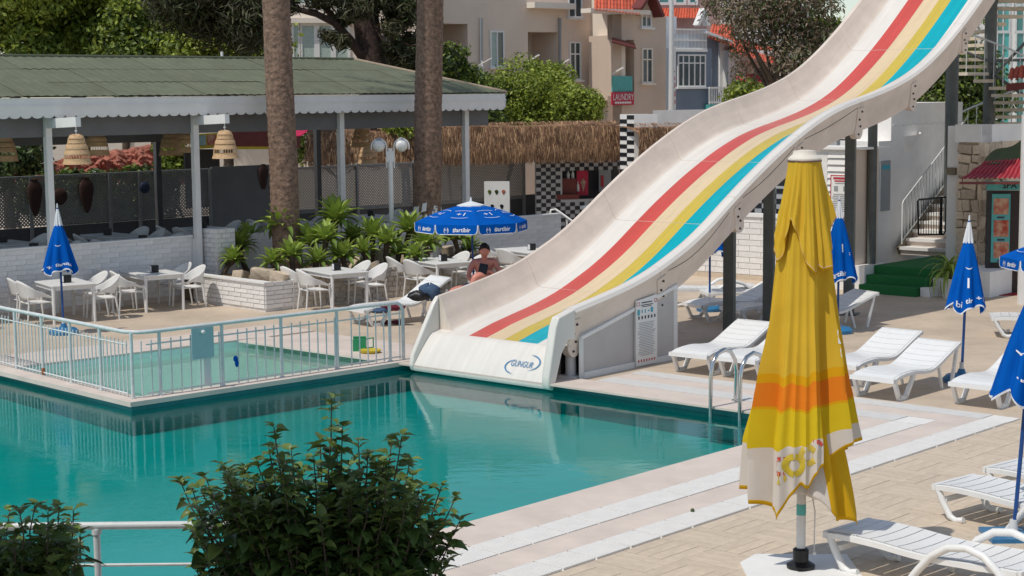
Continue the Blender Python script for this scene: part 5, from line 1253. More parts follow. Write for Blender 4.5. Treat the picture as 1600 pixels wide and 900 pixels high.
bl = fill(0, 60, 235, 275, 12, .6, 49, 72); b = atY(30, 200, 49); tree('dark_shrub', 'dark shrub behind the lattice at the left edge', (b.x, b.y, 0), 2, bl, 2500, .2, [M['leaf_dark']], None, .06, cat='shrub', grp=None)
# bushes right of the second palm
for i, (x0, x1, y0, y1, Y, lb) in enumerate(((690, 760, 110, 190, 53, 'dark green bush right of the second palm trunk'), (745, 840, 120, 190, 54.5, 'bright green bush above the sunlit thatch, left part'), (800, 890, 110, 185, 55.5, 'bright green rounded bush above the middle of the sunlit thatch'), (868, 925, 152, 190, 54, 'low green bush left of the chequered pillar'),
                                             (455, 600, 205, 245, 55, 'dark bush behind the shaded thatch'), (610, 660, 185, 200, 52, 'green bush between globe lamp and palm trunk'))):
    bl = fill(x0, x1, y0, y1, 30 if i < 4 else 10, .55 if i < 4 else .6, Y, 80 + i); b = atY((x0 + x1) / 2, 148, Y); tree('green_bush', lb, (b.x, b.y, 0), 3, bl, 14000 if i < 4 else 4000, .125, LM, ((2, 3, 3) if i in (0, 4) else (5, 3, 1)), .08, grp='bushes above the thatched bar', cat='bush', seed=i)
bl = pxblobs([(700, 85, .45), (712, 95, .4), (697, 100, .5), (706, 118, .6), (722, 80, .25), (690, 125, .6)], 52, 3); b = atY(700, 148, 52); tree('balcony_plant', 'sparse dark plant climbing by the balcony recess of the beige house', (b.x, b.y, 0), 4, bl, 1300, .2, [M['leaf_dark'], M['leaf_mid']], None, .05, cat='plant', grp=None)
# pine
pn = thing('pine_tree', 'big dark pine with two limbs reaching left behind the pavilion roof', 'tree', atY(580, 148, 53) * 1, 0)
pn.location.z = 0
mb = MB(); Y = 53
tr_ = [atY(590, 250, Y), atY(583, 110, Y), atY(577, 70, Y), atY(572, 30, Y), atY(570, -40, Y), atY(560, -120, Y)]
mb.tube(tr_, [.52, .46, .42, .40, .36, .3], 14); mb.build('trunk', M['bark_pine'], pn, 60)
for pts, r_ in (([(566, 88), (545, 60), (522, 35), (495, 22), (462, 14), (430, 2)], .16), ([(530, 38), (508, 12), (492, -6), (470, -40)], .12), ([(585, 40), (610, 60), (640, 72), (665, 66)], .05), ([(588, 45), (600, 68), (620, 82)], .04)):
    mb = MB(); n_ = len(pts); mb.tube([atY(px, py, Y - .3 - .2 * i) for i, (px, py) in enumerate(pts)], [r_ * (1 - .75 * i / n_) for i in range(n_)], 8); mb.build('limb', M['bark_pine'], pn, 60)
def needles(blobs, n, seed, m=None):
    return leaf_cloud(blobs, n, .34, [M['pine_leaf'], M['leaf_dark']], 'crown', pn, (3, 1), shell=.2, droop=.3, aspect=.16, seed=seed)
needles(pxblobs([(520, 60, .32), (535, 66, .3), (508, 55, .25), (455, 8, .3), (440, -5, .5), (500, -5, .5), (540, -8, .6), (600, -5, .7), (630, 5, .6), (622, 32, .5), (645, 15, .6), (612, 45, .35), (560, 15, .4), (538, 28, .35), (615, 78, .4), (632, 95, .5), (640, 60, .3)], 52.5, 4), 6500, 1)
needles(pxblobs([(x, y, 1.0) for x, y in ((280, 10), (310, 20), (340, 5), (370, 22), (400, 12), (330, 38), (365, 48), (395, 45), (300, -10), (350, -25), (410, -20), (260, -5))], 51, 5), 9000, 2)
bl = fill(612, 655, 80, 140, 12, .6, 56, 90); b = atY(632, 148, 56); tree('dark_bush', 'dark bush between pine trunk and second palm trunk', (b.x, b.y, 0), 3, bl, 3000, .22, [M['leaf_dark'], M['leaf_mid'], M['olive_leaf']], (4, 1, 1), .08, cat='bush', grp=None)

# eucalyptus behind the slide, the dark tree by the spiral stair
bl = pxblobs([(1130, 8, .8), (1150, 25, .8), (1165, 50, .8), (1180, 20, .9), (1205, 10, 1.0), (1230, 5, 1.0), (1260, 2, 1.0), (1290, 10, .7), (1225, 40, .9), (1250, 55, 1.0), (1270, 75, .9), (1240, 90, .9), (1262, 110, .9), (1280, 95, .7), (1170, 75, .35), (1150, 85, .35), (1185, 60, .5), (1215, 68, .6), (1290, 60, .7), (1225, 110, .7), (1160, 110, .4), (1185, 118, .35), (1120, -15, .9), (1180, -20, 1), (1250, -30, 1.2)], 56, 6)
t_ = tree('eucalyptus_tree', 'airy grey green eucalyptus behind the middle of the slide', (atY(1255, 150, 56).x, 56, 0), 6, bl, 13000, .19, [M['olive_leaf'], M['olive_leaf2'], M['leaf_dark']], (3, 3, 2), .2, grp=None, droop=.9, aspect=.28, shell=.25, seed=3)
bl = pxblobs([(1300, 50, .5), (1285, 65, .5), (1275, 45, .5)], 57, 8); b = atY(1290, 150, 57); tree('green_tree', 'bright green small tree between eucalyptus and slide', (b.x, b.y, 0), 6, bl, 1500, .22, LM, (4, 2, 1), .1, grp=None)
bl = fill(1440, 1560, 92, 200, 34, .65, 46, 95) + fill(1495, 1540, 20, 100, 10, .5, 47, 96); b = atY(1500, 200, 46); tree('dark_tree', 'dark leafy tree behind the spiral stair', (b.x, b.y, 0), 4, bl, 15000, .13, [M['leaf_dark'], M['leaf_mid'], M['olive_leaf']], (4, 3, 2), .15, grp=None)
bl = fill(1405, 1450, 140, 175, 10, .5, 50, 97); b = atY(1425, 200, 50); tree('pale_shrub', 'pale dusty shrub above the white block wall under the slide', (b.x, b.y, 0), 4, bl, 1500, .2, [M['olive_leaf'], M['white_paint']], (3, 1), .08, grp=None, cat='shrub')
bl = fill(1150, 1215, 143, 160, 8, .5, 60, 98); b = atY(1180, 200, 60); tree('green_shrub', 'green shrub under the red canopies of the far houses', (b.x, b.y, 0), 3, bl, 1500, .2, LM, (3, 2, 1), .08, grp=None, cat='shrub')

# ------------------------------------------------------------------ palms: ringed trunks, crowns above the picture
def palm(px0, px1, pxt, py0, Y, label, w0, w1, seed):
    rg = random.Random(seed); b = atY(px0, py0, Y); z0 = .42; tp = atY(pxt, 0, Y); top = Vector((tp.x + (tp.x - b.x) * .35, Y, 15.0))
    t_ = thing('palm_tree', label, 'palm tree', (b.x, Y, z0))
    rings = 215; n = 30; pts = []
    def fn(a, u):
        z = z0 + (15.0 - z0) * u; f = (z - b.z) / (tp.z - b.z); x = b.x + (tp.x - b.x) * min(f, 1.6); r = w0 + (w1 - w0) * min(1, max(0, f)); k = u * rings
        th = 2 * PI * a
        r *= 1 + .030 * ((k * .5) % 1) + .018 * math.sin(th * 7 + 9 * math.sin(k * .8)) + .012 * math.sin(th * 13 + k) + .02 * math.sin(z * 2.1 + seed + th)
        if z < 1.1: r *= 1 + .15 * (1.1 - z)
        return Vector((x + r * math.cos(th), Y + r * math.sin(th), z))
    mb = MB(); mb.grid(fn, n, rings * 2, 0, True); mb.build('trunk', M['bark_palm'], t_, 80)
    fl = MB(); cx = Vector((b.x + (tp.x - b.x) * 1.6, Y, 14.9))
    for i in range(26):
        th = i * 2.4; el = rg.uniform(-.2, 1.1); d = Vector((math.cos(th), math.sin(th), 0)); L_ = 2.6; sp = []
        for k in range(9):
            q = k / 8; sp.append(cx + d * L_ * q * math.cos(el * (1 - q * .6)) + Z * (L_ * q * math.sin(el) - 1.6 * q * q))
        fl.tube(sp, [.03 * (1 - .8 * k / 8) for k in range(9)], 4, 1)
        for k in range(2, 9):
            for s_ in (-1, 1):
                for j in range(3):
                    p = sp[k - 1].lerp(sp[k], j / 3); si = d.cross(Z).normalized() * s_; e = p + si * .55 * (1 - .05 * k) + d * .25 - Z * .2; w_ = d * .03
                    fl.add([p - w_, p + w_, e], [(0, 1, 2)], 0)
    fl.build('crown', [M['leaf_mid'], M['bark_palm']], t_)
    return t_, fn
p1, f1 = palm(446, 446, 431, 335, 36.7, 'thick palm trunk left, in front of the grey board', .305, .29, 1)
p2, f2 = palm(667, 667, 672, 330, 39.2, 'thick palm trunk right, with whitewash at its foot behind the blue parasol', .325, .30, 2)
mb = MB(); rg = random.Random(5)
for i in range(70):                       # flaking limewash near the foot
    th = rg.uniform(PI, 2 * PI); z = rg.uniform(.5, 1.75) ** 1; s_ = rg.uniform(.02, .07) * (1.6 if z < 1.2 else 1); u = (z - .42) / (15.0 - .42); du = s_ * 1.8 / 14.6
    def g(a_, b_): q = f2((th + a_ / .33) / (2 * PI), max(0, u + b_)); c_ = f2(0, u); ax_ = Vector((atY(667, 330, 39.2).x, 39.2, q.z)); d_ = (q - ax_); d_.z = 0; return q + d_.normalized() * .012
    mb.quad([g(-s_, -du), g(s_ * .8, -du * .7), g(s_, du), g(-s_ * .6, du * .8)])
stuff(mb.build('limewash_flakes', M['white_paint'], p2))

# ------------------------------------------------------------------ planter with agaves and rocks
pt_ = thing('planter', 'raised stone planter with a white brick end, full of agaves', 'planter', Q(6, 1.5))
PD0, PN, PH = 3.0, 3.13, .60
mb = MB(); mb.prism([Q(PD0 + .03, .02), Q(11.0, .02), Q(11.0, PN - .03), Q(PD0 + .03, PN - .03)], (0, 0, PH - .08)); mb.build('soil', M['soil'], pt_)
mb = MB(); mb.prism([Q(PD0, .55), Q(PD0 + .12, .55), Q(PD0 + .12, PN), Q(PD0, PN)], (0, 0, PH - .03)); mb.prism([Q(PD0 + .12, PN - .12), Q(10.8, PN - .12), Q(10.8, PN), Q(PD0 + .12, PN)], (0, 0, PH - .03)); mb.build('core', M['mortar'], pt_)
bricks(pt_, Q(PD0, .55), NV, PN - .55, .06, PH, -RV, M['brickw'], 'pl', .44, .09, .014, .024)
bricks(pt_, Q(PD0, PN), RV, .85, .06, PH, NV, M['brickw'], 'pl', .44, .09, .014, .024)
mb = MB(); mb.prism([Q(PD0 - .05, .5, PH - .03), Q(PD0 + .16, .5, PH - .03), Q(PD0 + .16, PN + .05, PH - .03), Q(PD0 - .05, PN + .05, PH - .03)], (0, 0, .035)); mb.build('coping', M['white_paint'], pt_)
rg = random.Random(11); x = .88
stones = []
for r_ in range(6):
    x = .88 + rg.uniform(0, .1)
    while x < 7.6:
        w_ = rg.uniform(.14, .34); h_ = PH / 5.6; stones.append((x + w_ / 2, (r_ + .5) * h_ + .03, w_, h_)); x += w_ + .012
def stone_mesh(seed, m):
    """angular rubble: the hull of points scattered near the faces of a box"""
    r2 = random.Random(seed); bm = bmesh.new()
    for sx in (-1, 1):
        for sy in (-1, 1):
            for sz in (-1, 1):
                for k in range(2): bm.verts.new((sx * .5 * r2.uniform(.72, 1.0), sy * .5 * r2.uniform(.72, 1.0), sz * .5 * r2.uniform(.72, 1.0)))
    bmesh.ops.convex_hull(bm, input=bm.verts); bmesh.ops.delete(bm, geom=[v_ for v_ in bm.verts if not v_.link_faces], context='VERTS')
    bmesh.ops.bevel(bm, geom=bm.edges[:], offset=.045, segments=1, affect='EDGES', clamp_overlap=True)
    me = bpy.data.meshes.new('stone'); bm.to_mesh(me); bm.free(); me.materials.append(m); me.shade_smooth(); me.set_sharp_from_angle(angle=R(32)); return me
SM = [stone_mesh(i, M['stone_grey']) for i in range(6)]; SR = [stone_mesh(20 + i, M['stone']) for i in range(5)]
for x, z, w_, h_ in stones:
    c = Q(PD0 + x, PN + .0, z); o = link('stone', rg.choice(SM), pt_); o.location = c - pt_.location; o.rotation_euler = (0, 0, RA); o.scale = (w_ * 1.02, .07, h_ * rg.uniform(.9, 1.06))
# rocks on the soil
for i, (px, py, s_, lb) in enumerate(((412, 428, .42, 'pale boulder at the front corner of the planter'), (438, 432, .36, 'pink boulder right of the corner boulder of the planter'), (375, 425, .25, 'small pale rock at the left end of the planter'), (594, 405, .5, 'large brown rock between the agaves, left of the globe lamp'), (560, 412, .35, 'flat rock left of the large brown rock'), (625, 402, .3, 'rock behind the back of a white chair, right of the globe lamp'), (585, 418, .35, 'rock at the planter edge below the large brown rock'), (700, 390, .3, 'rock right of the agaves by the seated person'), (660, 398, .3, 'rock between the right agaves'))):
    q = at(px, py, .66); o = link('rock', SR[i % 5]); o.location = (q.x, q.y, .52 + s_ * .25); o.scale = (s_ * 1.25, s_, s_ * .8); o.rotation_euler = (.2 * i, .1, i * 1.3); tag(o, lb, 'rock')
# agave leaf: broad, pointed, channelled, arching
def agave_leaf(L, W, bend, m):
    mb = MB()
    def fn(a, u):
        w_ = W * (.55 + .9 * u) * (1 - u ** 2.4) if u < .999 else 0; th = bend * u * u; r_ = L * u
        x = r_ * math.cos(th); z = r_ * math.sin(-th) + .25 * w_ * (2 * a - 1) ** 2
        return Vector((x, (a - .5) * w_, z))
    mb.grid(fn, 4, 7); return mb.mesh('leaf', m, 80)
AL = [agave_leaf(.50, .165, .12, M['agave']), agave_leaf(.50, .17, .3, M['agave']), agave_leaf(.46, .17, .55, M['agave2'])]
agv = [(345 + 30, 384, 37.2, 1.0), (438, 352, 36.6, 1.15), (400, 395, 36.0, .95), (485, 378, 36.6, 1.1), (525, 342, 37.2, 1.25), (455, 398, 35.4, .9), (535, 400, 36.2, 1.0), (582, 368, 37.4, 1.1), (568, 392, 36.6, .8), (640, 360, 38.2, 1.2), (665, 380, 37.6, 1.1), (622, 395, 37.2, .85), (710, 372, 38.8, 1.0), (690, 392, 38.0, .85), (495, 408, 35.7, .85), (425, 408, 35.2, .8), (735, 385, 39.4, .8), (365, 405, 36.2, .75), (605, 378, 36.9, .9), (510, 372, 36.2, .95), (470, 358, 37.6, .95), (550, 372, 37.8, .9), (388, 372, 37.8, .9), (650, 398, 36.6, .75), (415, 372, 37.2, .9)]
lbls = ['agave at the left end of the planter', 'tall agave rosette on a bare leaning stem, in front of the first palm trunk', 'low agave in front of the leaning stemmed one', 'mid-size agave between the two tallest', 'tallest agave rosette, in front of the third pavilion post', 'low agave above the corner boulder', 'low agave in front of the tallest one', 'agave left of the globe lamp', 'small agave at the foot of the large brown rock', 'large agave right of the globe lamp', 'bushy agave left of the second palm foot', 'low agave right of the lamp foot', 'agave under the left rim of the open blue parasol', 'low agave behind the middle table', 'low agave at the planter front', 'small agave beside the pink boulder', 'agave nearest the seated person', 'small agave behind the left small rock', 'agave leaning over the large brown rock', 'agave below the tallest one', 'agave right behind the leaning stemmed one', 'agave right of the tallest one', 'agave rising behind the left end one', 'small agave in front of the bushy one', 'agave beside the brick pillar']
for i, ((px, py, Y, s_), lb) in enumerate(zip(agv, lbls)):
    if i in (2, 13, 20, 24): continue
    rg = random.Random(200 + i); c = atY(px, py, Y); c.z = max(c.z, .75); g = Vector((c.x - rg.uniform(-.15, .25), c.y + .05, PH - .1))
    a_ = thing('agave_plant', lb, 'agave', g, 0, 'agaves in the planter')
    mb = MB(); md = g.lerp(c, .5) + Vector((rg.uniform(-.08, .08), 0, 0)); mb.tube([g, md, c - Z * .02], [.06, .055, .07], 8); mb.build('stem', M['bark'], a_, 60)
    nl = 36
    for k in range(nl):
        el = 1.5 - 1.5 * (k / nl) ** .95 + rg.uniform(-.1, .1); az = k * 2.39996 + rg.uniform(-.15, .15)
        o = link('leaf', AL[0 if k < 16 else (1 if k < 29 else 2)], a_); o.location = c - g + Vector((.03 * math.cos(az), .03 * math.sin(az), -.0015 * k)); o.rotation_euler = Euler((rg.uniform(-.15, .15), -el, az)); f = s_ * rg.uniform(.8, 1.05) * (.75 if k < 5 else 1); o.scale = (f, f, f)
# ------------------------------------------------------------------ foreground shrubs
def shrub(label, stems, Y, z0, n_leaf, seed, dens, n_obj):
    rg = random.Random(seed); bx = sum(atY(px, py, Y).x for px, py in stems) / len(stems); t_ = thing('leafy_shrub', label, 'shrub', (bx, Y, z0))
    st = MB(); leaves = []
    for px, py in stems:
        for rep in range(1):
            e = atY(px, py, Y + rg.uniform(-.35, .35)); b = Vector((bx + (e.x - bx) * .25 + rg.uniform(-.1, .1), Y + rg.uniform(-.15, .15), z0)); L_ = (e - b).length
            pts = [b.lerp(e, k / 8) + Vector((rg.uniform(-1, 1) * .015, rg.uniform(-1, 1) * .015, 0)) * (k not in (0, 8)) + Vector((0, 0, .10 * math.sin(PI * k / 8))) for k in range(9)]
            st.tube(pts, [.011 * (1 - .75 * k / 8) for k in range(9)], 5)
            nn_ = int(L_ / dens)
            for j in range(nn_ + 1):
                f = .18 + .82 * j / nn_; k = min(7, int(f * 8)); p = pts[k].lerp(pts[k + 1], f * 8 - k); d = (pts[min(8, k + 1)] - pts[max(0, k)]).normalized()
                az = j * 2.4 + rg.uniform(-.5, .5)
                for q in range(2 if f < .92 else 3):
                    ph = az + PI * q + (q == 2) * 1.5; up = rg.uniform(-.25, .55) if f < .95 else rg.uniform(.3, 1.0); sz = rg.uniform(.55, 1.25) * (1 if f < .9 else .7)
                    leaves.append((p, ph, up, sz, f))
    st.build('stems', M['bark'], t_, 60)
    leaves.sort(key=lambda l: l[0].y)
    def lf(m):
        mb = MB()
        def fn(a, u):
            w_ = .060 * (math.sin(PI * min(1, u * 1.02) ** .72) ** .85 if u < .98 else .02); x = .012 + .088 * u
            return Vector((x, (a - .5) * w_, -.35 * x * u + .22 * abs(a - .5) * w_ * 2 + .003 * math.sin(u * 14) * (a - .5) * 2))
        mb.grid(fn, 4, 6); mb.tube([(0, 0, 0), (.016, 0, 0)], .0012, 4); return mb.mesh('leaf', m, 80)
    LMs = [lf(M['shrub_leaf']), lf(M['shrub_leaf2'])]
    restv = [MB(), MB()]; src = [([v.co.copy() for v in me.vertices], [tuple(p.vertices) for p in me.polygons]) for me in LMs]
    for i, (p, ph, up, sz, f) in enumerate(leaves):
        w_ = 1 if (f > .88 or rg.random() < .18) else 0; E_ = Euler((rg.uniform(-.5, .5), -up, ph)); 
        if i < n_obj: o = link('leaf', LMs[w_], t_); o.location = p - t_.location; o.rotation_euler = E_; o.scale = (sz, sz, sz)
        else:
            m3 = E_.to_matrix() * sz; restv[w_].add([m3 @ c + p for c in src[w_][0]], src[w_][1])
    for k, r_ in enumerate(restv):
        if r_.v: stuff(r_.build('leaves', [M['shrub_leaf'], M['shrub_leaf2']][k], t_, 80))
    return t_
rg = random.Random(3)
tips = [(428, 668), (518, 622), (455, 705), (350, 728), (378, 735), (282, 752), (300, 762), (320, 745), (400, 720), (420, 700), (440, 730), (500, 690), (535, 668), (490, 715), (560, 690), (612, 690), (628, 682), (640, 720), (575, 712), (600, 742), (655, 765), (680, 790), (712, 778), (718, 815), (705, 842), (700, 880), (690, 760), (645, 745), (470, 735), (525, 700), (545, 730), (310, 800), (300, 830), (305, 870), (330, 770), (360, 760)]
tips += [(rg.uniform(305, 690), rg.uniform(755, 900)) for _ in range(100)] + [(rg.uniform(340, 660), rg.uniform(725, 800)) for _ in range(28)]
shrub('large dark leafy shrub in the middle of the foreground', tips, 8.2, 1.0, 0, 21, .050, 290)
tips = [(15, 800), (30, 795), (55, 790), (75, 800), (92, 792), (115, 798), (112, 815), (125, 835), (122, 855), (5, 825), (-20, 810), (-40, 820), (100, 830)] + [(rg.uniform(-60, 115), rg.uniform(825, 910)) for _ in range(80)]
shrub('small dark leafy shrub in the bottom left corner', tips, 8.1, 1.0, 0, 22, .055, 150)
# ------------------------------------------------------------------ houses behind
class Fac:
    """a facade plane: through the point under photo column px at distance Y, running at an angle"""
    def __init__(s, px, Y, deg):
        s.g = Vector(((px - 800) / FPX * Y, Y, 0)); s.d = Vector((math.cos(R(deg)), math.sin(R(deg)), 0)); s.n = Vector((s.d.y, -s.d.x, 0))
        if s.n.y > 0: s.n = -s.n
    def p(s, px, py, off=0.0):
        g = s.g + s.n * off; r_ = ray(px, py); k = g.dot(s.n) / r_.dot(s.n); return Vector((0, 0, CAM_H)) + r_ * k
    def az(s, px, py, off=0.0):
        q = s.p(px, py, off); return (q - s.g).dot(s.d), q.z
    def w(s, a, z, off=0.0): return s.g + s.d * a + s.n * off + Z * z
    def slab(s, mb, a0, a1, z0, z1, off, th): mb.prism([s.w(a0, z0, off), s.w(a1, z0, off), s.w(a1, z1, off), s.w(a0, z1, off)], -s.n * th); return mb
    def rect(s, x0, x1, y0, y1, off=0.0):
        xm, ym = (x0 + x1) / 2, (y0 + y1) / 2
        return s.az(x0, ym, off)[0], s.az(x1, ym, off)[0], s.az(xm, y1, off)[1], s.az(xm, y0, off)[1]
def window(F, root, x0, x1, y0, y1, cols=2, transom=0.0, off=0.0, frame=None, pane=None, fw=.06, sill=True, deep=.10):
    a0, a1, z0, z1 = F.rect(x0, x1, y0, y1, off); m = frame or M['white_paint']; mb = MB()
    F.slab(mb, a0, a0 + fw, z0, z1, off + .05, .10); F.slab(mb, a1 - fw, a1, z0, z1, off + .05, .10); F.slab(mb, a0 + fw, a1 - fw, z0, z0 + fw, off + .047, .10); F.slab(mb, a0 + fw, a1 - fw, z1 - fw, z1, off + .047, .10)
    zt = z1 - fw - (z1 - z0) * transom
    for i in range(1, cols): x = a0 + (a1 - a0) * i / cols; F.slab(mb, x - fw * .45, x + fw * .45, z0 + fw, z1 - fw, off + .043, .09)
    if transom: F.slab(mb, a0 + fw, a1 - fw, zt - fw * .4, zt + fw * .4, off + .045, .09)
    w_ = mb.build('window', m, root)
    for i in range(cols):
        g = MB(); x0_, x1_ = a0 + (a1 - a0) * i / cols + fw * .5, a0 + (a1 - a0) * (i + 1) / cols - fw * .5; F.slab(g, x0_, x1_, z0 + fw * .9, z1 - fw * .9, off + .012, .01)
        pm = pane[i % len(pane)] if isinstance(pane, list) else (pane or M['glass']); g.build('pane', pm, w_)
    if sill: s_ = MB(); F.slab(s_, a0 - .08, a1 + .08, z0 - .07, z0, off + .14, .16); s_.build('sill', m, w_)
    return w_
def tiles_roof(root, q00, q10, q11, q01, nx, ny, m, name='roof_tile_rows'):
    """pantile roof: waves along the slope, one sheet with stepped courses"""
    mb = MB(); nrm = ((q10 - q00).cross(q01 - q00)).normalized(); nrm = nrm if nrm.z > 0 else -nrm
    def fn(a, b):
        q = q00.lerp(q10, a).lerp(q01.lerp(q11, a), b); return q + nrm * (.05 * abs(math.sin(PI * a * nx)) + .05 * (1 - (b * ny) % 1))
    mb.grid(fn, nx * 5, ny * 4); return mb.build(name, m, root, 50)

# white house with the curtained window wall
h1 = thing('white_house', 'pale house with a wide curtained window behind the pine', 'house', atY(560, 148, 66) * 1); h1.location.z = 0
F1 = Fac(440, 64, 12); mb = MB(); a1_ = F1.az(700, 60)[0]; F1.slab(mb, -6, a1_, 0, 9.5, 0, 5); mb.build('wall', M['cream'], h1)
mb = MB(); a, b_, z0, z1 = F1.rect(440, 610, 28, 36, .1); F1.slab(mb, a, b_, z0, z1, .25, .3); mb.build('cornice', M['cream'], h1)
for x0, x1 in ((457, 468), (470, 493), (497, 519), (522, 545)): window(F1, h1, x0 - 2, x1 + 2, 36, 98, 1, 0, .0, None, M['curtain'], .10, False)
window(F1, h1, 456, 650, -35, 8, 5, 0, 0, None, M['curtain'], .1, False)
mb = MB(); a, b_, z0, z1 = F1.rect(600, 668, 28, 55, .1); F1.slab(mb, a, b_, z0, z1, .30, .2); mb.build('balcony_front', M['tan'], h1)
mb = MB(); a, b_, z0, z1 = F1.rect(595, 672, 55, 110, .0); F1.slab(mb, a, b_, z0, z1, .012, .02); mb.build('painted_shade_doorway', M['dark_in'], h1)  # flat dark sheet; the doorway's shade is put into its colour

# beige terrace house with recessed balcony, then the tan bay
h2 = thing('beige_house', 'long beige house with a recessed balcony and two tall windows', 'house', atY(800, 148, 62) * 1); h2.location.z = 0
F2 = Fac(655, 57.5, 42)
A_ = lambda px, py=80, off=0: F2.az(px, py, off)[0]
e_ = A_(924)
def wall_with_hole(F, root, m, a0, a1, z0, z1, hole, dep=1.4, name='wall'):
    h0, h1_, hz0, hz1 = hole; mb = MB(); th = .25
    F.slab(mb, a0, h0, z0, z1, 0, th); F.slab(mb, h1_, a1, z0, z1, 0, th); F.slab(mb, h0, h1_, z0, hz0, 0, th); F.slab(mb, h0, h1_, hz1, z1, 0, th)
    F.slab(mb, max(h0 - .1, a0 + .02), h1_ + .1, hz0 - .15, hz1 + .15, -dep, .15); F.slab(mb, max(h0 - .12, a0 + .02), h0, hz0, hz1, -th - .002, dep - th); F.slab(mb, h1_, h1_ + .12, hz0, hz1, -th - .002, dep - th)
    F.slab(mb, h0, h1_, hz0 - .15, hz0, -th - .002, dep - th); F.slab(mb, h0, h1_, hz1, hz1 + .15, -th - .002, dep - th)
    return mb.build(name, m, root)
r1 = F2.rect(690, 731, 37, 112); r2 = F2.rect(825, 872, 50, 110)
am = A_(760)
wall_with_hole(F2, h2, M['beige'], 0, am, 0, 8.6, r1); wall_with_hole(F2, h2, M['beige'], am, e_, 0, 8.9, r2)
mb = MB(); F2.slab(mb, 2.2, e_, 0, 8.4, -1.7, 1.2); mb.build('rear_block', M['beige'], h2)
window(F2, h2, 765, 787, 48, 105, 2, 0, 0, None, [M['curtain'], M['glass']]); window(F2, h2, 889, 907, 65, 125, 2, .28); window(F2, h2, 887, 909, -18, 28, 2, 0)
mb = MB(); a, b_, z0, z1 = F2.rect(822, 886, 5, 14); F2.slab(mb, a, b_, z0, z1, .45, .5); a, b_, z0, z1 = F2.rect(690, 760, 22, 30); mb.build('eaves', M['cream'], h2)
mb = MB(); 
for px_ in (752, 875): mb = MB(); q0, q1 = F2.p(px_, 28, .08), F2.p(px_, 125, .08); mb.tube([q0, q1], .05, 6); mb.build('drain_pipe', M['print_grey'], h2, 60)
bl_ = MB(); a, b_, z0, z1 = F2.rect(718, 748, 104, 122, .3)
for i in range(9): x = a + (b_ - a) * i / 8; bl_.beam(F2.w(x, z0, .3), F2.w(x + .15, z1, .3), .03, .05)
bl_.beam(F2.w(a, z1, .3), F2.w(b_ + .15, z1, .3), .05, .05); bl_.build('balcony_rail', M['white_paint'], h2)
mb = MB(); mb.beam(F2.p(747, 103, .5), F2.p(768, 91, 1.4), .04, .04); mb.beam(F2.p(754, 95, .3), F2.p(754, 125, .3), .05, .05); mb.beam(F2.p(825, 96, .1), F2.p(842, 86, .9), .05, .05); mb.beam(F2.p(868, 106, .1), F2.p(889, 93, .8), .05, .05); mb.build('drying_arm', M['white_paint'], h2)
mb = MB(); a, b_, z0, z1 = F2.rect(832, 872, 107, 111); F2.slab(mb, a, b_, z0, z1, .05, .1); mb.build('balcony_sill', M['white_paint'], h2)

h3 = thing('tan_house', 'tan house with a projecting bay, red tiled gable and a laundry sign', 'house', atY(985, 148, 65) * 1); h3.location.z = 0
c0 = F2.w(e_, 0); wB = 1.55
F3 = Fac(955, (c0 + F2.n * wB).y, 42); F3.g = c0 + F2.n * wB
B = lambda px, py=100, off=0: F3.az(px, py, off)[0]
eB = B(1041); rb = F3.rect(957, 991, 62, 150)
wall_with_hole(F3, h3, M['tan'], 0, eB, 0, F3.az(990, 24)[1], rb, 1.2)
mb = MB(); mb.prism([F3.w(0, 0, -.002), F3.w(0, 0, -1.9), F3.w(0, 8.1, -1.9), F3.w(0, F3.az(955, 22)[1], -.002)], F3.d * .2); mb.build('painted_lit_bay_side', M['cream'], h3)  # paler than the tan front; sunlight on this side is put into the colour
mb = MB(); F3.slab(mb, .2, eB, 0, 7.5, -1.4, 4.5); mb.build('rear_block', M['tan'], h3)
window(F3, h3, 1002, 1019, 75, 130, 2, .28, 0, M['cream']); window(F3, h3, 1001, 1017, 17, 43, 2, 0)
mb = MB(); a, b_, z0, z1 = F3.rect(920, 1010, 17, 26, .2); F3.slab(mb, a - .1, b_, z0 + .1, z1 + .05, .4, .5); mb.build('eaves', M['cream'], h3)
q = lambda px, py, o: F3.p(px, py, o)
tiles_roof(h3, q(928, 18, .45), q(1000, 26, .45), q(1000, -25, -2.2), q(928, -25, -2.2), 14, 7, M['tile_red'])
mb = MB(); mb.prism([q(1000, 26, .02), q(1027, 30, .02), q(1027, 22, .02), q(1012, -14, .02), q(1000, 10, .02)], -F3.n * .2); mb.build('gable', M['tan'], h3)
mb = MB(); mb.beam(q(995, 14, .25), q(1013, -14, .25), .5, .12); mb.beam(q(1013, -14, .25), q(1030, 26, .25), .5, .12); mb.build('gable_trim', M['maroon'], h3)
mb = MB(); mb.prism([q(956, 61, .02), q(991, 69, .02), q(994, 77, .75), q(956, 67, .75)], (0, 0, .06)); mb.build('awning', M['maroon'], h3)
mb = MB(); a, b_, z0, z1 = F3.rect(957, 988, 119, 143, .04); F3.slab(mb, a, b_, z0, z1, .05, .06); mb.build('balcony_glass', M['teal_paint'], h3)
mb = MB(); mb.beam(F3.p(956, 116, .1), F3.p(973, 106, .9), .06, .06); mb.build('drying_arm', M['white_paint'], h3)
ls = thing('laundry_sign', 'crimson LAUNDRY sign under the balcony of the tan house', 'sign', F3.p(972, 153, .1))
a, b_, z0, z1 = F3.rect(956, 990, 144, 164, .12); mb = MB(); F3.slab(mb, a, b_, z0, z1, .14, .06); mb.build('board', M['pink_poster'], ls)
text_mb('LAUNDRY', (z1 - z0) * .72, lambda x, y: plane_fn(F3.w((a + b_) / 2, z0 + (z1 - z0) * .60, .155), F3.d, Z)(x * .94 * (b_ - a) / ((z1 - z0) * .72 * 4.55), y), None).build('lettering', M['white_paint'], ls)
mb = MB()
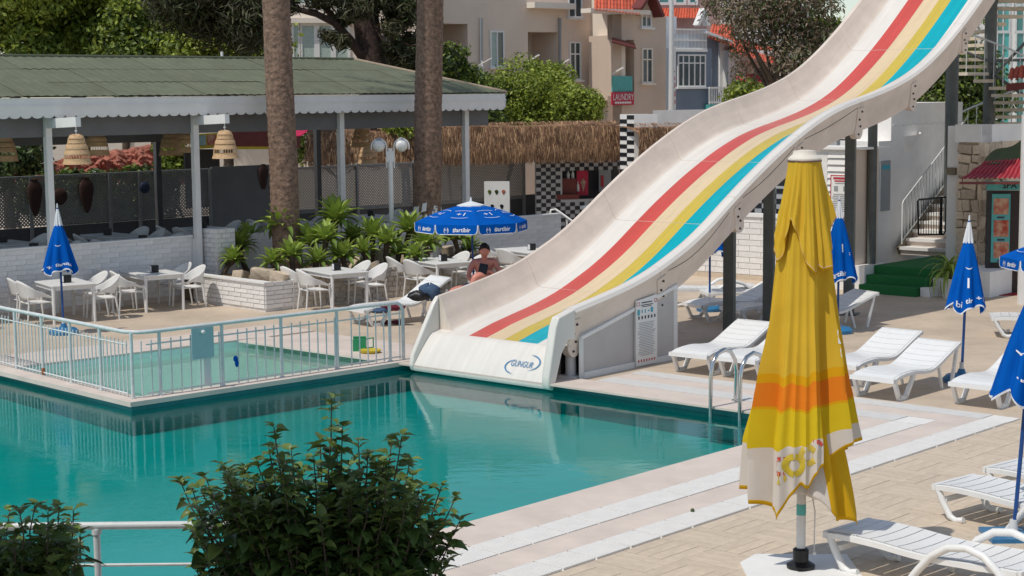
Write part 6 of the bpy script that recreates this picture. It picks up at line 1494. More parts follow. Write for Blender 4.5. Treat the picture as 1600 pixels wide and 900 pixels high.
for i in range(7): x = a + (b_ - a) * (.12 + .11 * i); F3.slab(mb, x, x + .10, z0 + .05, z0 + .12, .148, .006)
mb.build('small_print', M['white_paint'], ls)
vs_ = thing('vertical_laundry_sign', 'narrow white sign with LAUNDRY in upright letters beside the tall pole', 'sign', F3.p(1052, 150, .6))
a, b_, z0, z1 = F3.rect(1048.5, 1056, 72, 171, .6); mb = MB(); F3.slab(mb, a, b_, z0, z1, .6, .08); mb.build('board', M['white_paint'], vs_)
mb = MB()
for i, ch in enumerate('LAUNDRY'): text_mb(ch, .30, plane_fn(F3.w((a + b_) / 2, z1 - .85 - i * .30, .612), F3.d, Z), mb, 0, bold=True)
mb.build('lettering', M['pink_poster'], vs_)
lp_ = thing('lamp_pole', 'tall white tapered pole in front of the tan and grey houses', 'pole', F3.p(1048, 165, 1.2)); q0 = F3.p(1049, 172, 1.2); q1 = F3.p(1043, -20, 1.2)
mb = MB(); mb.tube([Vector((q0.x, q0.y, 0)), q0, Vector((q0.x, q0.y, q1.z))], [.13, .115, .075], 10); mb.build('shaft', M['white_metal'], lp_, 60)

# blue grey house with white balcony rails
h4 = thing('grey_house', 'blue grey house with a wide white window and white balcony rails', 'house', atY(1095, 148, 68) * 1); h4.location.z = 0
F4 = Fac(1050, 68, 35)
a0, a1_, z0, z1 = F4.rect(1054, 1112, 75, 170); mb = MB(); F4.slab(mb, a0, a1_, 0, z1, 0, 3.5); mb.build('wall', M['bluegrey'], h4)
b0, b1, _, zz = F4.rect(1111, 1142, 52, 170); mb = MB(); F4.slab(mb, a1_ - .6, b1, 0, zz, -.7, 3.0); mb.build('side_wall', M['bluegrey'], h4)
mb = MB(); F4.slab(mb, b1 - .05, b1 + .6, 0, zz - .3, -.6, 3.0); mb.build('end_wall', M['render'], h4)
window(F4, h4, 1058, 1102, 85, 136, 5, .22, 0)
window(F4, h4, 1104, 1111, 107, 150, 1, 0, -.3, None, None, .05, False)
rl_ = MB(); a, b_, z0, z1 = F4.rect(1050, 1104, 46, 80, .05)
for i in range(26): x = a + (b_ - a) * i / 25; rl_.beam(F4.w(x, z0 + .1, .05), F4.w(x, z1, .05), .03, .03)
for z in (z0 + .1, (z0 + z1) / 2, z1): rl_.beam(F4.w(a, z, .05), F4.w(b_, z, .05), .06, .06)
F4.slab(rl_, a, b_, z0 - .02, z0 + .08, .12, .2); rl_.build('terrace_rail', M['white_paint'], h4)
mb = MB(); F4.slab(mb, a, b_, z0, z1 + .6, -1.8, .2); mb.build('upper_wall', M['render'], h4)
rl_ = MB(); a, b_, z0, z1 = F4.rect(1108, 1142, 137, 163, .3)
for i in range(13): x = a + (b_ - a) * i / 12; rl_.beam(F4.w(x, z0, .3), F4.w(x, z1, .3), .035, .035)
for z in (z0 + .08, z1): rl_.beam(F4.w(a, z, .3), F4.w(b_, z, .3), .07, .07)
rl_.build('balcony_rail', M['white_paint'], h4); mb = MB(); F4.slab(mb, a, b_, z0 - .3, z0, .35, 1.2); mb.build('balcony_slab', M['teal_paint'], h4)
q = lambda px, py, o: F4.p(px, py, o)
tiles_roof(h4, q(1105, 62, .2), q(1150, 78, .2), q(1146, 40, -1.5), q(1112, 40, -1.5), 8, 3, M['tile_red'])
mb = MB(); mb.beam(q(1100, 50, .2), q(1142, 66, .2), .3, .10); mb.beam(q(1088, 40, .2), q(1098, 14, .2), .3, .12); mb.beam(q(1098, 14, .2), q(1104, 40, .2), .3, .12); mb.build('roof_trim', M['white_paint'], h4)

# pale block with red roof and blue windows above, and white blocks behind the eucalyptus
h5 = thing('pink_block', 'tall pale pink block with dark windows and a red roof step above the grey house', 'building', atY(1060, 100, 78) * 1); h5.location.z = 0
F5 = Fac(1015, 76, 15); a0, a1_, z0, z1 = F5.rect(1015, 1125, -60, 60); mb = MB(); F5.slab(mb, a0, a1_, 0, z1, 0, 6); mb.build('wall', mat('pink_render', (.52, .33, .30), .85), h5)
for x0, x1 in ((1026, 1048), (1052, 1072), (1074, 1090)): window(F5, h5, x0, x1, -10, 8, 1, 0, 0, None, M['teal_glass'], .12, False)
q = lambda px, py, o: F5.p(px, py, o); tiles_roof(h5, q(1024, 30, 1.2), q(1096, 31, 1.2), q(1094, 15, .05), q(1030, 15, .05), 16, 5, M['tile_red'])
h6 = thing('white_block', 'white block of flats behind the eucalyptus', 'building', atY(1200, 100, 80) * 1); h6.location.z = 0
F6 = Fac(1130, 80, 5); a0, a1_, z0, z1 = F6.rect(1130, 1300, -60, 60); mb = MB(); F6.slab(mb, a0, F6.az(1262, 60)[0], 0, z1, 0, 6); mb.build('wall', M['white_paint'], h6)
for x0, x1, y0, y1 in ((1196, 1212, -4, 16), (1197, 1210, 45, 68), (1196, 1209, 95, 115), (1150, 1166, 2, 22), (1222, 1236, 5, 25), (1222, 1236, 48, 70)): window(F6, h6, x0, x1, y0, y1, 1, 0, 0, None, M['teal_glass'], .1)
h7 = thing('red_roofed_house', 'low white house with red tiled canopies between grey house and eucalyptus', 'house', atY(1165, 148, 70) * 1); h7.location.z = 0
F7 = Fac(1140, 70, 20); a0, a1_, z0, z1 = F7.rect(1138, 1215, 78, 170); mb = MB(); F7.slab(mb, a0, a1_, 0, z1, 0, 4); mb.build('wall', M['white_paint'], h7)
q = lambda px, py, o: F7.p(px, py, o)
tiles_roof(h7, q(1142, 84, 1.0), q(1212, 104, 1.0), q(1205, 74, -1.6), q(1140, 62, -1.6), 16, 5, M['tile_red']); tiles_roof(h7, q(1150, 128, 1.4), q(1212, 142, 1.4), q(1210, 122, .05), q(1150, 116, .05), 14, 4, M['pink_awn'])
mb = MB(); a, b_, z0, z1 = F7.rect(1152, 1208, 96, 126); F7.slab(mb, a, b_, z0, z1, .015, .02); mb.build('painted_shade_gallery', M['tan'], h7)  # flat tan sheet on the wall, shade of a gallery given by colour
mb = MB(); a, b_, z0, z1 = F7.rect(1143, 1151, 110, 170); F7.slab(mb, a, b_, 0, z1, .8, .5); mb.build('pillar', M['tan'], h7)
# white block with teal glass at the far right
h8 = thing('glass_building', 'white building with teal glass behind the spiral stair', 'building', atY(1575, 148, 62) * 1); h8.location.z = 0
F8 = Fac(1500, 60, 8); a0, a1_, z0, z1 = F8.rect(1500, 1660, -80, 60); mb = MB(); F8.slab(mb, a0, a1_, 0, z1, 0, 6); mb.build('wall', M['white_paint'], h8)
for x0, x1 in ((1556, 1578), (1586, 1612)):
    for y0, y1 in ((-40, 8), (8, 50), (50, 92), (92, 134), (134, 200)): window(F8, h8, x0, x1, y0, y1, 2, 0, 0, M['rail'], [M['teal_glass'], M['teal_paint']], .05, False)
# ------------------------------------------------------------------ right hand side: brick wall, rule board block, steps, stair, spa front
bw = thing('white_brick_wall', 'white painted brick wall behind the slide and the shaded loungers', 'wall', P(13.7, 10))
mb = MB(); mb.prism([P(13.72, 8.0), P(13.72, 15.5), P(13.95, 15.5), P(13.95, 8.0)], (0, 0, 1.46)); mb.build('core', M['mortar'], bw)
mb = MB(); mb.prism([P(13.66, 8.0, 1.46), P(13.66, 15.5, 1.46), P(14.0, 15.5, 1.46), P(14.0, 8.0, 1.46)], (0, 0, .07)); mb.build('coping', M['white_paint'], bw)
bricks(bw, P(13.72, 8.0), V, 5.2, .12, 1.46, -U, M['brickw'], 'bw', .62, .135, .013, .02)
mb = MB(); mb.prism([P(13.68, 8.0), P(13.68, 15.5), P(13.72, 15.5), P(13.72, 8.0)], (0, 0, .11)); mb.build('skirting', M['wood_plank'], bw)
cs_ = thing('chequered_counter', 'chequered strip of wall above the white brick wall', 'wall', P(14.6, 9))
mb = MB(); mb.prism([P(14.6, 8.75), P(14.6, 12.3), P(14.75, 12.3), P(14.75, 8.75)], (0, 0, 2.12)); mb.prism([P(14.6, 8.75, 2.9), P(14.6, 11, 2.9), P(14.75, 11, 2.9), P(14.75, 8.75, 2.9)], (0, 0, .3)); mb.build('wall', bpy.data.materials['grey_white_tile'], cs_)
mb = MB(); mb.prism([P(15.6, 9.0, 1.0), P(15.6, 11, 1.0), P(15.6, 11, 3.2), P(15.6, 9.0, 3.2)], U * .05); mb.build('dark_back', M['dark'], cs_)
cm = MB(); cm.box((0, 0, 0), (.20, .012, .118)); CT = cm.mesh('tile', M['tile_black'])
for r_ in range(6):
    for c_ in range(17):
        if (r_ + c_) % 2: continue
        o = link('tile', CT, cs_); o.location = P(14.597, 8.85 + c_ * .20, 1.42 + r_ * .118) - cs_.location; o.rotation_euler = (0, 0, UA + PI / 2)
mb = MB()
for i in range(4): mb.beam(P(14.9, 9.2, 2.4 + .14 * i), P(14.9, 9.9, 2.4 + .14 * i), .2, .06)
o = mb.build('cup_stack', M['white_paint']); tag(o, 'stacked white trays on the chequered counter', 'trays')
# block with siding
wb = thing('siding_kiosk', 'white kiosk with horizontal siding and a red rule board', 'kiosk', P(13.3, 7.5))
tk = 3.05
mb = MB(); mb.prism([P(13.3, 7.5), P(13.3, 8.7), P(14.25, 8.7), P(14.25, 7.5)], (0, 0, tk)); mb.build('body', M['white_paint'], wb)
mb = MB(); mb.prism([P(13.27, 8.18), P(13.27, 8.42), P(13.3, 8.42), P(13.3, 8.18)], (0, 0, tk - .1)); mb.prism([P(13.27, 7.5), P(13.27, 7.58), P(13.3, 7.58), P(13.3, 7.5)], (0, 0, tk - .1)); mb.build('trim', M['white_paint'], wb)
for i in range(19):
    z = .25 + i * .145; mb = MB(); mb.prism([P(13.285, 7.59, z), P(13.285, 8.17, z), P(13.30, 8.17, z), P(13.30, 7.59, z)], (0, 0, .005)); q0 = [P(13.25, 7.59, z + .008), P(13.25, 8.17, z + .008), P(13.288, 8.17, z + .138), P(13.288, 7.59, z + .138)]; mb.prism(q0, U * .012); mb.build('siding_board', M['white_paint'], wb)
mb = MB(); mb.prism([P(14.25, 7.49, 0), P(13.3, 7.49, 0), P(13.3, 7.49, tk), P(14.25, 7.49, tk)], -V * .01); mb.build('painted_shade_end', M['beige'], wb)  # thin beige sheet over the white end, its shade put into the colour
mb = MB(); mb.prism([P(13.2, 7.3, tk), P(13.2, 8.8, tk), P(14.4, 8.8, tk), P(14.4, 7.3, tk)], (0, 0, .05)); mb.build('roof', M['white_paint'], wb)
rs = thing('red_rule_board', 'white rule board with red heading and red frame on the siding', 'sign', P(13.22, 7.9, 1.2))
pc = P(13.235, 7.80, 0); pf = plane_fn(Vector((pc.x, pc.y, 0)), -V, Z); zt_ = CAM_H - (273 - 143) / FPX * 36.7; zb_ = CAM_H - (340 - 143) / FPX * 36.7
mb = MB(); mb.prism([pf(-.27, zb_), pf(.27, zb_), pf(.27, zt_), pf(-.27, zt_)], U * .012); mb.build('board', M['white_paint'], rs)
pf2 = plane_fn(Vector((pc.x, pc.y, 0)) - U * .004, -V, Z); mb = MB()
for x0, x1, y0, y1 in ((-.27, .27, zt_ - .02, zt_), (-.27, .27, zb_, zb_ + .02), (-.27, -.25, zb_ + .02, zt_ - .02), (.25, .27, zb_ + .02, zt_ - .02)): mb.quad([pf2(x0, y0), pf2(x1, y0), pf2(x1, y1), pf2(x0, y1)])
mb.build('red_border', M['print_red'], rs)
pf3 = plane_fn(Vector((pc.x, pc.y, 0)) - U * .006, -V, Z); mb = MB()
for y, w_, h_ in ((zt_ - .07, .40, .045), (zt_ - .13, .34, .03)): mb.quad([pf3(-w_ / 2, y - h_ / 2), pf3(w_ / 2, y - h_ / 2), pf3(w_ / 2, y + h_ / 2), pf3(-w_ / 2, y + h_ / 2)])
mb.build('heading', M['print_red'], rs); mb = MB()
for y, w_ in [(zt_ - .18, .3)] + [(zt_ - .42 - .04 * i, .38 + .04 * (i % 3)) for i in range(10)]: mb.quad([pf3(-w_ / 2, y - .008), pf3(w_ / 2, y - .008), pf3(w_ / 2, y + .008), pf3(-w_ / 2, y + .008)])
for x in (-.13, .1): mb.quad([pf3(x - .05, zt_ - .35), pf3(x + .05, zt_ - .35), pf3(x + .05, zt_ - .24), pf3(x - .05, zt_ - .24)])
mb.build('text_lines', M['print_grey'], rs)

# carpeted steps and landing
gs = thing('carpeted_steps', 'steps and landing covered in green turf carpet', 'steps', P(13, 6.5))
for i in range(3):
    s0 = 13.0 + i * .32; t0, t1 = 5.85 - i * .12, 7.2
    mb = MB(); mb.prism([P(s0, t0), P(s0, t1), P(s0 + .33 if i < 2 else 18.5, t1), P(s0 + .33 if i < 2 else 18.5, t0)], (0, 0, .18 * (i + 1))); mb.build('step', M['carpet'], gs)
mb = MB(); mb.prism([P(13.15, 5.82), P(13.15, 5.60), P(18.4, 5.42), P(18.4, 5.60)], (0, 0, .19)); mb.prism([P(13.5, 5.72), P(13.5, 5.5), P(18.4, 5.42), P(18.4, 5.60)], (0, 0, .37)); mb.prism([P(13.85, 5.6), P(13.85, 4.6), P(16.5, 4.6), P(16.5, 5.6)], (0, 0, .535)); mb.build('side_block', M['render'], gs)
mb = MB(); mb.prism([P(13.25, 7.21), P(13.25, 7.48), P(14.2, 7.48), P(14.2, 7.21)], (0, 0, .55)); mb.build('plinth', M['white_paint'], gs)

# tall white block wall, stair and rails
A0 = atY(1372, 300, 38.6); A0.z = 0
bwall = thing('block_wall', 'tall rough white wall beside the open stair', 'wall', A0)
AX = U; AN = -V
mb = MB(); e1 = A0 + AX * 4.0; zt = CAM_H - (160 - 141) / FPX * 39.5
mb.prism([A0 + AX * .55, e1, e1 - AN * 1.2, A0 + AX * .55 - AN * 1.2], (0, 0, zt)); mb.build('upper_block', M['render'], bwall)
mb = MB(); mb.prism([A0, A0 + AX * .548, A0 + AX * .548 - AN * 1.2, A0 - AN * 1.2], (0, 0, zt - .85)); mb.build('lower_block', M['render'], bwall)
mb = MB(); pr = [(.6 + .034 * 100 * i / 40, zt - .50 + .012 * math.sin(i * 1.7)) for i in range(41)]; mb.tube([A0 + AX * x + AN * .005 + Z * z for x, z in pr], .018, 5); mb.build('plaster_seam', M['white_paint'], bwall)
mb = MB(); q = A0 + AX * 1.45 + AN * .02 + Z * 3.25; mb.grid(lambda a, b: q + AX * (.36 * (a - .5) * 2 * (.4 + .6 * b)) + AN * (.22 * math.sin(PI * a) * (.3 + .7 * b)) + Z * (-.34 + .34 * b + .10 * a), 10, 6); mb.build('wall_sconce', M['render'], bwall, 60)
pp = thing('grey_notice', 'pale grey notice with cyan heading on the rough white wall', 'sign', A0 + AX * .2 + AN * .03 + Z * 2)
for nm, x0, x1, z0, z1, o_, m in (('board', .05, .50, zb_ + .0, zt_ + .22, .03, M['print_grey']), ('heading', .12, .46, zt_ + .02, zt_ + .12, .036, M['print_cyan'])):
    mb = MB(); mb.prism([A0 + AX * x0 + AN * o_ + Z * z0, A0 + AX * x1 + AN * o_ + Z * z0, A0 + AX * x1 + AN * o_ + Z * z1, A0 + AX * x0 + AN * o_ + Z * z1], -AN * .02); mb.build(nm, m, pp)
sta = thing('open_stair', 'pale stone stair climbing beside the rough white wall', 'stair', A0 + AX * 1.2 + AN * .6)
for i in range(10):
    s0 = .75 + i * .30; z = .72 + i * .18; m = M['coping'] if i else M['grate']
    mb = MB(); mb.prism([A0 + AX * s0 + AN * .14 + Z * (z - .07), A0 + AX * (s0 + .34) + AN * .14 + Z * (z - .07), A0 + AX * (s0 + .34) + AN * 1.35 + Z * (z - .07), A0 + AX * s0 + AN * 1.35 + Z * (z - .07)], (0, 0, .07)); mb.build('tread', M['white_paint'], sta)
    mb = MB(); mb.prism([A0 + AX * (s0 + .05) + AN * .14 + Z * (z - .18), A0 + AX * (s0 + .05) + AN * 1.35 + Z * (z - .18), A0 + AX * (s0 + .05) + AN * 1.35 + Z * (z - .072), A0 + AX * (s0 + .05) + AN * .14 + Z * (z - .072)], AX * .03); mb.build('riser', M['coping'], sta)
mb = MB(); mb.beam(A0 + AX * .75 + AN * .12 + Z * .62, A0 + AX * 3.7 + AN * .12 + Z * 2.42, .05, .2); mb.build('stringer', M['tread_dark'], sta)
srl = thing('stair_rail', 'thin grey metal stair rail along the rough white wall', 'railing', A0 + AX * .8 + AN * .18)
mb = MB(); r0, r1 = A0 + AX * .8 + AN * .18 + Z * .72, A0 + AX * 3.9 + AN * .18 + Z * 2.60
mb.tube([r0 + Z * .06, r0 + Z * 1.0, r0 + Z * 1.06 + AX * .05, r1 + Z * 1.05], .018, 6); mb.tube([r0 + Z * .12, r1 + Z * .12], .014, 6); mb.build('rail', M['rail'], srl, 60)
for i in range(1, 22): q = r0.lerp(r1, i / 22); mb = MB(); mb.tube([q + Z * .12, q + Z * 1.05], .009, 5); mb.build('bar', M['rail'], srl, 60)
gt = thing('stair_gate', 'dark metal gate at the foot of the pale stair', 'gate', A0 + AX * 1.0 + AN * .8)
F9 = Fac(1434, 38.3, -20); g = lambda px, py: F9.p(px, py)
mb = MB(); mb.tube([g(1435, 367), g(1434, 314), g(1436, 312), g(1478, 308), g(1479, 309), g(1477, 362), g(1475, 366), g(1435, 367)], .022, 6); mb.tube([g(1471, 308), g(1470, 366)], .035, 6); mb.build('frame', M['dark'], gt, 60)
for i in range(8): mb = MB(); mb.tube([g(1439 + i * 4, 313 - i * .4), g(1439 + i * 4, 366)], .009, 5); mb.build('bar', M['dark'], gt, 60)
# white pillar, parapet and stone wall of the spa
pw_ = thing('white_pillar', 'square white pillar between the stair and the stone wall', 'pillar', atY(1488, 400, 37.3) * 1); pw_.location.z = 0
FA = Fac(1481, 37.3, -42); mb = MB(); a0 = 0; a1_ = FA.az(1497, 300)[0]; zt = CAM_H - (196 - 141) / FPX * 37.3
FA.slab(mb, a0, a1_, 0, zt, 0, .35); mb.build('shaft', M['white_paint'], pw_); mb = MB(); a, b_, z0, z1 = FA.rect(1479, 1493, 262, 273, .05); FA.slab(mb, a, b_, z0, z1, .06, .08); mb.build('light_fitting', M['tread_dark'], pw_)
FB = Fac(1497, 36.9, -42); aB = FB.az(1531, 300)[0]; spa = thing('spa_wall', 'rough stone wall with a white top beside the spa doorway', 'wall', FB.w(aB / 2, 0))
zst = CAM_H - (222 - 141) / FPX * 36.6
mb = MB(); FB.slab(mb, .03, aB, 0, zst, -.06, .5); mb.build('core', M['stone'], spa)
mb = MB(); FB.slab(mb, -.06, aB + .02, zst, zst + .38, .03, .5); mb.build('parapet', M['white_paint'], spa)
mb = MB(); q0 = FB.w(aB + .02, 0, .0); mb.prism([q0 + Z * zst, q0 + U * 2.6 + Z * zst, q0 + U * 2.6 + Z * (zst + .36), q0 + Z * (zst + .38)], -V * -.02 + V * .1); mb.build('parapet_return', M['render'], spa)
mb = MB(); mb.prism([q0 - U * .0 + Z * 0, q0 + U * 2.2, q0 + U * 2.2 + Z * zst, q0 + Z * zst], V * .08); mb.build('return_core', M['stone'], spa)
rg = random.Random(31)
def rubble(org, dx, L_, H_, nrm, big=1.0):
    z = 0.0
    while z < H_ - .05:
        h_ = rg.uniform(.15, .33) * big; h_ = min(h_, H_ - z); x = -rg.uniform(0, .1)
        while x < L_ - .04:
            w_ = rg.uniform(.15, .42) * big; x0, x1 = max(0, x), min(L_, x + w_)
            if x1 - x0 > .06:
                o = link('stone', rg.choice(SR), spa); c = org + dx * ((x0 + x1) / 2) + nrm * rg.uniform(-.03, .0) + Z * (z + h_ / 2); o.location = c - spa.location; o.scale = ((x1 - x0) * .98, .16, h_ * rg.uniform(.85, 1.12)); o.rotation_euler = (rg.uniform(-.08, .08), rg.uniform(-.2, .2), math.atan2(dx.y, dx.x))
            x += w_
        z += h_
rubble(FB.w(.0, 0, 0), FB.d, aB, zst, FB.n); rubble(q0, U, 1.2, zst, -V)
# spa doorway with sign, posters and awning
sp = thing('spa_kiosk', 'dark spa doorway panel with a teal SPA sign', 'kiosk', atY(1570, 460, 35.8) * 1); sp.location.z = 0
FC = Fac(1541, 35.9, -6); a, b_, z0, z1 = FC.rect(1541, 1640, 298, 464)
mb = MB(); FC.slab(mb, a, b_, 0, z1, 0, .12); mb.build('door_panel', mat('dark_brown_panel', (.035, .022, .018), .5, .2), sp)
mb = MB(); FC.slab(mb, a, a + .10, 0, z1, .03, .04); FC.slab(mb, a + .8, a + .86, 0, z1, .03, .04); mb.build('door_frame', M['dark'], sp)
a, b_, z0, z1 = FC.rect(1542, 1640, 283, 297, .06); mb = MB(); FC.slab(mb, a, b_, z0, z1, .08, .08); sgn = mb.build('sign_board', M['teal_paint'], sp)
text_mb('SPA &', (z1 - z0) * .95, plane_fn(FC.w(FC.az(1566.5, 290, .09)[0], (z0 + z1) / 2, .086), FC.d, Z), None, 0, 0, 'LEFT', True).build('lettering', M['black'], sgn)
po = thing('spa_poster', 'teal poster with three treatment pictures on the dark spa panel', 'poster', FC.p(1563, 360, .05))
a, b_, z0, z1 = FC.rect(1549, 1578, 303, 410, .05); mb = MB(); FC.slab(mb, a, b_, z0, z1, .05, .02); mb.build('sheet', M['teal_paint'], po)
for y0, y1, tt in ((310, 335, 'MASSAGE'), (344, 370, 'HAMMAM'), (378, 403, 'FOOT MASSAGE')):
    a2, b2_, c2, d2 = FC.rect(1552.5, 1576, y0, y1, .055); mb = MB(); FC.slab(mb, a2, b2_, c2, d2, .056, .004); mb.build('picture', M['food_red'], po)
    mb = MB(); FC.slab(mb, a2 + .08, b2_ - .08, c2 - .085, c2 - .045, .0545, .004); mb.build('caption', M['print_dark'], po)
mt = MB(); FD = Fac(1545, 35.2, -6); q0, q1 = at(1546, 462), at(1592, 462); mt.prism([q0, q1, at(1588, 453), at(1549, 453)], (0, 0, .012)); tag(mt.build('doormat', M['red_mat']), 'red doormat in front of the spa doorway', 'doormat')
aw = thing('tile_awning', 'small awning of red tiles above the SPA sign', 'awning', FC.p(1560, 270, .3))
tiles_roof(aw, FC.p(1499, 284, .9), FC.p(1640, 284, .9), FC.p(1640, 250, .1), FC.p(1535, 258, .1), 18, 2, mat('maroon_tile', (.40, .045, .06), .5, .2))
mb = MB(); mb.beam(FC.p(1499, 286, .9), FC.p(1640, 286, .9), .05, .05); mb.build('edge', M['maroon'], aw)
tp_ = thing('tarpaulin', 'olive green tarpaulin heaped above the red tile awning', 'tarpaulin', FC.p(1570, 240, -.2))
mb = MB(); mb.grid(lambda a, b: FC.p(1538 + 85 * a, 256 - b * (6 + 36 * min(1, a * 1.3) ** .8 + 4 * math.sin(a * 9)), .15 - .5 * b + .10 * math.sin(7 * a + 3 * b) * (1 - b)), 24, 10); mb.build('cloth', M['tarp'], tp_, 60)
rr = thing('red_tile_roof', 'end of a red tiled roof cut off by the right edge near the spiral stair', 'roof', atY(1600, 125, 38))
tiles_roof(rr, atY(1573, 130, 38), atY(1640, 124, 37.5), atY(1640, 96, 38.6), atY(1578, 113, 39), 8, 3, M['tile_red']); mb = MB(); mb.prism([atY(1573, 131, 38), atY(1640, 125, 37.5), atY(1640, 134, 37.5), atY(1573, 143, 38)], (0, .06, 0)); mb.build('fascia', M['maroon'], rr)
wpole = thing('white_pole', 'white square pole in front of the spa doorway at the right edge', 'pole', atY(1597, 440, 34) * 1); wpole.location.z = 0
x = atY(1599, 300, 34).x; mb = MB(); mb.box((x, 34, 1.9), (.11, .11, 3.8)); mb.build('shaft', M['white_paint'], wpole)
# potted plant
pq = at(1483, 466); pot = thing('potted_plant', 'bushy green plant in a white pot beside the carpeted steps', 'plant', pq)
mb = MB(); mb.lathe([(.0, 0), (.13, 0), (.17, .25), (.19, .42), (.16, .42), (.15, .36), (.0, .36)], 16); mb.build('pot', M['white_paint'], pot, 50, True)
pl_leaf = agave_leaf(.62, .075, .9, M['agave'])
for k in range(44):
    o = link('leaf', pl_leaf, pot, True); az = k * 2.4; el = 1.4 - 1.7 * (k / 44); o.location = (0, 0, .55); o.rotation_euler = (0, -el, az); f = random.uniform(.75, 1.15); o.scale = (f, f, f)
mb = MB(); mb.tube([(0, 0, .3), (0, 0, .56)], .05, 8); mb.build('stem', M['bark'], pot, 60, True)

# spiral stair
Ys = 41.0; cx = atY(1547, 100, Ys).x; ss = thing('spiral_stair', 'grey spiral stair with timber treads up to the slide platform', 'stair', (cx, Ys, 0))
mb = MB(); mb.tube([(cx, Ys, 0), (cx, Ys, 9)], .145, 14); mb.build('column', M['steel'], ss, 60)
for i in range(-10, 26):
    z = 4.3 + i * .172; th = -PI / 2 - i * R(22.5); d = Vector((math.cos(th), math.sin(th), 0)); e = Vector((-d.y, d.x, 0)); c = Vector((cx, Ys, z))
    mb = MB(); mb.prism([c + d * .14 - e * .06, c + d * 1.12 - e * .24, c + d * 1.12 + e * .24, c + d * .14 + e * .06], (0, 0, .075)); mb.build('tread', M['tread'], ss)
    mb = MB(); mb.tube([c + d * 1.10, c + d * 1.10 + Z * 1.0], .012, 5); mb.build('baluster', M['rail'], ss, 60); mb = MB(); d2 = Vector((math.cos(th - R(11.2)), math.sin(th - R(11.2)), 0)); mb.tube([c + d2 * 1.10, c + d2 * 1.10 + Z * 1.08], .009, 5); mb.build('baluster', M['rail'], ss, 60)
hp = [Vector((cx + 1.10 * math.cos(-PI / 2 - i * R(11.25)), Ys + 1.10 * math.sin(-PI / 2 - i * R(11.25)), 5.3 + i * .086)) for i in range(-20, 52)]
mb = MB(); mb.tube(hp, .022, 6); mb.build('handrail', M['rail'], ss, 60); 
mb = MB(); c = Vector((cx, Ys, 0))
for (xa, za), (xb, zb2) in (((0, 3.6), (-.9, 2.3)), ((0, 4.6), (1.3, 6.0)), ((.1, 5.0), (1.5, 5.0)), ((0, 4.7), (1.4, 3.7)), ((.9, 3.3), (1.4, 2.7)), ((-.9, 5.3), (.1, 4.9))): mb.tube([c + Vector((xa, -.2, za)), c + Vector((xb, -.3, zb2))], .04, 6)
mb.build('brace', M['steel'], ss, 60)

# ------------------------------------------------------------------ small things
mb = MB(); q = at(1082, 800, .03); mb.ball(q + Z * .018, .022, 8); tag(mb.build('small_stone', M['tarp'], None, 60), 'tiny dark stone lying on the outer grate', 'stone')
q = at(565, 548, .03); tw = thing('green_watering_can', 'small green can with a handle by the paddling pool edge', 'watering can', q)
mb = MB(); mb.box((q.x - .03, q.y, .13), (.22, .16, .2)); mb.build('body', M['green_plastic'], tw); mb = MB(); mb.tube([q + Vector((.08, 0, .2)), q + Vector((.2, 0, .22)), q + Vector((.2, 0, .06)), q + Vector((.08, 0, .04))], .014, 6); mb.tube([q + Vector((-.14, 0, .23)), q + Vector((.08, 0, .23))], .02, 6); mb.build('handle', M['green_plastic'], tw, 60)
q = at(578, 551, .03); mb = MB(); mb.lathe([(0, .01), (.17, .01), (.19, .05), (.17, .05), (.0, .025)], 14, q); tag(mb.build('yellow_dish', M['yellow_paint'], None, 60), 'flat yellow dish beside the green can', 'dish')
q = corner + fr_d * 1.72 + Z * .42; bt_ = MB(); bt_.ball(q, (.035, .03, .05), 8); bt_.ball(q + Z * -.07 + fr_d * .02, (.03, .03, .06), 8); tag(bt_.build('blue_ribbon', M['blue'], None, 60), 'small blue rag tied to the pool railing bars', 'rag')
# clothes on the lounger
def heap(name, label, c, r_, m, seed):
    rg = random.Random(seed); ph = [rg.uniform(0, 6) for _ in range(4)]
    mb = MB(); mb.grid(lambda a, b: Vector(c) + Vector((r_[0] * math.sin(PI * (.02 + .96 * b) / 1) * math.cos(2 * PI * a) * (1 + .18 * math.sin(5 * 2 * PI * a + ph[0] + 6 * b) + .1 * math.sin(18 * b + ph[3])), r_[1] * math.sin(PI * (.02 + .96 * b)) * math.sin(2 * PI * a) * (1 + .18 * math.sin(4 * 2 * PI * a + ph[1])), -r_[2] * math.cos(PI * (.02 + .96 * b)) * (1 + .22 * math.sin(3 * 2 * PI * a + ph[2])))), 28, 12, 0, True)
    o = mb.build(name, m, None, 60); return tag(o, label, 'clothes')
heap('denim_jacket', 'crumpled blue denim on the raised-back lounger', atY(672, 456, 31.95), (.20, .16, .15), M['denim'], 1)
heap('black_bag', 'black bag heaped left of the crumpled denim', atY(653, 462, 31.85), (.19, .15, .09), M['black'], 2)
heap('wine_towel', 'wine red cloth lying along the raised-back lounger', atY(615, 480, 31.65), (.22, .14, .06), M['wine'], 3)
heap('dark_towel', 'dark blue towel at the foot of the raised-back lounger', atY(592, 485, 31.6), (.18, .14, .05), M['denim'], 4)
q = at(612, 507); mb = MB()
for dx_ in (-.1, .12): mb.grid(lambda a, b: Vector((q.x + dx_ + .14 * math.sin(PI * (.02 + .96 * b)) * math.cos(2 * PI * a), q.y + .06 * math.sin(PI * (.02 + .96 * b)) * math.sin(2 * PI * a), .045 - .04 * math.cos(PI * (.02 + .96 * b)))), 10, 6, 0, True)
tag(mb.build('shoes', M['wine'], None, 60), 'pair of dark shoes under the raised-back lounger', 'shoes')

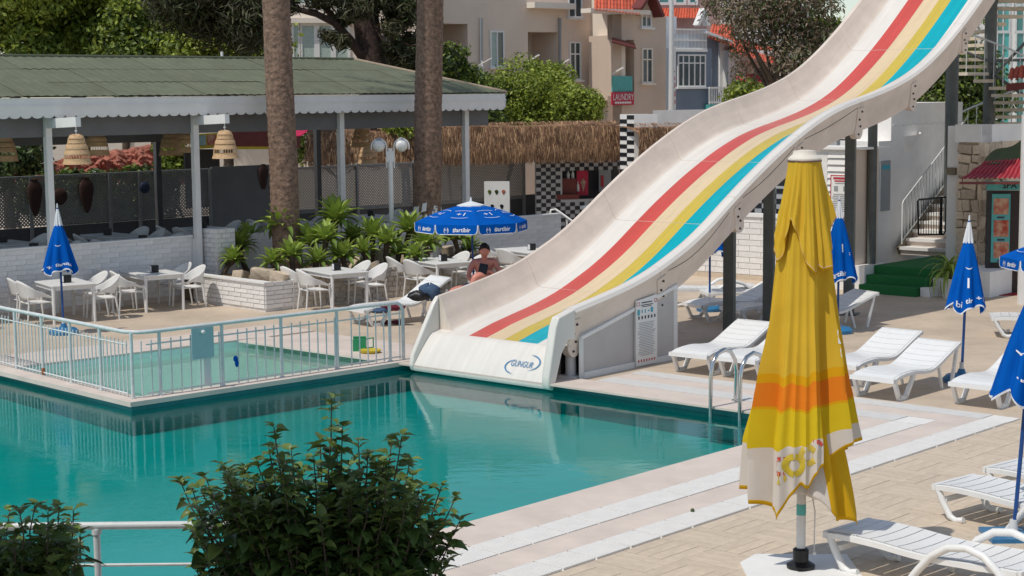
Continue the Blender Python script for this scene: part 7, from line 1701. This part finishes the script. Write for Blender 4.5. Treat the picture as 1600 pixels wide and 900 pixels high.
# ------------------------------------------------------------------ the seated person
def skin_mesh(verts, edges, root, lvl=2):
    me = bpy.data.meshes.new('skeleton'); me.from_pydata([v[0] for v in verts], [], []); me.edges.add(len(edges))
    me.edges.foreach_set('vertices', [i for e in edges for i in e]); me.update()
    o = bpy.data.objects.new('skeleton', me); COL.objects.link(o); o.modifiers.new('skin', 'SKIN'); sd = o.modifiers.new('sub', 'SUBSURF'); sd.levels = lvl; sd.render_levels = lvl
    for i, v in enumerate(verts): r_ = v[1]; me.skin_vertices[0].data[i].radius = r_ if isinstance(r_, tuple) else (r_, r_); me.skin_vertices[0].data[i].use_root = i == root
    dg = bpy.context.evaluated_depsgraph_get(); out = bpy.data.meshes.new_from_object(o.evaluated_get(dg)); bpy.data.objects.remove(o); bpy.data.meshes.remove(me); return out
YP = 33.4
def hp_(px, py, dy=0.0): return atY(px, py, YP + dy)
pe = thing('person', 'person in blue shorts sitting on a lounger under the open blue parasol, looking down', 'person', (hp_(762, 448).x, YP, .40))
vv = []; ed = []
def chain(pts, start=None):
    last = start
    for p_, r_ in pts:
        vv.append((p_, r_)); i = len(vv) - 1
        if last is not None: ed.append((last, i))
        last = i
    return last
pel = chain([(hp_(762, 446, .10), (.15, .12))]); wst = chain([(hp_(760, 436, .12), (.165, .12)), (hp_(757, 424, .10), (.19, .13))], pel); cst = chain([(hp_(756, 413, .06), (.215, .13))], wst); nk = chain([(hp_(757, 406, .02), (.085, .075)), (hp_(757, 402, -.02), .062), (hp_(757, 397, -.04), .06)], cst)
def hand(i, p, d, side):
    d = d.normalized(); sv = side.normalized(); j = chain([(p + d * .05, (.032, .018))], i)
    for k in range(4):
        b0 = p + d * .09 + sv * (.024 * (k - 1.5)); L_ = (.065, .075, .07, .055)[k]; dn = d.lerp(Vector((0, .2, -1)), .35).normalized()
        chain([(b0, .0105), (b0 + d * L_ * .5, .0095), (b0 + d * L_ * .5 + dn * L_ * .5, .008)], j)
    t0 = p + d * .045 - sv * .035; chain([(t0, .012), (t0 - sv * .03 + d * .03, .010)], j)
# image-left arm hangs to the thigh, image-right arm holds the phone
l1 = chain([(hp_(741, 409, .04), (.08, .075)), (hp_(736, 417, .0), .06), (hp_(733, 427, -.05), .05), (hp_(732, 434, -.12), .044), (hp_(738, 439, -.2), .032)], cst); hand(l1, hp_(738, 439, -.2), Vector((.9, -.4, -.2)), Vector((.2, .5, .8)))
r1_ = chain([(hp_(773, 409, .04), (.08, .075)), (hp_(778, 418, .0), .06), (hp_(781, 428, -.08), .05), (hp_(774, 428, -.22), .043), (hp_(765, 424, -.30), .032)], cst); hand(r1_, hp_(765, 424, -.30), Vector((-.9, -.1, .3)), Vector((0, .4, 1)))
# legs: both stretch to the left; the nearer one has its knee drawn up
chain([(hp_(778, 442, -.02), .115), (hp_(764, 435, -.22), .108), (hp_(749, 430, -.38), .088), (hp_(742, 433, -.44), .075), (hp_(738, 447, -.46), .068), (hp_(737, 466, -.48), .045), (hp_(736, 473, -.50), .038), (hp_(726, 477, -.58), .03)], pel)
chain([(hp_(748, 450, .10), .115), (hp_(728, 451, -.05), .10), (hp_(706, 455, -.22), .082), (hp_(703, 463, -.30), .07), (hp_(708, 478, -.34), .06), (hp_(711, 492, -.36), .042), (hp_(702, 499, -.42), .034)], pel)
body = skin_mesh(vv, ed, pel)
bm = bmesh.new(); bm.from_mesh(body); hc = hp_(757, 391.5, -.05)
hs_ = bmesh.ops.create_icosphere(bm, subdivisions=4, radius=1.0)['verts']
tilt = Matrix.Rotation(R(20), 3, 'X')
for v_ in hs_:
    x, y, z = v_.co; fx, fy, fz = x * .105, y * .125, z * .148
    if z < -.1: fx *= 1 + .28 * z; fy *= 1 + .10 * z
    if y < 0:
        nose = math.exp(-((x / .13) ** 2 + ((z + .12) / .24) ** 2)); fy -= .030 * nose * (1 if z < .1 else .5)
        eye = math.exp(-(((abs(x) - .38) / .17) ** 2 + ((z - .06) / .12) ** 2)); fy += .016 * eye
        mouth = math.exp(-((x / .3) ** 2 + ((z + .52) / .06) ** 2)); fy += .009 * mouth; lip = math.exp(-((x / .25) ** 2 + ((z + .46) / .05) ** 2)); fy -= .006 * lip
        chin = math.exp(-((x / .3) ** 2 + ((z + .85) / .2) ** 2)); fy -= .016 * chin
    ear = math.exp(-(((y - .1) / .16) ** 2 + ((z + .05) / .22) ** 2)) * (abs(x) > .8); fx += math.copysign(.020 * ear, x)
    v_.co = tilt @ Vector((fx, fy, fz)) + hc
bm.to_mesh(body); bm.free(); body.materials.clear(); body.materials.append(M['skin']); body.shade_smooth(); body.name = 'body'; link('body', body, pe)
mb = MB()
def hairf(a, b):
    th = 2 * PI * a; ph = PI * .56 * b; x, y, z = math.sin(ph) * math.cos(th), math.sin(ph) * math.sin(th), math.cos(ph)
    if y < 0: ph *= (1 - .50 * -y); x, y, z = math.sin(ph) * math.cos(th), math.sin(ph) * math.sin(th), math.cos(ph)
    return tilt @ Vector((x * .114, y * .135, z * .158)) + hc
mb.grid(hairf, 28, 10, 0, True); mb.build('hair', M['hair'], pe, 70)
sv = [(hp_(762, 444, .10), (.175, .145)), (hp_(750, 449, .10), .135), (hp_(736, 451, .0), .128), (hp_(722, 452, -.10), .122), (hp_(776, 444, -.01), .135), (hp_(768, 441, -.14), .125)]
sh = skin_mesh(sv, [(0, 1), (1, 2), (2, 3), (0, 4), (4, 5)], 0); sh.materials.clear(); sh.materials.append(M['shorts']); sh.shade_smooth(); sh.name = 'shorts'; link('shorts', sh, pe)
ph_ = hp_(755, 420, -.34); mb = MB(); mb.box(ph_, (.17, .03, .20), 0, 0, Matrix.Rotation(R(-25), 3, 'X') @ Matrix.Rotation(R(12), 3, 'Y')); tag(mb.build('phone', M['black']), 'dark tablet held in the hands of the seated person', 'tablet')
